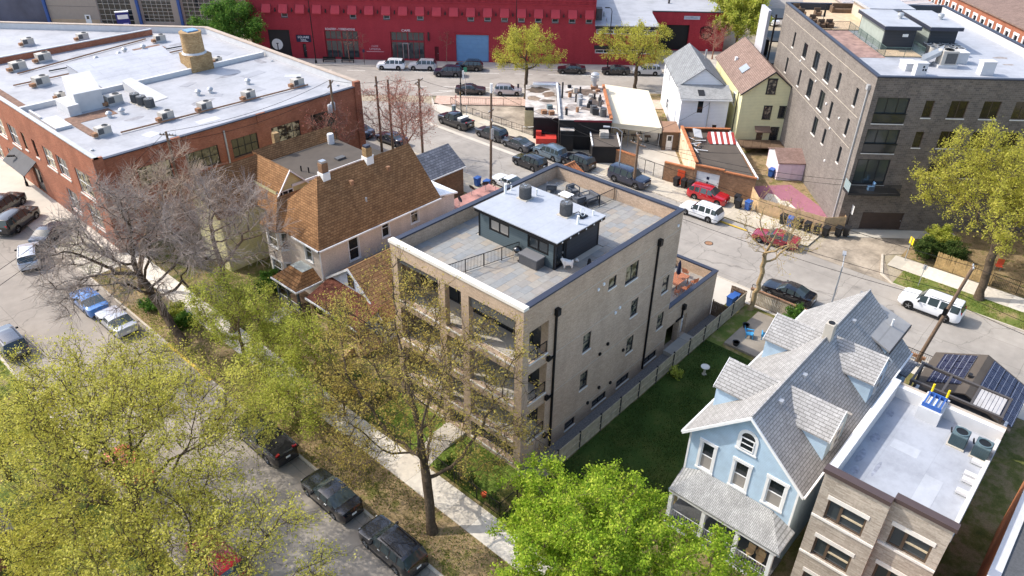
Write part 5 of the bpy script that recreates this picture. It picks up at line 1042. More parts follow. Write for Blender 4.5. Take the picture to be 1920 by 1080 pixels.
T.add('lettering', MB().wbox(ws_,.4,.8,3.8,4.5,.005,.03).wbox(ws_,.95,1.8,4.0,4.7,.005,.03).wbox(ws_,.7,1.8,2.8,3.5,.005,.03), plain('sign_lilac', L(190,186,220), .6)); T.add('post', MB().wbox(ws_,.6,1.4,0,2.2,-.4,-.1), M['dark_frame']); T.add('cap', MB().wbox(ws_,-.05,ws_.L+.05,6.5,6.65,-.55,.05), M['white_paint'])
# ---------------------------------------------------------------- bar with black walls and stained roof
T = Thing('black_bar', 'low black-walled bar with stained white and dark roof at the corner', 'building', (-.3,56.8,0), diag=True)
lp = [(-.35,73.4),(-.35,64),(.85,64),(.85,60.1),(4.05,60.1),(4.05,73.4)]
m = MB()
for a, b in zip(lp, lp[1:]+lp[:1]): wall(m, Wl(a,b), 0, 3.0)
T.add('left_wall', m, M['black_siding']); T.add('left_roof', MB().prism(lp, 3.0, 3.12), M['stained_roof'])
T.add('cream_side', MB().box(-.38,.83,63.9,63.96,0,2.6), plain('cream_paint', L(226,208,160), .8))
m = MB(); ws = box_walls(m, 4.1, 10.8, 56.8, 70.6, 0, 4.0); T.add('right_wall', m, M['black_siding'])
T.add('right_roof', MB().box(4.05,10.85,56.75,70.6,4.0,4.1), M['stained_roof']); T.add('red_band', MB().box(6.0,10.85,56.68,56.75,3.85,4.06), plain('maroon', L(120,34,46), .7))
T.add('tile_coping', MB().box(10.6,10.95,57,70.5,4.1,4.4), M['tile_brick']); T.add('divider', MB().box(4.0,4.25,57,70.5,4.1,4.5), M['white_stucco'])
T.add('front_block', MB().box(4.3,6.0,55.9,60.0,0,2.9), M['black_siding']); T.add('front_block_roof', MB().box(4.25,6.05,55.85,60.0,2.9,3.0), M['stained_roof'])
T.add('rear_annexe', MB().box(8.2,11.6,52.4,56.75,0,2.3), M['black_siding']); T.add('annexe_roof', MB().box(8.1,11.7,52.3,56.74,2.3,2.38), M['tar_roof']); T.add('annexe_trim', MB().box(8.1,8.25,52.3,56.7,2.38,2.55).box(11.55,11.7,52.3,56.7,2.38,2.55), M['white_trim']); T.add('annexe_cooler', MB().box(9.3,10.4,55,56.2,2.38,3.1), M['hvac'])
T.add('red_bin', MB().box(1.2,3.9,58.2,59.9,.05,.85).box(1.2,1.9,59.2,59.9,.85,1.4), plain('bin_red', L(196,62,52), .6))
rnd = random.Random(8)
for i, (a, b, rx, ry, c_) in enumerate(((1.4,71.2,1.7,1.5,(92,78,66)),(3.0,69.4,1.0,1.4,(120,100,84)),(.8,67.6,.9,1.2,(140,122,104)),(2.6,66.6,1.2,.8,(104,92,82)),(2.0,62.4,.9,.9,(150,138,126)))): T.add('tar_stain', blob(a, b, 3.124+.002*i, rx, ry, 20+i), plain('tar%d' % i, L(*c_), .85, var=.45, scale=1.6, dirt=.7))
for i, (a, b, rx, ry, c_) in enumerate(((7.6,67.8,2.4,1.6,(104,88,76)),(9.4,64.0,1.1,2.0,(84,74,68)),(6.0,61.5,1.2,1.6,(150,140,132)),(8.4,61.0,1.5,1.0,(112,100,92)))): T.add('tar_stain', blob(a, b, 4.104+.002*i, rx, ry, 40+i), plain('tarb%d' % i, L(*c_), .85, var=.45, scale=1.6, dirt=.7))
for i in range(16):
    u, v = rnd.uniform(4.6,10.2), rnd.uniform(57.5,70); h = rnd.uniform(.3,1.1); s = rnd.uniform(.2,.6)
    T.add('roof_equipment', MB().obox((u,v,4.1),(s,s*rnd.uniform(.6,1.6),h),rnd.uniform(0,1.5)), rnd.choice([M['hvac'],M['galv'],M['hvac_dark'],M['rust'],M['dark_frame']]))
for u, v, h in ((4.7,65,2.2),(7.2,66,1.3),(9.6,62,1.6),(6.5,63.5,1.1)): T.add('roof_flue', MB().tube((u,v,4.1),(u,v,4.1+h),.12), M['dark_frame'])
for u, v in ((8.6,59.5),(9.8,58.3)): T.add('condenser_unit', MB().lathe((u,v,4.1), [(.45,0),(.45,1.0),(.38,1.02),(.38,.95)], 16), M['hvac_dark'], smooth=40)
for u, v in ((2.2,61.5),(3.2,61.2),(3.0,63.5)): T.add('roof_box', MB().obox((u,v,3.12),(.7,.6,.5),.3), M['hvac_green'] if v > 63 else M['rust'])
ex = T.add('kitchen_exhaust', MB().lathe((9.4,69.4,4.1), [(.3,0),(.3,1.1),(.55,1.15),(.6,1.7),(.5,1.75),(.5,2.0),(.62,2.05),(.3,2.3)], 18), M['galv'], smooth=40); T.add('exhaust_base', MB().box(8.9,9.9,68.9,69.9,4.1,4.5), M['rust'], ex)
# canvas canopy over the patio
T = Thing('patio_canopy', 'large cream canvas canopy over the bar patio with string lights', 'canopy', (11.2,58,0), diag=True)
cv = plain('canvas', L(228,216,188), .9, var=.05)
T.add('canvas_top', MB().slab([(11.1,58.3,3.2),(17.5,57.6,2.9),(17.3,70.5,3.6),(11.1,72,3.9)], .06), cv); T.add('valance', MB().poly([(11.1,58.28,3.2),(17.5,57.58,2.9),(17.5,57.58,2.2),(11.1,58.28,2.55)]), cv)
for u, v in ((11.3,58.3),(13.3,58.1),(15.3,57.9),(17.3,57.7),(17.2,64),(17.2,70),(11.3,65),(11.3,71.8)): T.add('post', MB().tube((u,v,0),(u,v,3.0),.05,n=6), M['steel'])
q = MB()
for k in range(5):
    for i in range(9): q.lathe((11.6+i*.7,58.6+k*2.2,2.5-.12*math.sin(i*.8+k)), [(.04,0),(.06,.05),(.02,.1)], 5)
T.add('string_lights', q, M['white_paint'], kind='stuff')
for i, (u, v) in enumerate(((12.6,60),(14.4,60.5),(16.2,60.2),(13.4,62.8),(15.6,63))):
    t = Thing('patio_table', 'dark patio table under the cream canopy, ' + ('left front','middle front','right front','left rear','right rear')[i], 'table', (u,v,.02), diag=True, group='tables under the canopy')
    t.add('tabletop', MB().box(u-.4,u+.4,v-.4,v+.4,.72,.77), M['dark_wood']); t.add('pedestal', MB().box(u-.05,u+.05,v-.05,v+.05,.02,.72), M['black_metal']); t.add('base', MB().box(u-.25,u+.25,v-.25,v+.25,.02,.06), M['black_metal'])
struct('patio_paving', dpoly([(8,49),(19.5,46),(19.5,58.5),(17.8,64),(17.8,72),(11,72),(11,56.8),(8.2,52.3)], .03), M['concrete'])
# brick wall and gate in front of the patio
T = Thing('patio_wall', 'worn brick garden wall with iron gate in front of the patio', 'wall', (47.1,25.8,0))
w = Wl((47.05,25.6),(47.05,22.6)); T.add('wall', MB().wbox(w,0,w.L,0,1.9,-.25,0), M['old_brick']); T.add('wall_cap', MB().wbox(w,-.02,w.L+.02,1.9,2.05,-.3,.05), M['tile_brick']); railing(T, [(47.0,22.5,0),(47.1,18.7,0)], 1.9, M['black_metal'], 'gate', .13, 1.2)
T = Thing('door_hut', 'small brown hut with white paned door beside the canopy', 'shed', (17.7,57,0), diag=True)
m = MB(); ws = box_walls(m, 17.7, 19.8, 57.3, 61, 0, 2.5, dict(right=[(.5,1.35,.05,2.1)])); T.add('wall', m, M['dark_wood']); door(T, ws['right'], (.5,1.35,.05,2.1), M['white_trim'], panes=(.6,.92)); T.add('roof', MB().box(17.6,19.9,57.1,61,2.5,2.62), plain('brown_felt', L(150,116,92), .9))
# ---------------------------------------------------------------- brick garage with awning lying on the roof
T = Thing('brick_garage', 'brown brick garage with white door and tiled parapet on the rear street', 'garage', (20,44,0), diag=True)
P_ = [(19.75,45.95),(22.8,44.45),(26.1,42.75),(26.3,57.6),(19.9,57.6)]
m = MB(); fw1 = Wl(P_[0],P_[1]); fw2 = Wl(P_[1],P_[2]); gd = [(.25,3.0,.05,2.3)]
wall(m, fw1, 0, 2.9, gd, .2); wall(m, fw2, 0, 2.75); wall(m, Wl(P_[2],P_[3]), 0, 2.75); wall(m, Wl(P_[3],P_[4]), 0, 3.0); T.add('wall', m, M['old_brick'])
m = MB(); wall(m, Wl(P_[4],P_[0]), 0, 3.2); T.add('painted_wall', m, plain('peeling_white', L(214,190,160), .85, var=.3, scale=1.3, dirt=.4))
gdr = door(T, fw1, gd[0], M['white_paint'], .16, name='garage_door'); T.add('door_mark', MB().wbox(fw1,1.5,1.8,1.4,1.75,-.14,-.13).wbox(fw1,1.55,1.75,.8,1.15,-.14,-.13), M['sign_navy'], gdr)
T.add('roof', MB().prism([(20,46.1),(22.9,44.7),(26.0,43.0),(26.2,57.4),(20,57.4)], 2.5, 2.6), M['tar_roof'])
for a, b, z in ((P_[0],P_[1],2.9),(P_[1],P_[2],2.75),(P_[4],P_[0],3.2),(P_[3],P_[4],3.0)):
    w = Wl(a,b); T.add('tile_coping', MB().wbox(w,0,w.L,z,z+.14,-.3,.06), M['tile_brick'])
T.add('white_edge', MB().box(26.2,26.4,43,57.5,2.6,2.8), M['white_trim'])
T = Thing('low_brick_wall', 'low brick wall with small orange door left of the brick garage', 'wall', (16.6,47.8,0), diag=True)
w = Wl((16.5,47.9),(19.7,46.0)); T.add('wall', MB().wbox(w,0,w.L,0,2.3,-.25,0), M['old_brick']); T.add('tile_coping', MB().wbox(w,0,w.L,2.3,2.44,-.3,.05), M['tile_brick']); T.add('orange_door', MB().wbox(w,1.8,2.7,.05,1.9,.005,.06), plain('orange_paint', L(206,78,40), .7))
T = Thing('striped_awning', 'red and white striped metal awning lying on the brick garage roof', 'awning', (24.5,54,2.62), diag=True)
for k in range(9):
    u = 22.9+k*.36; T.add('stripe', MB().slab([(u,53.2,2.7),(u+.355,53.2,2.7),(u+.355,55.2,3.5),(u,55.2,3.5)], .04), M['white_paint'] if k % 2 else plain('stripe_red', L(160,58,52), .7))
T.add('end_panel', MB().poly([(22.88,53.2,2.64),(22.88,55.2,2.64),(22.88,55.2,3.45)]), MATS['stripe_red'])
T = Thing('scrap_heap', 'loose white boards and broken trim piled on the brick garage roof', 'scrap', (21,53,2.6), diag=True)
for k in range(9): u, v, a = rnd.uniform(20.4,22.2), rnd.uniform(50,55.5), rnd.uniform(0,3); T.add('board', MB().obox((u,v,2.62+.05*k),(rnd.uniform(.9,2.2),.16,.05),a), M['white_stucco'] if k % 3 else M['rust'])
T.add('box_frame', MB().slab([(20.9,53.6,3.5),(22.0,53.8,3.2),(22.1,55.8,3.5),(21,55.6,3.8)], .08), M['white_stucco'])
# ---------------------------------------------------------------- white house
T = Thing('white_house', 'white sided house with grey shingle gable roof behind the bar patio', 'house', (20,61,0), diag=True)
m = MB(); hl = [(5.0,6.4,1.0,2.6),(4.6,5.4,4.7,6.0),(1.0,1.8,4.7,6)]
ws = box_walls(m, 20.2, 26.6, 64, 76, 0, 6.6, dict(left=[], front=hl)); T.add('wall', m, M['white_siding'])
for h in hl: window(T, ws['front'], h, M['white_trim'], nz=2, nx=2 if h[1]-h[0] > 1 else 1, trim=.06, depth=.1)
hr = [(2.15,2.95,3.75,5.6),(4.5,5.15,.9,2.2)]; m = MB(); we = box_walls(m, 20.3, 26.55, 61.2, 64, 0, 5.8, dict(right=hr)); ex = T.add('rear_extension', m, M['white_siding'])
for h in hr: window(T, we['right'], h, M['white_trim'], M['glass'], depth=.08, fw=.04, parent=ex)
T.add('rear_gable', MB().poly([(20.2,63.98,6.6),(26.6,63.98,6.6),(23.4,63.98,8.85)]), M['white_siding']); T.add('rear_gable', MB().poly([(20.2,76,6.6),(26.6,76,6.6),(23.4,76,8.85)]), M['white_siding'])
T.add('roof', gable_roof(MB(), 20.2, 26.6, 64, 76, 6.6, 8.95, 'y', .25), shingle('white_house_shingle', L(150,152,152), L(128,130,132), L(104,106,108), .3, .14))
T.add('skirt_roof', MB().slab([(20.0,60.7,5.85),(26.85,60.7,5.85),(26.85,64.0,6.75),(20.0,64.0,6.75)], .12), M['light_shingle'], ex); T.add('skylight', MB().slab([(22.5,61.4,6.14),(23.3,61.4,6.14),(23.3,62.6,6.47),(22.5,62.6,6.47)], .1), M['dark_frame'], ex)
T.add('flue', MB().tube((25.3,73,7.4),(25.3,73,8.9),.13), M['galv']); T.add('service_mast', MB().tube((24.0,61.1,1),(24.0,61.1,5.4),.05), M['galv']); T.add('gutter', MB().box(20,26.85,60.6,60.7,5.6,5.75), M['white_trim'], ex)
# ---------------------------------------------------------------- yellow house
T = Thing('yellow_house', 'pale yellow clapboard house with brown gable roof between white house and dark block', 'house', (27.6,59.2,0), diag=True)
m = MB(); hr = [(3.1,4.0,3.85,5.55),(5.1,5.8,4.05,5.55),(4.55,5.45,.85,2.7),(2.75,3.6,.6,2.3)]; hl = [(2,2.9,2.8,4.3),(12,12.9,4.5,6)]
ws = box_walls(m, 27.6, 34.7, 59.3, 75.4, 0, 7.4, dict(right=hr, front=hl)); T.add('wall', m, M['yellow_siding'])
for h in hr[:3]: window(T, ws['right'], h, M['dark_frame'], M['glass_curtain'], nx=2, nz=3, trim=.09, depth=.1)
for h in hl: window(T, ws['front'], h, M['white_trim'], nz=2, trim=.08, depth=.1)
door(T, ws['right'], hr[3], M['dark_wood'], .1)
T.add('rear_gable', MB().poly([(27.6,59.29,7.4),(34.7,59.29,7.4),(31.15,59.29,10.05)]), M['yellow_siding']); T.add('front_gable', MB().poly([(27.6,75.4,7.4),(34.7,75.4,7.4),(31.15,75.4,10.05)]), M['yellow_siding'])
window(T, ws['right'], (2.95,4.0,7.2,9.1), M['dark_frame'], M['glass_curtain'], nx=2, nz=4, trim=.09, depth=-.03)
T.add('roof', gable_roof(MB(), 27.6, 34.7, 59.3, 75.4, 7.4, 10.15, 'y', .3), M['taupe_shingle']); T.add('rake_board', MB().slab([(27.2,58.95,7.1),(31.15,58.95,10.17),(31.15,59.02,10.17),(27.2,59.02,7.1)], .2).slab([(31.15,58.95,10.17),(35.1,58.95,7.1),(35.1,59.02,7.1),(31.15,59.02,10.17)], .2), M['dark_frame'])
T.add('chimney', MB().box(33.2,33.8,72.5,73.1,8.2,10.6), M['dark_frame']); T.add('door_hood', MB().slab([(29.9,58.3,2.4),(31.9,58.3,2.4),(31.9,59.25,2.9),(29.9,59.25,2.9)], .08), plain('hood_brown', L(112,92,80), .7))
T.add('roof_light', MB().slab([(28.5,64.5,8.25),(29.4,64.5,8.95),(29.4,66.6,8.95),(28.5,66.6,8.25)], .08), M['steel']); T.add('roof_vent', MB().obox((28.9,70,8.3),(.35,.35,.5)), M['white_trim']); T.add('downspout', MB().tube((27.5,61,0),(27.5,61,7.1),.06,n=6), M['dark_frame'])
dk = T.add('back_deck', MB().box(28,33.5,56.5,59.2,.85,1.0), M['dark_wood'])
for k in range(4): T.add('deck_step', MB().box(31.6,32.8,56.5-.32*(k+1),56.5-.32*k,.0,.85-.2*k), M['dark_wood'], dk)
railing(T, [(28,56.55,1.0),(31.5,56.55,1.0)], .9, M['dark_wood'], 'deck_rail', .14, 1.2)
# ---------------------------------------------------------------- pink shed, painted patio and timber fence
T = Thing('pink_shed', 'pale pink timber shed with brown shingle roof behind the painted patio', 'shed', (30.4,48.7,0), diag=True)
m = MB(); ws = box_walls(m, 30.4, 34.3, 48.7, 53.3, 0, 2.35); T.add('wall', m, plain('pink_wall', L(226,208,214), .8, var=.06)); T.add('roof', gable_roof(MB(), 30.4, 34.3, 48.7, 53.3, 2.35, 3.25, 'x', .15), shingle('shed_shingle', L(158,132,122), L(140,114,104), L(112,92,84), .3, .1))
T.add('gable', MB().poly([(30.39,48.7,2.35),(30.39,53.3,2.35),(30.39,51,3.2)]), M['white_stucco']); T.add('door', MB().wbox(ws['right'],1.6,3.1,.1,2.0,.005,.04), plain('pink_door', L(216,196,204), .8))
T = Thing('painted_patio', 'worn maroon painted concrete patio with white patch inside the timber fence', 'patio', (50.5,4,0))
T.add('slab', MB().poly([(47.8,5.7,.05),(50.0,8.6,.05),(53.4,9.6,.05),(56.7,6.7,.05),(52.4,-.0,.05),(50.4,-1.6,.05),(48.4,-.6,.05)]), plain('maroon_floor', L(158,104,118), .8, var=.1, scale=1)); 
T.add('bare_patch', MB().poly([(50.6,7.2,.056),(52.6,7.6,.056),(52.8,6.8,.056),(51.9,5.6,.056),(52.2,4.9,.056),(50.9,3.2,.056),(49.4,3.4,.056),(50.4,4.8,.056),(50.0,6.2,.056)]), plain('bare_patch', L(222,212,192), .85, var=.12, scale=2))
def board_fence(name, label, pts, h, mat, z=0.0, bw=.15, panel=2.4, group=None):
    T = Thing(name, label, 'fence', (pts[0][0],pts[0][1],z), group=group)
    for a, b in zip(pts[:-1], pts[1:]):
        w = Wl(a, b); n = max(1, round(w.L/panel)); s = w.L/n
        for k in range(n):
            m = MB(); q = max(1, int(s/bw)); st = s/q
            for i in range(q): m.wbox(w, k*s+i*st+.008, k*s+(i+1)*st-.008, z+.05, z+h+RNG.uniform(-.02,.02), -.02, 0+RNG.uniform(0,.004))
            p = T.add('fence_panel', m, mat, kind='stuff'); T.add('rail', MB().wbox(w, k*s+.03, (k+1)*s-.03, z+.35, z+.43, -.07, -.021).wbox(w, k*s+.03, (k+1)*s-.03, z+h-.35, z+h-.27, -.07, -.021), mat, p)
            T.add('post', MB().wbox(w, k*s-.05, k*s+.05, z, z+h+.06, -.13, -.071), mat)
    return T
board_fence('timber_fence', 'tall new timber fence around the maroon patio along the far pavement', [(49.7,8.5),(47.15,6.3),(47.75,-1.0),(49.5,-2.6)], 1.8, M['new_wood'])
board_fence('side_timber_fence', 'weathered timber fence between maroon patio and grey apartment block', [(49.6,-2.5),(52.9,.4),(59.3,6.0)], 1.8, M['new_wood'])
# ---------------------------------------------------------------- dark grey brick apartment block
T = Thing('grey_block', 'large dark grey brick apartment block with roof terrace, upper right', 'building', (33.55,36.44,0), diag=True)
U0, V0g, U1, V1g, GH = 33.55, 36.44, 54.2, 68.0, 16.55
wl = Wl((U0,V1g),(U0,V0g)); wf = Wl((U0,V0g),(U1,V0g)); X = lambda v: V1g-v
lh = [(X(62.3),X(61.6),12.46,14.3),(X(58.0),X(56.6),12.45,14.15),(X(53.8),X(52.1),12.3,14.35),(X(49.7),X(47.9),12.25,14.3),(X(45.6),X(44.8),12.45,14.3),(X(40.4),X(39.7),12.45,14.3),
      (X(63.1),X(62.4),9.0,10.9),(X(57.5),X(56.8),9.0,11),(X(53.8),X(52.2),8.95,11.1),(X(49.5),X(47.9),8.95,11.1),(X(45.8),X(45.1),9.1,11),(X(40.6),X(39.9),9.2,11),
      (X(49.4),X(48.1),5.95,8.0),(X(45.8),X(45.1),6.1,7.85),(X(40.7),X(40.0),6.05,7.85)]
F = lambda u: u-U0
bh = [(F(34.15),F(37.3),11.95,14.6),(F(34.0),F(37.28),8.8,11.35),(F(33.9),F(37.25),5.3,8.15)]
fh = [(F(a),F(b),c_,d_) for a,b,c_,d_ in ((38.85,39.75,12.65,14.4),(41.34,43.05,12.65,14.42),(44.52,46.22,12.65,14.45),(47.6,49.2,12.65,14.45),(38.87,39.71,9.5,11.2),(41.32,43.07,9.5,11.3),(44.5,46.2,9.5,11.3),(47.6,49.2,9.5,11.3),(41.3,43.0,6.3,8.0),(44.5,46.2,6.3,8))]
gh = [(F(36.0),F(40.4),.1,2.1)]
m = MB(); wall(m, wl, 0, GH, lh, .18); T.add('side_wall', m, brick('grey_block_side', L(132,124,117), L(112,105,99), L(142,135,128), .4, .13, .12))
m = MB(); wall(m, wf, 0, GH, bh+fh+gh, .18); wall(m, Wl((U1,V0g),(U1,V1g)), 0, GH); wall(m, Wl((U1,V1g),(U0,V1g)), 0, GH); T.add('front_wall', m, M['grey_brick'])
for h in lh: window(T, wl, h, M['dark_frame'], M['glass'], nx=2 if h[1]-h[0] > 1.2 else 1, depth=.16, sill=M['stone'], sill_h=.12)
for h in fh: window(T, wf, h, M['bronze_frame'], glass('glass_brown', L(44,38,34), .1), nx=2 if h[1]-h[0] > 1.2 else 1, depth=.16, sill=M['stone'], sill_h=.1)
for i, h in enumerate(bh):
    f = window(T, wf, h, M['dark_frame'], M['glass_clear'], nx=3, nz=1, depth=.16, fw=.1, sill=M['stone'], name='balcony_door')
    if i < 2: T.add('juliet_rail', MB().wbox(wf,h[0],h[1],h[2]+.15,h[2]+1.0,.05,.07), glass('rail_glass', L(40,44,46), .1), f); T.add('rail_top', MB().wbox(wf,h[0]-.05,h[1]+.1,h[2]+1.0,h[2]+1.05,.02,.09), M['black_metal'], f)
gdr = door(T, wf, gh[0], plain('garage_brown', L(74,58,50), .6), .16, name='garage_door')
for k in range(4): T.add('door_panel', MB().wbox(wf,gh[0][0]+.05,gh[0][1]-.05,.15+k*.48,.58+k*.48,-.14,-.125), MATS['garage_brown'], gdr)
bal = T.add('corner_balcony', MB().box(U0-.4,38.5,V0g-1.5,V0g-.01,4.75,5.0), M['dark_frame'])
for k in range(4): T.add('balustrade_glass', MB().box(U0-.38,U0-.35,V0g-1.45+k*.36,V0g-1.13+k*.36,5.05,6.05), glass('rail_pale', L(150,166,168), .15), bal)
q = MB()
for k in range(8): q.box(U0-.3,38.4,V0g-1.46,V0g-1.43,5.1+k*.12,5.16+k*.12)
T.add('balustrade_slats', q, M['dark_frame'], bal)
T.add('chair', MB().box(35.4,36.0,V0g-.9,V0g-.4,5.0,5.45).box(35.9,36.0,V0g-.9,V0g-.4,5.45,5.9), M['door_blue'], bal)
ds = T.add('downspout', MB().wbox(wl,X(37.6),X(37.45),0,15.2,.02,.16), M['galv']); T.add('collector_box', MB().wbox(wl,X(37.75),X(37.3),15.0,15.5,.02,.3), M['galv'], ds)
for a, z in ((51.5,11.4),(57.9,11.9),(46.9,10.3),(42.6,10.2),(44.3,8.4),(43.5,4.9)): T.add('wall_vent', MB().wbox(wl,X(a)-.1,X(a)+.1,z-.1,z+.1,.005,.12), M['white_paint'])
for z in (11.75,8.45,15.3): T.add('control_joint', MB().wbox(wl,1,wl.L-2,z,z+.05,.002,.01), M['kerb'])
RG = 15.75
T.add('roof', MB().box(U0+.3,U1-.3,V0g+.3,V1g-.3,RG-.2,RG), M['grey_roof'])
for i, (a, b, rx, ry) in enumerate(((51,47,.9,.5),(50.5,44.5,.7,.3),(44,38.6,1.6,.3),(52.6,40,.3,1.2))): T.add('ponding_stain', blob(a, b, RG+.004+.001*i, rx, ry, 90+i), plain('pond_brown', L(150,142,136), .7, var=.3, scale=3))
for a, b, c_, d_ in ((U0-.05,U0+.4,V0g-.05,V1g),(U0+.4,U1,V0g-.05,V0g+.4),(U1-.4,U1+.05,V0g,V1g),(U0+.4,U1-.4,V1g-.4,V1g)): T.add('coping', MB().box(a,b,c_,d_,GH-.02,GH+.12), M['coping_dark'])
T.add('parapet', MB().box(U0+.3,U0+.36,V0g+.4,V1g-.4,RG,GH-.02).box(U0+.4,U1-.4,V1g-.42,V1g-.36,RG,GH-.02), M['charcoal_panel']); T.add('parapet', MB().box(U1-.45,U1-.3,V0g+.4,V1g-.4,RG,GH-.02), M['white_stucco'])
T.add('roof_deck', MB().box(U0+.5,44.5,57.5,67.4,RG,RG+.1), M['deck_wood']); T.add('ballast', MB().box(U0+.5,38.2,46,57.4,RG+.004,RG+.03), plain('ballast', L(150,122,112), .9, var=.35, scale=1.2))
gm = plain('green_metal', L(84,104,98), .5, .2)
for pts in ([(38.2,57.4,RG),(34.0,57.4,RG)],[(38.2,57.4,RG),(38.2,46.4,RG)],[(38.2,46.4,RG),(42.4,46.4,RG)],[(42.4,46.4,RG),(42.4,49.3,RG)]): railing(T, pts, 1.05, gm if pts[0][1] < 57 or pts[1][1] < 57 else M['black_metal'], 'terrace_railing', .1, 2.0)
T.add('inner_deck', MB().box(38.3,42.3,46.5,49,RG+.004,RG+.1), M['deck_wood'])
for a, b in ((38.55,42.6),(43.5,47.1)):
    p = T.add('stair_penthouse', MB().box(a+.4,b-.3,49.3,56.4,RG,18.0), M['charcoal_panel']); T.add('penthouse_roof', MB().box(a,b,48.8,56.8,18.0,18.35), M['coping_dark'], p); T.add('penthouse_membrane', MB().box(a+.06,b-.06,48.86,56.74,18.352,18.4), M['grey_roof'], p); T.add('roof_turbine', MB().lathe((b-1.0,52.5,18.4), [(.2,0),(.2,.2),(.34,.35),(.3,.6),(.1,.65)], 12), M['galv'], p)
    T.add('penthouse_side', MB().box(a+.36,a+.395,49.5,56.2,RG,17.98), plain('pale_green', L(150,158,150), .7), p)
T.add('exit_sign', MB().box(40.9,41.5,49.2,49.28,17.2,17.5), M['white_paint']); T.add('far_penthouse', MB().box(41.5,46,60,66,RG,17.6), M['tan_stucco']); T.add('far_penthouse_roof', MB().box(41,46.5,59.5,66.5,17.6,17.9), M['grey_roof'])
for i in range(12):
    a, b = 43.9+(i % 4)*.95, 47.7+(i//4)*.85-.3*(i % 2); t = Thing('condenser', 'condenser in the crowded cluster beside the grey block penthouse', 'air conditioner', (a,b,RG), diag=True, group='condenser cluster on the grey block')
    t.add('casing', MB().lathe((a,b,RG), [(.38,0),(.4,.1),(.4,.8)], 14), M['hvac_dark'] if i % 3 else M['hvac'], smooth=40); t.add('fan_ring', MB().lathe((a,b,RG+.8), [(.4,0),(.4,.07),(.32,.07),(.32,.0)], 14), M['galv']); t.add('fan', MB().lathe((a,b,RG+.8), [(.32,0),(.32,.02)], 12), M['fan'])
t = Thing('makeup_air_unit', 'big pale boxy air unit with sloped duct on the grey block roof', 'air conditioner', (43.2,43.4,RG), diag=True)
t.add('casing', MB().box(42.5,44.1,42.8,44.0,RG+.3,RG+1.7), M['hvac']); t.add('coil', MB().box(42.9,44.0,42.77,42.8,RG+.45,RG+1.5), M['hvac_dark']); t.add('curb', MB().box(42.3,44.3,42.7,44.1,RG,RG+.3), M['white_stucco']); t.add('sloped_duct', MB().slab([(40.8,43.4,RG+.5),(42.4,43.0,RG+1.7),(43.4,44.8,RG+1.8),(41.6,45.2,RG+.6)], .4), M['steel']); t.add('fan_ring', MB().lathe((43.3,43.4,RG+1.7), [(.45,0),(.45,.08),(.36,.08),(.36,0)], 16), M['fan'])
for i, (a, b, sx, sy, hh) in enumerate(((46.2,40.9,1.3,.9,1.3),(39.3,40.3,1.1,.8,1.2),(39.0,42.2,1.2,1.6,.7),(45.4,45.0,1.3,1.3,1.1))):
    t = Thing('roof_shaft', 'white roof shaft box on the grey block, ' + ('nearest the front edge at right','with three dark ports near the corner','low one behind the ported box','behind the big air unit')[i], 'vent', (a,b,RG), diag=True, group='white shafts on the grey block')
    t.add('shaft', MB().box(a-sx/2,a+sx/2,b-sy/2,b+sy/2,RG,RG+hh), M['white_stucco']); t.add('cap', MB().box(a-sx/2-.06,a+sx/2+.06,b-sy/2-.06,b+sy/2+.06,RG+hh,RG+hh+.08), M['white_stucco'])
    if i == 1:
        for k in range(3): t.add('port', MB().box(a+.05+.25*(k % 2),a+.22+.25*(k % 2),b-sy/2-.01,b-sy/2,RG+.5+.3*(k//2),RG+.7+.3*(k//2)), M['fan'])
# furniture on its terrace
for i, (a, b) in enumerate(((34.6,66.5),(34.4,63.6),(36.6,64.3),(34.9,60.6),(36.2,58.4),(35.2,58.3))):
    t = Thing('wicker_chair', 'dark wicker chair on the grey block terrace, ' + ('in the far corner','along the side parapet','alone mid deck','by the umbrella pole','right one at the black railing','left one at the black railing')[i], 'chair', (a,b,RG+.1), diag=True, group='wicker chairs on the terrace')
    t.add('seat', MB().box(a-.4,a+.4,b-.4,b+.4,RG+.1,RG+.5), M['dark_wood']); t.add('backrest', MB().box(a-.4,a+.4,b+.28,b+.4,RG+.5,RG+1.0), M['dark_wood']); t.add('arm', MB().box(a-.4,a-.3,b-.4,b+.28,RG+.5,RG+.72), M['dark_wood']); t.add('arm', MB().box(a+.3,a+.4,b-.4,b+.28,RG+.5,RG+.72), M['dark_wood'])
t = Thing('terrace_sofa', 'dark wicker sofa against the far parapet of the grey block', 'sofa', (40.5,66.5,RG+.1), diag=True)
t.add('seat', MB().box(39.2,42.2,66,67,RG+.1,RG+.55), M['dark_wood']); t.add('backrest', MB().box(39.2,42.2,66.8,67.05,RG+.55,RG+1.1), M['dark_wood']); t.add('arm', MB().box(39.0,39.2,66,67,RG+.1,RG+.85), M['dark_wood'])
t = Thing('closed_umbrella', 'slim black closed umbrella on the grey block terrace', 'umbrella', (35.6,59.2,RG+.1), diag=True); t.add('pole', MB().tube((35.6,59.2,RG+.1),(35.6,59.2,RG+2.4),.03), M['black_metal']); t.add('canopy', MB().lathe((35.6,59.2,RG+1.1), [(.06,0),(.14,.2),(.1,.9),(.03,1.35)], 10), M['black_metal'])
T = Thing('stair_tower', 'pale grey stair tower with black steel frame at the far end of the grey block', 'tower', (33.4,69,0), diag=True)
T.add('wall', MB().box(32.2,32.6,70.3,74.0,0,15.0), plain('tower_grey', L(186,186,190), .7))
for k in range(5): T.add('landing', MB().box(32.6,35.5,68.2,73.8,2.4+3*k,2.55+3*k), M['dark_frame'])
for u, v in ((32.7,68.3),(34.0,68.3),(35.4,68.3)): T.add('steel_post', MB().box(u-.1,u+.1,v-.1,v+.1,0,15.0), M['black_metal'])
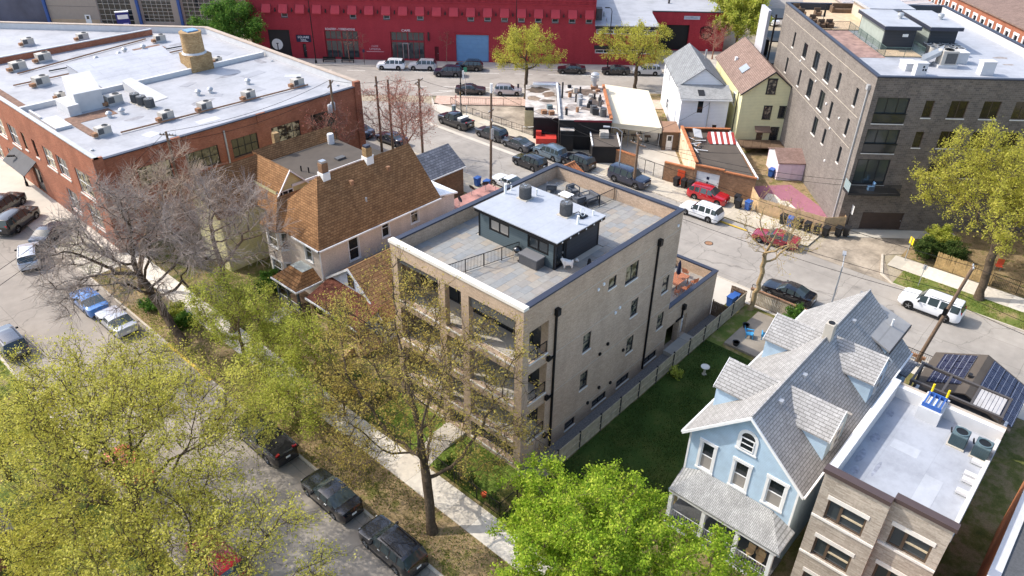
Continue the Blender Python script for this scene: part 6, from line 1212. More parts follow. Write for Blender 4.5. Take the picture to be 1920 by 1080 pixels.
# ---------------------------------------------------------------- far buildings beyond the grey block
T = Thing('ribbed_shed', 'long shed with ribbed grey metal roof beyond the grey block', 'building', (57,40,0), diag=True)
T.add('wall', MB().box(57,70,30,130,0,8.2), M['tan_stucco']); T.add('roof', MB().slab([(56.6,30,8.3),(70.3,30,9.6),(70.3,130,9.6),(56.6,130,8.3)], .2), plain('ribbed_metal', L(176,164,158), .6, .1)); 
for k in range(40): T.add('rib', MB().slab([(56.6,32+k*2.45,8.4),(70.3,32+k*2.45,9.7),(70.3,32.18+k*2.45,9.7),(56.6,32.18+k*2.45,8.4)], .1), M['white_stucco'])
T = Thing('brick_row', 'red brick row with white window surrounds beyond the ribbed shed', 'building', (76,60,0), diag=True)
w = Wl((76,130),(76,50)); hs = [(2+k*2.6,3.0+k*2.6,6.5,8.6) for k in range(30)]; m = MB(); wall(m, w, 0, 10, hs, .15); T.add('wall', m, M['red_brick'])
for h in hs: window(T, w, h, M['white_trim'], M['glass'], nz=2, depth=.1, trim=.3)
T.add('roof', MB().slab([(75.7,50,10),(90,50,12),(90,130,12),(75.7,130,10)], .2), M['taupe_shingle'])
T = Thing('far_white_flat', 'far white flat-roofed building beyond the grey block, top edge', 'building', (24,132,0), diag=True); T.add('wall', MB().box(20,50,132,160,0,8), M['concrete_panel']); T.add('roof', MB().box(20,50,132,160,8,8.2), M['white_roof'])
# clay tiled coach house behind the main block
T = Thing('tiled_coach_house', 'red clay tiled roof peeking above the rear parapet of the apartment building', 'garage', (27.0,16.6,0))
m = MB(); box_walls(m, 27.2, 31.0, 16.8, 23.6, 0, 5.0); T.add('wall', m, M['old_brick'])
rf = T.add('roof', gable_roof(MB(), 27.2, 31.0, 16.8, 23.6, 5.1, 6.95, 'x', .15), M['tile_brick']); T.add('ridge_tile', MB().tube((27.0,20.2,6.98),(31.2,20.2,6.98),.12,n=8), M['tile_brick'], rf)
for k in range(12): T.add('tile_row', MB().tube((27.1+k*.36,20.2,6.97),(27.1+k*.36,16.6,5.0),.08,n=6), M['tile_brick'], rf)
T.add('gable', MB().poly([(30.99,16.8,5),(30.99,23.6,5),(30.99,20.2,6.8)]), M['old_brick']); T.add('gable', MB().poly([(27.21,16.8,5),(27.21,23.6,5),(27.21,20.2,6.8)]), M['old_brick'])
# ---------------------------------------------------------------- vehicles
def interp(pts, x):
    if x <= pts[0][0]: return pts[0][1]
    for (a, b), (c, d) in zip(pts[:-1], pts[1:]):
        if x <= c:
            t = (x-a)/(c-a); return b+(d-b)*t
    return pts[-1][1]
CARS = {   # L, W, H, wheelbase, wheel radius, top profile (0 = nose .. 1 = tail, fraction of H), belt fraction, glass zones (windshield, rear), pillars
 'sedan': (4.75,1.84,1.44,2.8,.33, [(0,.46),(.015,.54),(.06,.60),(.27,.68),(.30,.70),(.44,.985),(.52,1.0),(.66,.985),(.83,.77),(.86,.75),(.975,.73),(1,.60)], .68, (.30,.44), (.66,.83), (.50,.655)),
 'coupe': (4.7,1.87,1.38,2.72,.34, [(0,.46),(.015,.55),(.06,.62),(.32,.70),(.35,.72),(.49,.985),(.56,1.0),(.66,.97),(.86,.77),(.89,.75),(.975,.73),(1,.58)], .70, (.35,.49), (.66,.86), (.63,)),
 'suv': (4.75,1.9,1.7,2.78,.37, [(0,.44),(.015,.52),(.05,.58),(.25,.645),(.28,.66),(.41,.96),(.48,.995),(.6,1.0),(.86,.975),(.90,.95),(.975,.66),(1,.54)], .63, (.28,.41), (.895,.975), (.49,.66,.80)),
 'bigsuv': (5.3,2.03,1.92,3.05,.42, [(0,.47),(.012,.55),(.04,.60),(.24,.635),(.27,.65),(.37,.955),(.43,.99),(.6,1.0),(.93,.985),(.945,.96),(.985,.62),(1,.50)], .62, (.27,.37), (.945,.985), (.45,.63,.80)),
 'pickup': (5.8,2.03,1.92,3.6,.42, [(0,.47),(.012,.55),(.04,.60),(.22,.635),(.25,.65),(.335,.955),(.38,.99),(.5,1.0),(.575,.97),(.605,.62),(.62,.60),(.99,.60),(1,.50)], .60, (.25,.335), (.575,.605), (.42,)),
 'van': (5.6,2.0,2.05,3.4,.36, [(0,.42),(.012,.50),(.05,.56),(.14,.62),(.17,.65),(.28,.96),(.34,1.0),(.6,1.0),(.97,.985),(.985,.96),(1,.5)], .62, (.17,.28), (.985,1.0), (.36,)),
}
def car_proto(kind):
    Ln, Wd, Hh, wb, wr, prof, bf, zf, zr, pil = CARS[kind]
    xf, xr = .5*wb+.02*Ln, -.5*wb+.02*Ln          # axles
    st = set(np.linspace(0, 1, 35).tolist()) | {p[0] for p in prof}
    for p in pil: st |= {p-.012, p+.012}
    for ax in (xf, xr):
        t = .5-ax/Ln; rr = (wr+.06)/Ln
        for k in range(-6, 7): st.add(t+rr*k/6)
    st = sorted(s for s in st if 0 <= s <= 1); st = [s for i, s in enumerate(st) if i == 0 or s-st[i-1] > .003]
    rings = []; zb0 = .2 if kind not in ('bigsuv','pickup') else .28
    for s in st:
        x = Ln*(.5-s); e = max(0, (abs(2*s-1)-.8)/.2); w = Wd/2*(1-.24*e**2.2)
        zt = interp(prof, s)*Hh; zb = zb0+.12*e**2
        for ax in (xf, xr):
            dx = abs(x-ax)
            if dx < wr+.055: zb = max(zb, wr+math.sqrt(max(0,(wr+.055)**2-dx*dx)))
        belt = min(zt-.03, bf*Hh+.03*Hh*max(0, s-.3)); gh = zt-belt
        hood = gh < .12
        rw = w*.95-gh*.26 if not hood else w*.9
        zmid = .55*belt+.45*zb0
        rings.append([(x,0,zb),(x,w*.93,zb),(x,w,max(zb+.02,zb0+.16)),(x,w*1.0,max(zb+.04,zmid)),(x,w*.975,max(zb+.06,belt)),(x,rw,zt-(.05 if not hood else .015)),(x,rw*.72,zt),(x,0,zt+.012)])
    body, glassf = MB(), {}
    nR = 8
    def quad(a, b, tgt): tgt.poly([*a, *b])
    for i in range(len(st)-1):
        A, B = rings[i], rings[i+1]; sm = (st[i]+st[i+1])/2
        for side in (1, -1):
            f = lambda p: (p[0], p[1]*side, p[2])
            for k in range(nR-1):
                q = [f(A[k]), f(B[k]), f(B[k+1]), f(A[k+1])]; 
                if side < 0: q = q[::-1]
                key = None
                gA = A[5][2]-A[4][2]; gB = B[5][2]-B[4][2]
                if k == 4 and min(gA, gB) > .18 and zf[0]+.035 < sm < zr[1]-.02 and not any(abs(sm-p) < .011 for p in pil):
                    if kind == 'van' and sm > .37: key = None
                    else: key = ('side_window', side, sum(sm > p for p in pil))
                elif k >= 5 and zf[0] < sm < zf[1]: key = ('windshield',)
                elif k >= 5 and zr[0] < sm < zr[1] and kind != 'van': key = ('rear_window',)
                if key is None: body.poly(q)
                else: glassf.setdefault(key, MB()).poly(q)
    for R0, rev in ((rings[0], False), (rings[-1], True)):
        pts = R0 + [(p[0],-p[1],p[2]) for p in R0[-2:0:-1]]; body.poly(pts if rev else pts[::-1])
    T = Thing(kind, 'x', 'car', (0,0,0)); add = T.add
    def weld(o):
        import bmesh
        bm = bmesh.new(); bm.from_mesh(o.data); bmesh.ops.remove_doubles(bm, verts=bm.verts, dist=.0008); bmesh.ops.recalc_face_normals(bm, faces=bm.faces); bm.to_mesh(o.data); bm.free()
        o.data.polygons.foreach_set('use_smooth', [True]*len(o.data.polygons)); o.data.set_sharp_from_angle(angle=R_(32))
    o = add('body', body, paint('car_black', L(16,18,26))); weld(o)
    for k, mb in glassf.items(): weld(add(k[0], mb, M['car_glass']))
    add('underbody', MB().box(-Ln*.47,Ln*.47,-Wd*.40,Wd*.40,zb0+.02,.5*Hh), M['rubber'])
    tm = MB().tube((0,-.11,0),(0,.11,0),wr,n=20); 
    rims = MB().lathe((0,0,0), [(wr*.66,0),(wr*.66,.02),(wr*.55,.03),(wr*.2,.0)], 16)
    for ax in (xf, xr):
        for sd in (1, -1):
            t = MB().tube((ax,sd*(Wd/2-.26),wr),(ax,sd*(Wd/2-.03),wr),wr,n=22); wh = add('wheel', t, M['rubber'], smooth=40)
            r_ = MB().tube((ax,sd*(Wd/2-.035),wr),(ax,sd*(Wd/2-.018),wr),wr*.66,n=16); ro = add('rim', r_, M['rim_dark'], wh)
            sp = MB()
            for k in range(5):
                a = 2*math.pi*k/5+.3; sp.tube((ax,sd*(Wd/2-.015),wr),(ax+wr*.6*math.cos(a),sd*(Wd/2-.015),wr+wr*.6*math.sin(a)),.035,n=4)
            sp.tube((ax,sd*(Wd/2-.02),wr),(ax,sd*(Wd/2-.004),wr),.07,n=8); add('spokes', sp, M['rim'], wh)
    zh = interp(prof,.03)*Hh
    for sd in (1, -1):
        add('headlight', MB().obox((Ln*.485-.1,sd*Wd*.305,zh-.17),(.2,.32,.12),-sd*.34), M['lamp_white']); add('taillight', MB().obox((-Ln*.485+.075,sd*Wd*.325,.52*Hh),(.13,.3,.15 if kind not in ('bigsuv','pickup') else .36),sd*.25), M['lamp_red'])
        add('mirror', MB().obox((Ln*(.5-zf[0])-.18*1.6,sd*(Wd/2+.09),bf*Hh-.01),(.12,.2,.15)), M['plastic_black'])
        add('rocker', MB().box(xr+wr+.08,xf-wr-.08,sd*Wd/2-.05 if sd > 0 else -Wd/2-.012,sd*Wd/2+.012 if sd > 0 else -Wd/2+.05,zb0-.02,zb0+.1), M['plastic_black'])
        for s in (pil[0]-.025, (pil[1] if len(pil) > 1 else pil[0]+.1)-.03): add('door_handle', MB().obox((Ln*(.5-s),sd*(Wd/2-.004),bf*Hh-.13),(.2,.03,.03)), M['steel'])
    add('grille', MB().obox((Ln*.497-.03,0,.34*Hh),(.08,Wd*.5,.2)), M['plastic_black']); add('front_plate', MB().obox((Ln*.5,0,.26*Hh),(.03,.32,.13)), M['white_paint']); add('rear_plate', MB().obox((-Ln*.5+.0,0,.42*Hh),(.03,.34,.15)), M['white_paint'])
    add('rear_bumper', MB().obox((-Ln*.497+.03,0,zb0+.08),(.1,Wd*.78,.16)), M['plastic_black'])
    if kind in ('suv','bigsuv'):
        for sd in (1, -1): add('roof_rail', MB().path([(Ln*.06,sd*Wd*.33,Hh*.985),(Ln*.03,sd*Wd*.335,Hh*1.02),(-Ln*.32,sd*Wd*.335,Hh*1.01),(-Ln*.35,sd*Wd*.33,Hh*.96)], .022, 5), M['plastic_black'])
    if kind == 'pickup':
        add('bed_floor', MB().box(-Ln*.485,-Ln*.12,-Wd*.4,Wd*.4,.60*Hh+.016,.60*Hh+.026), M['rubber']); add('bed_rail', MB().box(-Ln*.49,-Ln*.12,Wd*.41,Wd*.47,.59*Hh,.66*Hh).box(-Ln*.49,-Ln*.12,-Wd*.47,-Wd*.41,.59*Hh,.66*Hh).box(-Ln*.495,-Ln*.475,-Wd*.41,Wd*.41,.58*Hh,.66*Hh), paint('car_black', None))
    return T.o
PROTO = {k: car_proto(k) for k in CARS}
PUSED = set()
def car(kind, x, y, head, colr, label, rough=.22, rim=None, roof=None, cat='car', group=None, sc=1.0, name=None):
    root = PROTO[kind] if kind not in PUSED else copy_tree(PROTO[kind]); PUSED.add(kind)
    root.name = name or {'sedan':'sedan','coupe':'coupe','suv':'suv','bigsuv':'large_suv','pickup':'pickup_truck','van':'van'}[kind]
    root.location = (x, y, .012); root.rotation_euler = (0,0,R_(head)); root.scale = (sc,sc,sc)
    for k in ('label','category','group'): 
        if k in root: del root[k]
    tag(root, label, cat, group)
    for ch in root.children:
        n = ch.name.split('.')[0]
        if n in ('body','bed_rail'):
            ch.material_slots[0].link = 'OBJECT'; ch.material_slots[0].material = colr
    return root
pb = paint('car_black', None); navy = paint('car_navy', L(30,36,56)); white = paint('car_white', L(236,238,240), .25); red = paint('car_red', L(176,16,32)); maroon = paint('car_maroon', L(140,24,44)); silver = paint('car_silver', L(188,192,200), .3, .4)
grey = paint('car_grey', L(72,74,80), .28, .3); slate = paint('car_slate', L(104,122,136), .28, .3); blue = paint('car_blue', L(58,120,190), .25, .1); charcoal = paint('car_charcoal', L(50,52,58), .28, .3); dblue = paint('car_dblue', L(44,56,74), .25, .2); orange = paint('car_orange', L(214,84,48), .3)
G1 = 'cars parked along the front street'
car('suv', -10.05, 1.35, 90, pb, 'black suv with roof rails parked nearest the camera on the front street', group=G1)
car('sedan', -10.1, 7.35, 90, pb, 'glossy black sedan parked behind the black suv on the front street', group=G1)
car('pickup', -10.2, 14.9, 90, pb, 'black pickup half hidden by leaves on the front street', cat='truck', group=G1)
car('coupe', -10.9, 36.5, 90, silver, 'silver coupe parked under the big bare tree', group=G1)
car('coupe', -11.2, 41.2, 90, blue, 'bright blue coupe parked ahead of the silver coupe under the bare tree', group=G1)
car('suv', -18.2, 39.9, 90, dblue, 'dark blue suv with red tail lights at the left frame edge', group=G1)
car('sedan', -17.9, 19.2, 90, orange, 'orange-red car glimpsed through the yellow-green tree', group=G1)
car('suv', -17.7, 8.2, 90, red, 'bright red car under the yellow-green tree at the bottom edge', group=G1)
car('suv', -11.8, 53.2, 70, silver, 'pale silver suv behind the bare tree twigs near the brick factory', group=G1)
car('sedan', -8.7, 56.6, 40, dblue, 'dark blue sedan behind twigs beside the brick factory', group=G1)
car('bigsuv', -9.9, 61.8, 37, pb, 'black suv parked nose to the brick factory wall, nearer one', group=G1)
car('bigsuv', -9.6, 66.4, 37, pb, 'black suv parked nose to the brick factory wall, farther one', group=G1)
G2 = 'cars along the rear street'
car('pickup', 42.4, 49.5, 90, pb, 'black pickup with white toolbox in its bed on the rear street', cat='truck', group=G2)
car('suv', 42.6, 42.8, 92, charcoal, 'charcoal suv parked behind the black pickup on the rear street', group=G2)
car('sedan', 42.5, 38.0, 91, grey, 'grey sedan parked between charcoal suv and blue-grey wagon', group=G2)
car('suv', 43.1, 33.0, 88, slate, 'blue-grey wagon parked in front of the black bar', group=G2)
car('suv', 39.0, 32.9, 89, pb, 'black suv driving along the rear street beside the blue-grey wagon', group=G2)
car('suv', 43.3, 28.7, 89, pb, 'black suv with lit red tail lamp behind the clay tiled roof', group=G2)
car('bigsuv', 43.6, 21.2, -90, navy, 'large dark navy suv parked on the pavement by the utility pole', group=G2)
car('suv', 46.1, 11.9, -84, red, 'red suv with black roof parked against the brick garage', group=G2)
car('suv', 42.0, 10.4, 92, white, 'white suv with dark roof glass at the yellow kerb', group=G2)
car('sedan', 42.0, 1.6, 100, maroon, 'dark red sedan behind the budding tree on the far side', group=G2)
car('bigsuv', 39.9, -14.35, 90, white, 'big white suv with sunroof parked by the grass verge at right', group=G2)
car('coupe', 32.9, 31.0, 90, white, 'white coupe parked beside the blue bins behind the apartment building', group=G2)
car('sedan', 33.2, -3.9, 92, pb, 'black sedan behind the budding tree on the near side of the rear street', group=G2)
car('sedan', 31.0, 56.5, 95, navy, 'dark navy sedan behind the red-budding tree, farther one', group=G2)
car('sedan', 32.2, 51.2, 95, navy, 'dark navy sedan behind the red-budding tree, nearer one', group=G2)
G3 = 'cars on the avenue'
def dcar(kind, u, v, head, *a, **k): x, y = D2W(u, v); return car(kind, x, y, math.degrees(ANG)+head, *a, group=G3, **k)
dcar('suv', -23.1, 90.0, 180, white, 'white suv parked outside the cafe, leftmost on the avenue')
dcar('suv', -17.8, 90.1, 180, silver, 'silver-white suv parked outside the cafe, second from the left')
dcar('suv', -13.2, 86.9, 180, navy, 'dark navy suv driving past the cafe')
dcar('suv', -10.0, 90.2, 180, pb, 'black boxy suv parked in front of the blue roller door')
dcar('sedan', -8.9, 78.3, 0, charcoal, 'charcoal sedan parked on the near side of the avenue')
dcar('suv', -3.1, 78.2, 0, silver, 'pale silver suv parked near the avenue tree', sc=.92)
dcar('sedan', 7.2, 89.9, 180, pb, 'black sedan parked across the avenue right of the left tree')
dcar('sedan', 14.6, 89.8, 180, pb, 'black sedan half hidden by the right avenue tree')
dcar('suv', 19.8, 89.9, 180, silver, 'silver suv behind the right avenue tree')
dcar('van', 3.4, 77.9, 0, white, 'white van behind the black bar roof', cat='van')
dcar('suv', -79.5, 108.5, 0, pb, 'black suv in front of the concrete service garage')
x, y, _ = U(1335, 14); car('sedan', x, y, 15, charcoal, 'dark car on the far cross street at the top edge', group=G3)
x, y, _ = U(1443, 45); car('sedan', x, y, 60, white, 'white car at the far cross street behind the stair tower', group=G3)
T = Thing('toolbox', 'white metal toolbox lying in the bed of the black pickup', 'toolbox', (42.4,48.0,1.2)); T.add('box_body', MB().box(41.6,43.2,47.75,48.35,1.2,1.6), M['steel']); T.add('lid', MB().box(41.58,43.22,47.73,48.37,1.6,1.66), M['white_paint'])
# ---------------------------------------------------------------- wheeled bins
def bin_proto(mat, lidm):
    t = Thing('wheeled_bin', 'x', 'bin', (0,0,0)); q = MB()
    b = [(-.24,-.28),(.24,-.28),(.24,.28),(-.24,.28)]; tpp = [(-.3,-.36),(.3,-.36),(.3,.34),(-.3,.34)]
    q._hex([(x,y,.06) for x,y in b]+[(x,y,1.0) for x,y in tpp]); t.add('tub', q, mat)
    t.add('lid', MB().slab([(-.33,-.4,1.06),(.33,-.4,1.06),(.33,.38,1.12),(-.33,.38,1.12)], .06), lidm); t.add('handle', MB().tube((-.28,.42,1.02),(.28,.42,1.02),.03,n=6), lidm)
    for s in (-1,1): t.add('wheel', MB().tube((s*.2,.3,.11),(s*.28,.3,.11),.11,n=12), M['rubber'])
    return t.o
BP = {'black': bin_proto(M['plastic_black'], M['plastic_black']), 'blue': bin_proto(M['plastic_blue'], M['plastic_blue'])}; BU = set()
def wbin(kind, x, y, rz, label, z=.12):
    o = BP[kind] if kind not in BU else copy_tree(BP[kind]); BU.add(kind); o.location = (x,y,z); o.rotation_euler = (0,0,rz); tag(o, label, 'bin', 'wheeled bins along the rear street'); o.name = 'wheeled_bin'
for i, (k, x, y, lb) in enumerate((('black',46.7,16.5,'left one of three by the orange door'),('black',46.9,15.6,'middle one of three by the orange door'),('black',47.0,14.8,'right one of three by the orange door'),('black',46.5,8.3,'next to a blue bin by the fence corner'),('black',47.4,8.9,'tipped back against the brick garage'),('blue',46.9,7.3,'at the timber fence corner'),
     ('black',46.5,2.95,'leftmost of the row along the timber fence'),('blue',46.45,2.1,'in the row along the timber fence'),('black',46.6,1.2,'just right of the blue bin in the fence row'),('black',46.6,.25,'third black one in the fence row'),('black',46.7,-.75,'fourth black one in the fence row'),('black',47.0,-1.6,'last black one in the fence row'),('black',47.9,-2.6,'left of the pair at the fence end'),('black',48.5,-3.2,'right of the pair at the fence end'),
     ('blue',57.2,9.5,'beside the pink shed'),('blue',30.4,33.6,'left one behind the white coupe'),('blue',30.5,32.2,'right one behind the white coupe'),('blue',28.1,-.7,'left one on the parking pad behind the fence'),('blue',28.9,-.8,'right one on the parking pad behind the fence'))):
    wbin(k, x, y, -1.57+.1*math.sin(i*2.1), '%s wheeled bin, %s' % (k, lb), .12 if x < 56 else .03)
# ---------------------------------------------------------------- fences
T = Thing('garden_fence', 'grey weathered board fence with dark posts between gravel strip and lawn', 'fence', (2.0,-1.62,0))
w = Wl((-.4,-1.62),(29.0,-1.62)); s = 2.45; n = 12
for k in range(n):
    m = MB()
    for i in range(16): m.wbox(w, k*s+.04+i*(s-.08)/16+.004, k*s+.04+(i+1)*(s-.08)/16-.004, .15, 1.62+RNG.uniform(-.01,.01), -.01, .012)
    p = T.add('fence_panel', m, M['wood_fence'], kind='stuff'); 
    for z in (1.6,.85,.2): T.add('rail', MB().wbox(w, k*s+.04, (k+1)*s-.04, z, z+.1, .014, .06), M['wood_fence'], p)
    T.add('post', MB().wbox(w, k*s-.045, k*s+.045, 0, 1.78, -.04, .07), M['dark_frame'])
board_fence('pad_fence', 'brown board fence closing the parking pad corner', [(25.7,-.05),(25.7,-1.55)], 1.6, M['dark_wood'])
board_fence('pad_gate', 'narrow brown board gate at the end of the garden fence', [(29.0,-1.6),(29.0,-.1)], 1.7, M['dark_wood'])
T = Thing('front_iron_fence', 'black iron picket fence along the front lawn of the apartment building', 'fence', (-3.7,-1.6,0)); railing(T, [(-3.7,4.6,.1),(-3.7,-1.6,.1)], 1.2, M['black_metal'], 'iron_panel', .13, 2.0); railing(T, [(-3.7,-1.6,.1),(-.4,-1.6,.1)], 1.2, M['black_metal'], 'iron_panel', .13, 2.0); railing(T, [(-3.7,6.9,.1),(-3.7,12,.1)], 1.2, M['black_metal'], 'iron_panel', .13, 2.0)
T = Thing('rear_iron_fence', 'black iron fence along the rear street beside the blue house', 'fence', (30.2,-6,0)); railing(T, [(30.6,-1.4,.1),(30.6,-9,.1)], 1.5, M['black_metal'], 'iron_panel', .14, 2.2); railing(T, [(30.6,-14.2,.1),(30.6,-17.2,.1)], 1.5, M['black_metal'], 'iron_panel', .14, 2.2)
T = Thing('slat_screen', 'woven slat screen panel behind the budding tree', 'screen', (30.0,-3.5,0))
m = MB()
for k in range(26): m.box(29.9,29.95,-5.6+k*.15,-5.5+k*.15,.1,1.5)
T.add('slats', m, M['wood_fence'], kind='stuff'); T.add('top_rail', MB().box(29.86,29.99,-5.7,-1.6,1.5,1.58), M['dark_wood']); T.add('bottom_rail', MB().box(29.86,29.99,-5.7,-1.6,.05,.12), M['dark_wood'])
T = Thing('low_guard_rail', 'rusty low steel rail along the near kerb of the rear street', 'rail', (31.4,-10,0)); T.add('beam', MB().box(31.35,31.55,-16.5,-1,.45,.7), M['rust']); 
for k in range(8): T.add('post', MB().box(31.38,31.52,-16.3+k*2.1,-16.16+k*2.1,.1,.45), M['dark_wood'])
T = Thing('lot_fence', 'low black iron fence around the grey corner lot by the bar', 'fence', (46.8,50,0)); railing(T, [(46.8,37.2,.1),(46.8,52.5,.1)], 1.0, M['black_metal'], 'iron_panel', .3, 1.9)
a, b = D2W(-11.5,73), D2W(-1,73); railing(T, [(46.8,52.5,.1),a+(.1,),b+(.1,)], 1.0, M['black_metal'], 'iron_panel', .3, 2.4)
T = Thing('right_yard_fence', 'black iron fence along the pavement by the brown yard', 'fence', (48.5,-19,0)); railing(T, [(48.4,-17.2,.1),(48.4,-40,.1)], 1.4, M['black_metal'], 'iron_panel', .14, 2.2)
T = Thing('reed_fence', 'straw-coloured leaning reed fence beside the far pavement', 'fence', (48.5,-14,0))
for k in range(3):
    m = MB()
    for i in range(22): y_ = -12.2-k*1.75-i*.078; m.tube((48.5,y_,.05),(48.9+RNG.uniform(-.05,.05),y_+.1,1.5+RNG.uniform(-.1,.08)),.035,n=4)
    T.add('reed_panel', m, plain('reed', L(188,158,108), .9, var=.25, scale=4), kind='stuff')
# ---------------------------------------------------------------- utility poles, lamps, signs
def pole(x, y, h, label, r=.16, arms=(), lean=(0,0), z=0.1, tr=0, group='wooden utility poles'):
    T = Thing('utility_pole', label, 'pole', (x,y,z), group=group); top = (x+lean[0],y+lean[1],z+h)
    T.add('shaft', MB().tube((x,y,z),top,r,r*.72,10), M['pole_wood'], smooth=40); at = lambda f: (x+lean[0]*f,y+lean[1]*f,z+h*f)
    for f, L_, a in arms:
        p = at(f); dx, dy = math.cos(a)*L_/2, math.sin(a)*L_/2; c = T.add('crossarm', MB().tube((p[0]-dx,p[1]-dy,p[2]),(p[0]+dx,p[1]+dy,p[2]),.07,n=4), M['pole_wood'])
        for k in (-.9,-.45,.45,.9): T.add('insulator', MB().lathe((p[0]+dx*k,p[1]+dy*k,p[2]+.06), [(.05,0),(.06,.08),(.03,.14)], 8), M['galv'], c)
    for k in range(tr):
        p = at(.74); T.add('transformer', MB().lathe((p[0]+.45*math.cos(k*2.2+1),p[1]+.45*math.sin(k*2.2+1),p[2]-.5), [(.26,0),(.28,.05),(.28,.85),(.2,.95)], 14), M['galv'], smooth=40)
    return T, top
_, PA = pole(31.2, 32.2, 11.5, 'tall wooden pole with light fixture behind the apartment building', .17, ((.72,1.8,.9),(.8,1.2,.3)), (.2,.1))
T = _; T.add('equipment_box', MB().box(31.0,31.35,31.85,32.0,6.2,7.4), M['galv']); T.add('equipment_cabinet', MB().lathe((31.4,32.3,11.4), [(.16,0),(.16,1.0),(.14,1.02)], 12), M['white_paint'])
_, PB = pole(32.6, 45.6, 9.6, 'wooden utility pole with tilted crossarms near the coach house', .17, ((.97,2.2,.4),(.9,2.4,1.2)))
_, PC = pole(30.2, 48.6, 9.4, 'wooden utility pole standing inside the red-budding tree', .17, ((.85,1.5,.6),))
_, PC2 = pole(29.2, 49.6, 9.8, 'second wooden utility pole inside the red-budding tree', .17, ((.9,1.5,.6),))
_, PD = pole(20.5, 46.6, 12.0, 'utility pole with two grey transformers at the brick factory wall', .17, ((.96,2.4,.7),), (0,0), .1, 2)
_, PE = pole(42.9, 20.0, 6.6, 'short wooden pole with leaning crossarms beside the navy suv', .18, ((.95,2.0,.9),(.82,2.2,1.5)))
_, PF = pole(30.9, -16.0, 9.6, 'dark leaning wooden pole by the blue house rear', .17, ((.99,.7,.3),), (.6,-1.2)); _.add('cable_box', MB().obox((31.2,-16.6,5.2),(.3,.3,.6)), M['black_metal'])
_, PG = pole(1.5, 47.0, 11.2, 'weathered pole rising in front of the factory corner', .15, ((.97,1.4,2.2),)); 
def wire(T, a, b, sag, r=.025):
    pts = [(a[0]+(b[0]-a[0])*t, a[1]+(b[1]-a[1])*t, a[2]+(b[2]-a[2])*t-sag*4*t*(1-t)) for t in [k/14 for k in range(15)]]
    return MB().path(pts, r, 3)
W_ = Thing('overhead_wires', 'thin dark overhead cables strung along the rear street', 'wires', (31,20,0))
far = (33.0,-60,8.5)
for i, (a, b, s) in enumerate(((PA,PB,.5),(PB,PC,.3),(PA,PF,1.2),((PA[0],PA[1],7.5),(PF[0],PF[1],7.2),1.4),((PA[0]-.3,PA[1],6.8),(PF[0]-.3,PF[1],6.4),1.5),(PF,far,1.0),((PF[0],PF[1],7.2),(33,-60,6.6),1.2),((PF[0]-.3,PF[1],6.4),(32.6,-60,5.8),1.2),(PE,(PA[0],PA[1],8.2),.9),(PE,(48,34,3.6),.8),((PE[0],PE[1],5.9),(50,10,5.2),.5),((PE[0],PE[1],5.4),(49.8,-2.3,5.2),.8),((PE[0],PE[1],6.0),(49.8,-2.3,5.8),.8),(PD,PC,.4),(PD,PG,.8),((PD[0],PD[1],10.9),(PG[0],PG[1],10.2),.9),(PG,(-30,30,9),1.5),((PG[0],PG[1],10.4),(-30,29.4,8.3),1.6),((24,61,5.2),(PE[0],PE[1],6.2),.6) if False else (PE,D2W(24,61)+(5.2,),.6))):
    W_.add('cable', wire(W_, a, b, s, .022), M['rubber'])
W_.add('white_drop_cable', wire(W_, D2W(3.6,59.9)+(3.2,), (46.9,41.0,.9), .5, .04), M['white_paint'])
def lamp(x, y, h, adir, label, arm=1.6, mat=None, z=.1):
    T = Thing('street_lamp', label, 'street lamp', (x,y,z), group='street lamps'); mt = mat or M['galv']
    T.add('post', MB().tube((x,y,z),(x,y,z+h),.09,.06,10), mt, smooth=40); dx, dy = math.cos(adir), math.sin(adir)
    T.add('arm', MB().path([(x,y,z+h),(x+dx*arm*.4,y+dy*arm*.4,z+h+.45),(x+dx*arm,y+dy*arm,z+h+.55)], .045, 6), mt); T.add('head', MB().obox((x+dx*(arm+.3),y+dy*(arm+.3),z+h+.48),(.75,.3,.14),adir), mt); T.add('base', MB().lathe((x,y,z), [(.17,0),(.15,.5),(.09,.6)], 10), mt)
    return T
lamp(33.9, -7.6, 4.6, .35, 'curved grey street lamp behind the blue house roof', 1.2, z=0.0); lamp(44.3, 23.2, 5.6, 2.2, 'silver street lamp standing in front of the black bar', 1.6)
bkm = M['black_metal']
x, y = D2W(-36.3, 91.9); lamp(x, y, 11.5, 1, 'tall black lamp post at the kerb between shop door and roastery', .8, bkm)
x, y = D2W(-2.2, 91.9); lamp(x, y, 11.0, 1, 'tall black lamp post behind the left avenue tree', .8, bkm)
x, y = D2W(13.4, 92.0); lamp(x, y, 9.5, 2.2, 'black lamp post in front of the low red building', .5, bkm)
x, y, _z = U(1318, 68); lamp(x, y, 7.5, .6, 'black lamp post behind the yellow house roof', .8, bkm)
x, y = D2W(-45.5, 106); lamp(x, y, 13, 1, 'thin black lamp post in front of the service garage, right of the green doors', .6, bkm)
x, y, _z = U(52, 350); lamp(x, y, 3.2, 2.4, 'slim black lamp post by the two black suvs', .3, bkm)
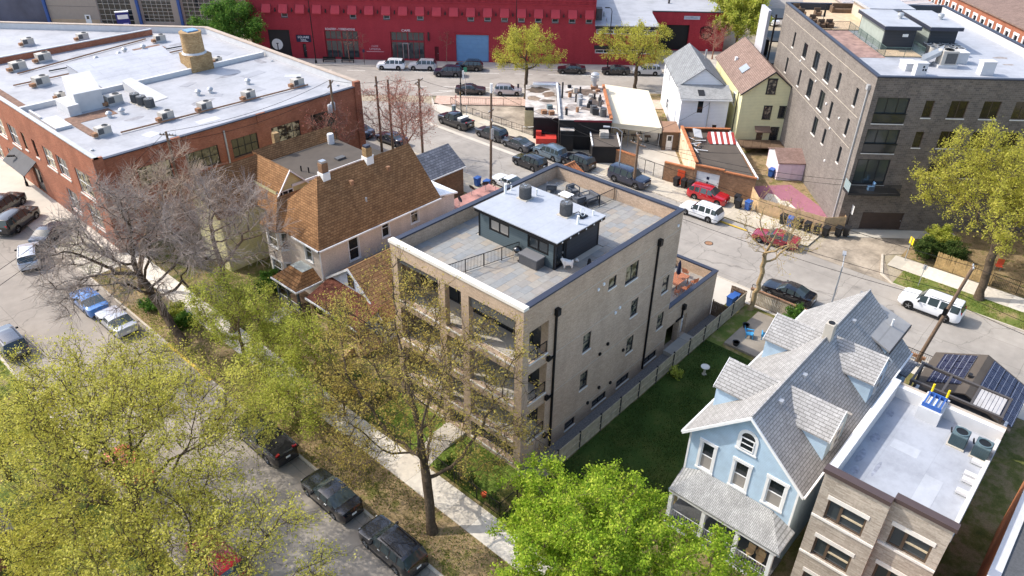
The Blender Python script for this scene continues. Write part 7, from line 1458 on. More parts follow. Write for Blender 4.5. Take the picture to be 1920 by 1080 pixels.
def sign(x, y, h, shape, mat, label, rz=0, z=.1, w=.6, hh=.6, back=None):
    T = Thing('street_sign', label, 'sign', (x,y,z)); T.add('post', MB().tube((x,y,z),(x,y,z+h),.035,n=6), M['galv'] if mat is not M['sign_navy'] else bkm); c, s = math.cos(rz), math.sin(rz); q = MB(); n = shape
    P = lambda a, b, o: (x+c*a-s*o, y+s*a+c*o, z+h-hh/2+b)
    pts = [(-w/2,-hh/2),(w/2,-hh/2),(w/2,hh/2),(-w/2,hh/2)] if n == 4 else [(w/2*math.cos(math.pi*(2*k+1)/n), hh/2*math.sin(math.pi*(2*k+1)/n)) for k in range(n)]
    q.poly([P(a,b,-.045) for a,b in pts]).poly([P(a,b,-.06) for a,b in pts][::-1])
    T.add('plate', q, mat); return T
sign(46.4,53.6,2.4,8,M['sign_red'],'red octagonal stop sign at the avenue corner',.6); sign(46.9,53.2,2.9,12,plain('sign_amber', L(206,150,40), .5),'round amber sign at the avenue corner',.6,w=.75,hh=.75)
T = Thing('corner_signpost', 'tall black corner post with white pennant sign by the lot fence', 'sign', (46.6,52.7,.1)); T.add('post', MB().tube((46.6,52.7,.1),(46.6,52.7,6.2),.07), bkm); T.add('pennant', MB().box(46.7,47.0,52.35,52.4,4.9,6.2), M['white_paint']); T.add('camera_dome', MB().lathe((46.6,52.7,4.2), [(.1,0),(.14,.1),(.1,.2)], 8), bkm)
T = Thing('utility_cabinet', 'small teal utility cabinet beside the corner post', 'cabinet', (45.6,53.2,.1)); T.add('cabinet_body', MB().box(45.4,45.8,53,53.4,.1,1.2), M['hvac_green']); T.add('cap', MB().box(45.36,45.84,52.96,53.44,1.2,1.26), M['galv'])
sign(44.2,49.2,2.4,4,M['white_paint'],'small white parking sign beside the black pickup',1.2,w=.3,hh=.45); sign(47.7,-9.6,2.6,4,M['sign_yellow'],'bright yellow sign at the driveway corner',.9,w=.6,hh=.75); sign(43.6,-12.2,2.3,4,M['galv'],'grey-backed parking sign on the grass verge',1.3,w=.35,hh=.5)
T = Thing('yard_sign', 'white square sign on the iron gate beside the grey block', 'sign', (50.3,-2.9,1.0)); T.add('plate', MB().slab([(49.9,-3.1,2.4),(50.4,-2.6,2.4),(50.4,-2.6,3.3),(49.9,-3.1,3.3)], .03) if False else MB().poly([(49.85,-2.95,2.0),(50.5,-2.35,2.0),(50.5,-2.35,3.0),(49.85,-2.95,3.0)]), M['white_paint']); T.add('bracket', MB().tube((50.2,-2.6,.1),(50.2,-2.6,2.4),.03,n=5), bkm)
for i, (u, v) in enumerate(((-34.2,92.6),(-31.0,92.6))):
    T = Thing('pavement_bench', 'dark metal bench on the pavement outside the roastery window, %s one' % ('left','right')[i], 'bench', (u,v,.12), diag=True, group='benches at the roastery')
    T.add('seat', MB().box(u-1.1,u+1.1,v-.2,v+.2,.5,.56), bkm); T.add('backrest', MB().box(u-1.1,u+1.1,v+.2,v+.24,.6,1.0), bkm)
    for k in (-1,1): T.add('leg', MB().box(u+k-.04,u+k+.04,v-.2,v+.2,.12,.5), bkm)
x, y = D2W(-27.9, 91.6); sign(x, y, 2.6, 4, M['sign_navy'], 'dark parking sign post in front of the roastery', ANG, w=.4, hh=.5); x, y = D2W(-9.5, 76.2); sign(x, y, 4.6, 4, plain('street_green', L(60,140,110), .5), 'green street sign post beside the charcoal sedan', ANG, w=.5, hh=.7); x, y = D2W(-1.5,76.0); sign(x, y, 2.3, 4, M['sign_navy'], 'black pay station post near the avenue tree', ANG, w=.3, hh=.6)
# ---------------------------------------------------------------- terrace furniture
T = Thing('terrace_table', 'slatted wooden table on the rear terrace', 'table', (22.5,2.1,TZ))
for k in range(8): T.add('slat', MB().box(21.4,23.5,1.45+k*.16,1.59+k*.16,TZ+.72,TZ+.76), plain('teak', L(176,112,80), .7, var=.12))
for a, b in ((21.5,1.5),(23.35,1.5),(21.5,2.6),(23.35,2.6)): T.add('leg', MB().box(a,a+.07,b,b+.07,TZ,TZ+.72), MATS['teak'])
T = Thing('terrace_umbrella', 'closed navy umbrella standing through the wooden terrace table', 'umbrella', (22.5,2.05,TZ)); T.add('pole', MB().tube((22.5,2.05,TZ),(22.5,2.05,TZ+2.5),.025), M['galv']); T.add('canopy', MB().lathe((22.5,2.05,TZ+1.15), [(.1,0),(.2,.12),(.17,.5),(.13,1.0),(.04,1.35)], 10), plain('navy_cloth', L(30,36,62), .9), smooth=60)
for i, (a, b, rz) in enumerate(((21.1,1.2,.3),(22.0,.95,0),(23.4,.95,-.4),(24.3,2.3,-1.5),(22.2,3.2,3.1))):
    c = Thing('folding_chair', 'wooden folding chair at the terrace table, ' + ('nearest the building','near the side parapet','at the parapet corner','facing the street','behind the table')[i], 'chair', (a,b,TZ), group='terrace chairs'); c.base = (0,0,0); c.o.rotation_euler = (0,0,rz+3.14); tk = MATS['teak']
    for k in range(5): c.add('seat_slat', MB().box(-.24,.24,-.22+k*.09,-.15+k*.09,.44,.46), tk)
    for k in range(4): c.add('back_slat', MB().box(-.24,.24,.24+k*.02,.26+k*.02,.52+k*.11,.6+k*.11), tk)
    for sx in (-.22,.22): c.add('leg', MB().tube((sx,-.22,0),(sx,.3,.95),.02,n=4), tk); c.add('leg', MB().tube((sx,.24,0),(sx,-.2,.45),.02,n=4), tk)
c = frame_chair(25.0,4.3,TZ,-1.0,'dark lounge chair by the terrace parapet')
# blue lawn chairs, bird bath and pots on the patio
for i, (a, b, rz) in enumerate(((24.7,-4.3,.4),(25.4,-5.4,2.0))):
    c = Thing('lawn_chair', 'bright blue plastic lawn chair on the patio, %s' % ('tipped forward on its front legs','nearer the blue house'), 'chair', (a,b,.28), group='blue lawn chairs') if False else Thing('lawn_chair', ('bright blue plastic lawn chair in the open middle of the patio','bright blue plastic lawn chair close to the blue house')[i], 'chair', (a,b,.28), group='blue lawn chairs')
    c.base = (0,0,0); c.o.rotation_euler = (0,0,rz); bl = plain('chair_blue', L(74,160,206), .5, var=.04)
    c.add('seat', MB().slab([(-.28,-.3,.42),(.28,-.3,.42),(.26,.28,.36),(-.26,.28,.36)], .03), bl)
    for k in range(5): c.add('back_slat', MB().slab([(-.27+k*.11,.26,.36),(-.18+k*.11,.26,.36),(-.19+k*.115,.52,1.0),(-.28+k*.115,.52,1.0)], .025), bl)
    for sx in (-1,1):
        c.add('arm', MB().box(sx*.3-.05,sx*.3+.05,-.32,.32,.58,.61), bl)
        for yy in (-.28,.26): c.add('leg', MB().box(sx*.29-.03,sx*.29+.03,yy-.03,yy+.03,0,.58), bl)
T = Thing('bird_bath', 'stone bird bath on the dark lawn', 'bird bath', (17.9,-3.9,.1)); T.add('pedestal', MB().lathe((17.9,-3.9,.1), [(.2,0),(.1,.1),(.08,.55),(.14,.62)], 12), M['concrete']); T.add('basin', MB().lathe((17.9,-3.9,.72), [(.1,0),(.34,.08),(.36,.14),(.28,.1),(.05,.06)], 16), M['stone'])
for i, (a, b) in enumerate(((22.9,-4.0),(25.8,-3.4))): T = Thing('plant_pot', 'dark round pot on the patio, %s' % ('at the lawn edge','at the far edge')[i], 'pot', (a,b,.28)); T.add('pot', MB().lathe((a,b,.28), [(.2,0),(.3,.3),(.32,.34),(.26,.32),(.24,.28)], 14), M['dark_frame']); T.add('soil_fill', MB().lathe((a,b,.5), [(.24,0),(.24,.06)], 12), M['soil'])
for i, (a, b) in enumerate(((3.9,-14.9),(4.2,-15.4),(3.8,-15.6))): T = Thing('porch_chair', 'rattan chair on the blue house porch, %s' % ('left','middle','right')[i], 'chair', (a,b,.75), group='porch chairs'); T.add('seat', MB().lathe((a,b,1.05), [(.24,0),(.26,.08)], 12), M['new_wood']); T.add('back', MB().box(a+.2,a+.25,b-.22,b+.22,1.1,1.55), M['new_wood']); T.add('base', MB().lathe((a,b,.75), [(.18,0),(.05,.15),(.2,.3)], 8), M['new_wood'])
T = Thing('gravel_planters', 'orange traffic cone lying near the front fence', 'cone', (-3.2,.6,.1)) if False else Thing('orange_shrub_pot', 'small orange pot just behind the front iron fence', 'pot', (-3.2,.3,.1)); T.add('pot', MB().lathe((-3.2,.3,.1), [(.14,0),(.2,.3),(.17,.28)], 12), plain('terracotta', L(206,96,52), .8)); T.add('soil_fill', MB().lathe((-3.2,.3,.3), [(.15,0),(.15,.05)], 10), M['soil'])
x, y, _z = U(1870, 505); T = Thing('orange_chair', 'orange folding chair in the brown yard at right', 'chair', (x,y,.05)); T.add('seat', MB().obox((x,y,.4),(.6,.6,.06),.4), orange); T.add('backrest', MB().obox((x+.3,y,.45),(.08,.6,.6),.4), orange)
for k in range(4): T.add('leg', MB().tube((x+(-.25,.25,.25,-.25)[k],y+(-.25,-.25,.25,.25)[k],.05),(x+(-.25,.25,.25,-.25)[k]*.8,y+(-.25,-.25,.25,.25)[k]*.8,.42),.02,n=5), M['galv'])
# ---------------------------------------------------------------- dogs on the deck
def skin_mesh(name, verts, edges, radii, sub=2):
    me = bpy.data.meshes.new(name); me.from_pydata(verts, edges, []); o = bpy.data.objects.new(name, me); COL.objects.link(o)
    o.modifiers.new('skin', 'SKIN'); sk_ = me.skin_vertices[0].data
    for i, r in enumerate(radii): sk_[i].radius = (r, r)
    sk_[0].use_root = True; s_ = o.modifiers.new('sub', 'SUBSURF'); s_.levels = s_.render_levels = sub; s_ = None
    bpy.context.view_layer.update(); out = bpy.data.meshes.new_from_object(o.evaluated_get(bpy.context.evaluated_depsgraph_get())); COL.objects.unlink(o); bpy.data.objects.remove(o)
    out.polygons.foreach_set('use_smooth', [True]*len(out.polygons)); return out
DV = [(0,0,.42),(.22,0,.43),(.32,0,.55),(.40,0,.68),(.53,0,.65),(-.22,0,.42),(-.34,0,.5),(-.3,0,.64),(.22,.12,.28),(.22,.13,.14),(.24,.13,.03),(.22,-.12,.28),(.22,-.13,.14),(.24,-.13,.03),(-.24,.12,.3),(-.3,.13,.16),(-.26,.13,.03),(-.24,-.12,.3),(-.3,-.13,.16),(-.26,-.13,.03)]
DE = [(0,1),(1,2),(2,3),(3,4),(0,5),(5,6),(6,7),(1,8),(8,9),(9,10),(1,11),(11,12),(12,13),(5,14),(14,15),(15,16),(5,17),(17,18),(18,19)]
DR = [.19,.2,.15,.14,.06,.18,.08,.07,.09,.06,.05,.09,.06,.05,.1,.06,.05,.1,.06,.05]
fur = plain('white_fur', L(238,234,226), .95, var=.05, scale=12, bump=.6, bscale=40)
def dog(x, y, z, rz, s, mat, label):
    T = Thing('dog', label, 'dog', (x,y,z)); T.o.rotation_euler = (0,0,rz); T.o.scale = (s,s,s)
    put('body', skin_mesh('body', DV, DE, DR), mat, T.o); T.base = (0,0,0)
    for sd in (1,-1): T.add('ear', MB().slab([(.36,sd*.09,.8),(.42,sd*.1,.78),(.36,sd*.15,.66)], .03), mat)
    T.add('nose', MB().lathe((.6,0,.64), [(.02,0),(.03,.03),(.01,.05)], 8), M['rubber'])
    for sd in (1,-1): T.add('eye', MB().lathe((.515,sd*.055,.7), [(.012,0),(.018,.015),(.01,.03)], 6), M['rubber'])
dog(6.95, 2.2, DZ, 2.3, 1.0, fur, 'fluffy white dog standing at the penthouse door'); dog(7.9, 1.15, DZ, .6, .72, plain('black_fur', L(22,22,24), .9), 'small black dog behind the right parapet coping')
T = Thing('dog_toy', 'small white ball toy near the white dog on the deck', 'toy', (8.0,2.25,DZ)); T.add('ball', MB().lathe((8.0,2.25,DZ), [(.03,0),(.1,.04),(.14,.12),(.1,.2),(.03,.24)], 12), fur, smooth=60); T.add('tag', MB().box(7.95,8.05,2.1,2.12,DZ+.05,DZ+.15), M['white_paint'])
# ---------------------------------------------------------------- trees
def np_mesh(name, V, F, mat, attr=None, smooth=False):
    me = bpy.data.meshes.new(name); V = np.asarray(V, np.float32); F = np.asarray(F, np.int32); k = F.shape[1]
    me.vertices.add(len(V)); me.vertices.foreach_set('co', V.ravel()); me.loops.add(F.size); me.loops.foreach_set('vertex_index', F.ravel())
    me.polygons.add(len(F)); me.polygons.foreach_set('loop_start', np.arange(0, F.size, k, dtype=np.int32)); me.polygons.foreach_set('loop_total', np.full(len(F), k, np.int32))
    if smooth: me.polygons.foreach_set('use_smooth', np.ones(len(F), bool))
    me.update(calc_edges=True)
    if attr is not None:
        a = me.attributes.new('rnd', 'FLOAT', 'POINT'); a.data.foreach_set('value', np.asarray(attr, np.float32))
    me.materials.append(mat); return me
def tubes(A, B, ra, rb, n):
    d = B-A; ln = np.linalg.norm(d, axis=1, keepdims=True); d = d/np.maximum(ln, 1e-6)
    ref = np.where(np.abs(d[:, 2:3]) > .9, np.array([[1., 0, 0]]), np.array([[0, 0, 1.]])); x = np.cross(d, ref); x /= np.maximum(np.linalg.norm(x, axis=1, keepdims=True), 1e-6); y = np.cross(d, x)
    t = np.arange(n)*2*np.pi/n; c, s = np.cos(t)[None, :, None], np.sin(t)[None, :, None]
    o = x[:, None, :]*c + y[:, None, :]*s
    R0 = A[:, None, :]+o*ra[:, None, None]; R1 = B[:, None, :]+o*rb[:, None, None]
    V = np.concatenate([R0, R1], 1).reshape(-1, 3); k = np.arange(n); q = np.stack([k, (k+1) % n, n+(k+1) % n, n+k], 1)
    F = (np.arange(len(A))[:, None, None]*2*n + q[None]).reshape(-1, 4); return V, F
def grow(rng, base, fork, cen, rad, natt, step, infl=3.2, kill=1.1, low=-.55):
    att = []
    while len(att) < natt:
        p = rng.normal(size=(natt*2, 3)); p /= np.linalg.norm(p, axis=1, keepdims=True); r = rng.random((natt*2, 1))**(1/2.0)
        ang = np.arctan2(p[:, 1], p[:, 0]); wob = 1+.16*np.sin(ang*3+rng.random()*6)+.1*np.sin(ang*5+rng.random()*6)
        p = p*r*wob[:, None]; p = p[p[:, 2] > low]; att += list(p)
    att = np.array(att[:natt])*np.array(rad)+np.array(cen)
    base = np.array(base, float); fork = np.array(fork, float); nT = max(2, int(np.linalg.norm(fork-base)/step))
    N = [base+(fork-base)*k/nT + (rng.normal(size=3)*.05 if 0 < k < nT else 0) for k in range(nT+1)]; par = [-1]+list(range(nT))
    nodes = np.array(N); best = np.full(len(att), 1e9); bi = np.zeros(len(att), int)
    def upd(i0):
        nonlocal best, bi
        D = np.linalg.norm(att[:, None, :]-nodes[None, i0:, :], axis=2); j = D.argmin(1); dm = D[np.arange(len(att)), j]; m = dm < best
        best = np.where(m, dm, best); bi = np.where(m, j+i0, bi)
    upd(0); alive = np.ones(len(att), bool)
    for it in range(90):
        lim = infl if it > 12 else 99
        use = alive & (best < lim)
        if not use.any(): break
        newn, newp = [], []
        for i in np.unique(bi[use]):
            if i < nT*.55: continue
            v = att[use & (bi == i)]-nodes[i]; v /= np.maximum(np.linalg.norm(v, axis=1, keepdims=True), 1e-6); d = v.mean(0)+rng.normal(size=3)*.16+np.array([0, 0, .06]); L_ = np.linalg.norm(d)
            if L_ < .05: continue
            newn.append(nodes[i]+d/L_*step); newp.append(i)
        if not newn: break
        i0 = len(nodes); nodes = np.vstack([nodes, newn]); par += newp; upd(i0); alive &= best > kill
        if len(nodes) > 2600: break
    return nodes, np.array(par)
def tree(name, label, base, fork_h, cen, rad, seed, natt=420, step=.55, kill=.95, tip=.018, trunk_r=None, bark_m=None, leaf_m=None, twigs=2, twig_len=.8, leaves=6, leaf_s=.13, spread=.16, group=None, fork_xy=None, cat='tree', droop=0.0, low=-.55, leafprob=1.0, twig_m=None):
    rng = np.random.default_rng(seed); bx, by, bz = base
    fx, fy = fork_xy if fork_xy is not None else (bx+(cen[0]-bx)*.25, by+(cen[1]-by)*.25)
    nodes, par = grow(rng, (bx, by, bz), (fx, fy, bz+fork_h), cen, rad, natt, step, kill=kill, low=low)
    n = len(nodes); acc = np.zeros(n); kids = np.zeros(n, int)
    for i in range(n-1, 0, -1):
        if kids[i] == 0: acc[i] = tip**2.4
        acc[par[i]] += acc[i]; kids[par[i]] += 1
    r = acc**(1/2.4)
    if trunk_r: sc = trunk_r/r[0]; r = np.where(r > .035, .035+(r-.035)*((trunk_r-.035)/max(r[0]-.035, 1e-3)), r)
    idx = np.arange(1, n); A = nodes[par[idx]]; B = nodes[idx]; off = np.array([bx, by, bz])
    r0 = r[par[idx]].copy(); r1 = r[idx]; r0 = np.minimum(r0, r1*1.2+.012); first = par[idx] == 0; r0 = np.where(first, r1*1.5, r0)
    big = r1 > .06
    T = Thing(name, label, cat, base, group=group)
    dd = B-A; dd = dd/np.maximum(np.linalg.norm(dd, axis=1, keepdims=True), 1e-6); A = A-dd*(r0*.55)[:, None]
    V, F = tubes(A[big]-off, B[big]-off, r0[big], r1[big], 9)
    V2, F2 = tubes(A[~big]-off, B[~big]-off, r0[~big], r1[~big], 4); F2 = F2+len(V)
    put('trunk', np_mesh('trunk', np.vstack([V, V2]), np.vstack([F, F2]), bark_m, smooth=True), bark_m, T.o)
    # twigs
    thin = idx[r1 < .05]; tb, td = [], []
    P0 = np.repeat(nodes[thin], twigs, 0); out = P0-np.array([cen[0], cen[1], cen[2]-rad[2]*.8]); out /= np.maximum(np.linalg.norm(out, axis=1, keepdims=True), 1e-6)
    P0 = P0+rng.normal(size=P0.shape)*.05
    D = out*.8+rng.normal(size=P0.shape)*.65; D[:, 2] -= droop; D /= np.linalg.norm(D, axis=1, keepdims=True)
    ln = twig_len*(.5+rng.random((len(P0), 1))); P1 = P0+D*ln
    k2 = 2; Q0 = np.repeat(P0+D*ln*.45, k2, 0); D2 = np.repeat(D, k2, 0)+rng.normal(size=(len(Q0), 3))*.6; D2[:, 2] -= droop*.7; D2 /= np.linalg.norm(D2, axis=1, keepdims=True); Q1 = Q0+D2*np.repeat(ln, k2, 0)*(.4+.5*rng.random((len(Q0), 1)))
    A_ = np.vstack([P0, Q0]); B_ = np.vstack([P1, Q1]); m = len(A_)
    ra = np.concatenate([np.full(len(P0), tip*.62), np.full(len(Q0), tip*.42)]); rb = ra*.55
    V, F = tubes(A_-off, B_-off, ra, rb, 3); twig_m = twig_m or bark_m; tw = put('twigs', np_mesh('twigs', V, F, twig_m), twig_m, T.o); tw['kind'] = 'stuff'
    if leaf_m is not None and leaves > 0:
        E = np.vstack([P1, Q1, (Q0+Q1)/2])
        if leafprob < 1: E = E[rng.random(len(E)) < leafprob]
        C_ = np.repeat(E, leaves, 0)+rng.normal(size=(len(E)*leaves, 3))*spread; k = len(C_)
        nrm = rng.normal(size=(k, 3)); nrm[:, 2] += .7; nrm /= np.linalg.norm(nrm, axis=1, keepdims=True); a = np.cross(nrm, rng.normal(size=(k, 3))); a /= np.maximum(np.linalg.norm(a, axis=1, keepdims=True), 1e-6); b = np.cross(nrm, a)
        s = leaf_s*(.45+1.1*rng.random((k, 1))**1.5); w = s*.62
        V = np.stack([C_-a*s, C_+b*w-a*s*.1, C_+a*s, C_-b*w-a*s*.1], 1).reshape(-1, 3)-off; F = np.arange(4*k).reshape(-1, 4)
        hue = np.repeat(rng.random(len(E)), leaves)*.6+rng.random(k)*.4
        put('crown', np_mesh('crown', V, F, leaf_m, np.repeat(hue, 4)), leaf_m, T.o)
    return T
dk = bark('bark_dark', L(66,56,46), L(104,90,74)); br = bark('bark_brown', L(96,80,64), L(140,120,98)); gy = bark('bark_grey', L(156,136,118), L(204,184,164)); ash = bark('bark_ash', L(124,104,84), L(184,162,138)); rd = bark('bark_red', L(128,92,78), L(178,140,120)); tanb = bark('bark_tan', L(136,116,84), L(178,154,116))
lf_yel = leaf('leaf_yellow', L(140,142,58), L(194,188,82), L(224,216,122), .5); lf_bright = leaf('leaf_bright', L(88,122,30), L(146,174,46), L(202,208,84), .4); lf_olive = leaf('leaf_olive', L(148,130,66), L(190,170,90), L(192,184,96), .5); lf_green = leaf('leaf_green', L(128,144,56), L(184,190,82), L(218,212,116), .5); lf_deep = leaf('leaf_deep', L(52,92,36), L(84,124,48), L(130,160,66)); lf_lime = leaf('leaf_lime', L(144,146,58), L(190,186,78), L(216,206,106), .5); lf_red = leaf('leaf_redbud', L(150,84,70), L(186,112,98), L(200,140,124)); lf_pine = leaf('leaf_shrub', L(46,70,34), L(74,96,44), L(120,130,70))
# yellow-green maples on the left verge
GB = 'yellow-green trees along the left side of the front street'
tree('maple_tree', 'large yellow-green leafing tree at bottom left over the street', (-20.5,10.3,.1), 3.4, (-19.5,10.6,8.8), (7.0,7.2,4.6), 11, 560, .6, .95, .02, .3, dk, lf_yel, 4, .95, 9, .058, .16, GB, leafprob=.75)
tree('maple_tree', 'yellow-green tree farther up the left verge, touching the left frame edge', (-20.6,18.6,.1), 3.0, (-18.6,18.2,7.2), (6.0,5.6,3.8), 12, 460, .6, .95, .02, .26, dk, lf_yel, 4, .95, 9, .058, .16, GB, leafprob=.75)
tree('maple_tree', 'yellow-green tree in the bottom left corner', (-21.6,1.0,.1), 3.2, (-21.0,3.0,8.0), (5.4,5.8,4.0), 13, 400, .6, .95, .02, .26, dk, lf_yel, 4, .95, 9, .058, .16, GB, leafprob=.75)
# bright green maple, lower centre
tree('bright_maple', 'dense bright green maple in front of the blue house', (-7.4,-12.0,.1), 2.6, (-6.7,-11.0,6.3), (5.9,6.2,4.2), 21, 720, .55, .85, .018, .28, br, lf_bright, 4, .7, 18, .066, .13, leafprob=.85)
# sparse olive tree in the parkway before the main building
c = U(775, 705, 8.6); tree('elm_tree', 'tall sparse olive-leafed tree standing before the apartment building', (-7.4,.75,.1), 3.4, (c[0],c[1],8.6), (5.6,8.8,6.6), 31, 600, .6, 1.05, .022, .3, dk, lf_olive, 4, 1.0, 7, .055, .13, leafprob=.55, low=-.85)
# green small trees left of it
c = U(440, 598, 5); tree('serviceberry_tree', 'fresh green small tree left of the cottage porch', (-7.2,22.0,.1), 1.6, (c[0]+.4,c[1],5.2), (3.4,4.0,3.2), 41, 260, .45, .85, .018, .13, br, lf_green, 4, .7, 8, .06, .15, 'small green yard trees', leafprob=.85)
c = U(575, 640, 4.2); tree('serviceberry_tree', 'fresh green small tree in the cottage yard', (-2.9,18.0,.1), 1.4, (c[0],c[1],4.2), (3.0,3.4,2.6), 42, 230, .45, .85, .017, .11, br, lf_green, 4, .7, 8, .06, .15, 'small green yard trees', leafprob=.85)
c = U(540, 755, 4.0); tree('serviceberry_tree', 'low green tree in the parkway behind the black pickup', (-7.2,14.2,.1), 1.2, (c[0],c[1],3.8), (2.8,3.2,2.2), 43, 210, .45, .85, .016, .1, br, lf_green, 4, .7, 8, .06, .15, 'small green yard trees', leafprob=.85)
c = U(500, 690, 3.6); tree('serviceberry_tree', 'bushy green tree beside the pavement between the two taller green trees', (c[0],c[1],.1), 1.0, (c[0],c[1],3.0), (2.8,3.0,2.2), 45, 190, .45, .85, .016, .1, br, lf_green, 4, .7, 8, .06, .15, 'small green yard trees', leafprob=.85)
c = U(640, 730, 2.6); tree('serviceberry_tree', 'low olive-green bushy tree in front of the cottage steps', (c[0],c[1],.1), .8, (c[0],c[1],2.4), (2.4,2.6,1.8), 46, 150, .4, .8, .016, .09, br, lf_olive, 4, .6, 7, .055, .14, 'small green yard trees', leafprob=.8)
c = U(650, 860, 3.6); tree('serviceberry_tree', 'thin olive shrub tree on the parkway beside the black sedan', (-7.6,8.6,.1), 1.0, (c[0],c[1],3.4), (2.2,2.6,2.0), 44, 90, .45, .9, .016, .09, br, lf_olive, 3, .7, 5, .05, .13, 'small green yard trees', leafprob=.6)
# big bare trees on the left
c = U(235, 462, 8.6); tw_p = bark('twig_pale', L(136,122,112), L(188,174,164)); f_ = U(255, 505, 5.0)
tree('bare_tree', 'big leafless grey tree leaning over the blue coupe', (-8.3,30.1,.1), 4.9, (c[0],c[1],8.6), (6.6,8.2,5.2), 51, 520, .6, 1.0, .026, .34, dk, None, 8, 1.15, 0, group='bare trees at left', droop=.3, fork_xy=(f_[0],f_[1]), low=-.75, twig_m=tw_p)
c = U(420, 430, 8.5); tree('bare_tree', 'leafless twiggy tree in front of the cream house', (-4.6,28.6,.1), 5.0, (c[0],c[1],9.0), (5.0,6.0,4.2), 52, 340, .6, 1.0, .024, .26, br, None, 7, 1.1, 0, twig_m=tw_p, group='bare trees at left')
c = U(330, 380, 8.5); tree('bare_tree', 'leafless pale-twigged tree against the factory wall', (-6.8,41.0,.1), 4.6, (c[0],c[1],8.6), (4.6,5.6,4.0), 53, 300, .6, 1.0, .024, .22, br, None, 7, 1.1, 0, twig_m=gy, group='bare trees at left')
# red-budding multi-stem tree behind the tan house
c = U(720, 215, 5.5); tree('budding_tree', 'reddish budding many-stemmed tree behind the tan house roof', (27.4,42.8,.1), 1.6, (28.6,44.6,6.4), (4.4,4.8,4.4), 61, 380, .5, .8, .022, .2, rd, lf_red, 4, .9, 2, .06, .12, leafprob=.6)
c = U(560, 250, 7); tree('budding_tree', 'reddish budding bush around the transformer pole at the factory wall', (19.4,46.3,.1), 2.0, (19.0,46.0,6.2), (3.6,1.9,3.6), 62, 260, .5, .8, .02, .14, rd, lf_red, 4, .8, 2, .06, .12, leafprob=.5)
# budding tree at the patio
tree('catalpa_tree', 'forked tan-barked tree with few buds beside the patio', (28.9,-2.3,.1), 3.4, (30.2,-3.0,7.4), (3.4,3.8,3.3), 71, 110, .5, .95, .03, .2, tanb, lf_olive, 2, .9, 3, .06, .1, leafprob=.45)
# right-hand street tree
tree('street_tree', 'big yellow-green tree on the grass verge at right', (45.2,-17.1,.1), 5.2, (48.6,-15.2,9.4), (6.6,6.8,5.4), 81, 460, .6, 1.0, .02, .36, dk, lf_lime, 4, .85, 7, .075, .16, 'leafing trees at right')
tree('street_tree', 'yellow-green tree behind the reed fence at the right edge', (54.5,-21.5,.05), 4.0, (54.5,-20.0,7.6), (6.4,6.0,4.8), 82, 380, .6, 1.0, .02, .3, dk, lf_lime, 4, .85, 7, .08, .16, 'leafing trees at right')
tree('street_tree', 'smaller olive tree at the right frame edge behind the street tree', (50.5,-25.0,.05), 3.0, (50.5,-24.0,5.6), (4.5,4.6,3.6), 83, 240, .6, 1.0, .02, .2, dk, lf_olive, 3, .8, 6, .07, .15, 'leafing trees at right')
# avenue trees
tree('avenue_tree', 'lime green street tree on the near side of the avenue, left one', (57.6,49.8,.1), 3.0, (58.2,50.4,6.8), (4.6,4.8,3.8), 91, 260, .5, .9, .024, .26, dk, lf_lime, 4, .8, 6, .085, .17, 'avenue street trees')
tree('avenue_tree', 'lime green street tree on the near side of the avenue, right one', (73.2,40.4,.1), 3.0, (73.9,41.3,6.4), (5.6,5.6,3.6), 92, 260, .5, .95, .024, .26, dk, lf_lime, 4, .8, 5, .085, .17, 'avenue street trees')
x, y = D2W(-50.6, 93.2); tree('green_tree', 'full green tree behind the factory roof at top left', (x,y,.1), 2.4, (x,y,5.6), (5.2,5.2,4.6), 93, 340, .6, .9, .022, .3, dk, lf_deep, 4, .9, 10, .12, .25)
x, y, _z = U(1378, 95, 0); tree('far_tree', 'pale green far tree right of the low red building', (x,y,.05), 2.4, (x,y,6.0), (5.0,5.0,4.6), 94, 260, .6, .9, .024, .22, br, lf_green, 4, .9, 6, .18, .26, 'far trees')
x, y, _z = U(1335, 112, 0); tree('redbud_tree', 'small pinkish budding tree before the crest wall', (x,y,.1), 1.2, (x,y,4.0), (2.8,2.8,2.8), 95, 150, .5, .8, .02, .12, rd, lf_red, 4, .7, 2, .06, .14, leafprob=.35)
for i, (px, py, r) in enumerate(((1885,68,6.0),(1850,60,4.5),(1905,20,7),(1300,5,6),(1240,2,5))):
    x, y, _z = U(px, py, 5.0); tree('far_tree', 'far green tree, ' + ('right of the ribbed shed','left of the larger one by the ribbed shed','at the top right corner','beyond the low red roof','at the top edge beyond the white roof')[i], (x,y,.05), 2.0, (x,y,5.5), (r*.9,r*.9,r*.7), 100+i, 180, .7, 1.1, .026, .22, br, (lf_green,lf_green,lf_lime,lf_olive,lf_green)[i], 3, .9, 6, .22, .3, 'far trees')
for i, (px, py) in enumerate(((655,118),(683,118),(838,118))):
    x, y, _z = U(px, py, 0); tree('sapling', 'thin bare sapling on the cafe pavement, ' + ('left','middle','right')[i]+' of three', (x,y,.12), 1.6, (x,y,3.9), (1.5,1.5,1.9), 110+i, 60, .45, .8, .014, .06, rd, lf_red, 2, .6, 1, .06, .1, 'cafe saplings', leafprob=.4)
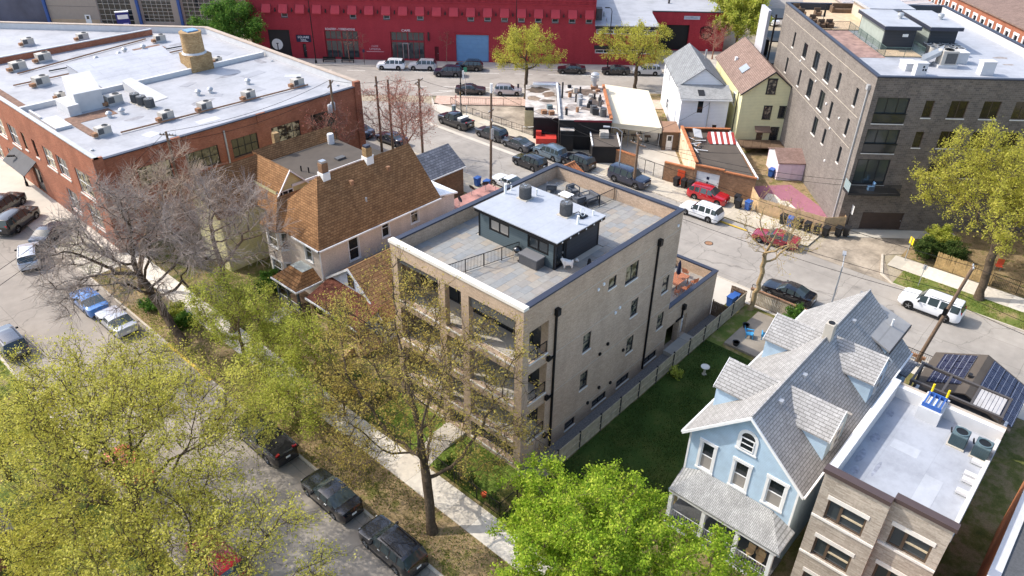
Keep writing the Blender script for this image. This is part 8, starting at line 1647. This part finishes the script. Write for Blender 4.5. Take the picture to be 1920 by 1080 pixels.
# shrubs
def shrub(label, x, y, r, h, seed, lm, n=90, group='garden shrubs', z=.07): tree('shrub', label, (x,y,z), h*.25, (x,y,z+h*.6), (r,r,h*.5), seed, n, .22, .35, .012, .04, br, lm, 4, .3, 7, .07, .1, group, cat='shrub', low=-.9)
shrub('round dark green bush left of the tan house porch', 1.0, 31.6, 1.2, 1.7, 120, lf_deep, 140)
shrub('leafy bush by the driveway corner, left of the reed fence', 49.6, -10.8, 1.3, 1.9, 121, lf_pine, 130, z=.05); shrub('leafy bush behind the reed fence', 50.8, -13.0, 1.4, 1.8, 122, lf_pine, 130, z=.05); shrub('leafy bush farther behind the reed fence', 52.4, -11.2, 1.4, 2.2, 123, lf_green, 120, z=.05)
for i, (a, b) in enumerate(((-3.3,3.8),(-3.3,2.6),(-3.2,1.5),(-3.3,-.6))): shrub('small clipped shrub behind the front iron fence, %s from the front walk' % ('first','second','third','last')[i], a, b, .35, .8, 130+i, lf_pine, 40, 'fence shrubs', .1)
for i, (a, b) in enumerate(((-6.8,34.5),(-7.6,37.0),(-7.0,32.2),(-3.0,25.4),(-2.2,15.2),(-1.6,13.4))): shrub('low garden plant clump ' + ('by the parked silver coupe','by the blue coupe','at the foot of the big bare tree','before the tan house porch','in the cottage yard corner','against the front corner of the apartment building')[i], a, b, .9, .9, 140+i, (lf_green,lf_deep,lf_deep,lf_green,lf_deep,lf_deep)[i], 60, 'garden clumps', .09)
shrub('small green shrub at the board fence on the back lawn', 16.0, -2.4, .5, .7, 150, lf_green, 50, 'garden clumps', .1); shrub('climbing shrub behind the slat screen by the rear street', 29.6, -6.2, .8, 1.3, 151, lf_deep, 60, 'garden clumps', .1)

# ---------------------------------------------------------------- grass blades and leaf litter that nobody could count
def ground_cover(name, label, cat, rects, n, size, lm, seed, lay=.0, z=.1):
    rng = np.random.default_rng(seed); ar = np.array([(b-a)*(d-c) for a, b, c, d in rects]); pk = rng.choice(len(rects), n, p=ar/ar.sum()); R0 = np.array(rects)[pk]
    cl = rng.random((n, 2)); P = np.stack([R0[:, 0]+(R0[:, 1]-R0[:, 0])*cl[:, 0], R0[:, 2]+(R0[:, 3]-R0[:, 2])*cl[:, 1], np.full(n, z)], 1)
    keep = (np.sin(P[:, 0]*1.3+P[:, 1]*.7)+np.sin(P[:, 1]*1.9-P[:, 0]*.6)+rng.normal(size=n)*.9) > -.6; P = P[keep]; n = len(P)
    a = rng.random(n)*6.283; h = size*(.5+rng.random(n)); w = h*(.35 if lay < .5 else .6); d = np.stack([np.cos(a), np.sin(a), np.zeros(n)], 1); t = rng.normal(size=(n, 3))*.35; t[:, 2] = 1; 
    if lay > .5: t = np.stack([-np.sin(a), np.cos(a), np.full(n, .15)+rng.random(n)*.3], 1)
    V = np.stack([P-d*w[:, None], P+d*w[:, None], P+t*h[:, None]], 1).reshape(-1, 3); V[:, 2] = np.maximum(V[:, 2], z+.002)
    o = put(name, np_mesh(name, V, np.arange(3*n).reshape(-1, 3), lm, np.repeat(rng.random(n), 3)), lm); tag(o, label, cat, kind='stuff'); return o
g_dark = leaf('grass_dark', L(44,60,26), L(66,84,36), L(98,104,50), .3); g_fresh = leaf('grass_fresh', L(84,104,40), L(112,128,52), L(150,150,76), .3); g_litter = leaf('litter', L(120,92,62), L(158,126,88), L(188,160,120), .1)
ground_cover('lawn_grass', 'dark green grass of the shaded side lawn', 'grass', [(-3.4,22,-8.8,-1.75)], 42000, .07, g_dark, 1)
ground_cover('parkway_grass', 'patchy grass of the parkway and front yards', 'grass', [(-9.1,-6.0,-14,60),(-3.9,0,-14,0),(-3.9,0,12,46),(42.5,45.5,-40,-10.3),(-22,-19.5,-12,40)], 90000, .085, g_fresh, 2)
ground_cover('front_lawn_grass', 'bright short grass before the apartment building', 'grass', [(-3.6,-.05,.1,4.8),(-3.6,-.05,7.3,11.9)], 14000, .05, g_fresh, 3)
ground_cover('leaf_litter', 'brown leaf litter on parkway and yards', 'leaf litter', [(-9.1,-6.0,-14,60),(-3.9,2,12,46),(48.5,60,-40,-9),(47,60,-2,20)], 36000, .06, g_litter, 4, 1.0)

tree('maple_tree', 'fresh green young tree at the left frame edge below the dark blue suv', (-23.6,24.5,.1), 1.8, (-23.4,24.0,4.2), (2.6,3.0,2.4), 14, 170, .5, .85, .018, .14, dk, lf_green, 4, .7, 10, .06, .15, GB)
tree('maple_tree', 'young yellow-green tree in the far bottom left corner', (-25.5,9.0,.1), 2.2, (-25.4,9.4,5.2), (3.2,3.8,3.0), 15, 200, .5, .9, .018, .16, dk, lf_yel, 4, .8, 10, .058, .15, GB)
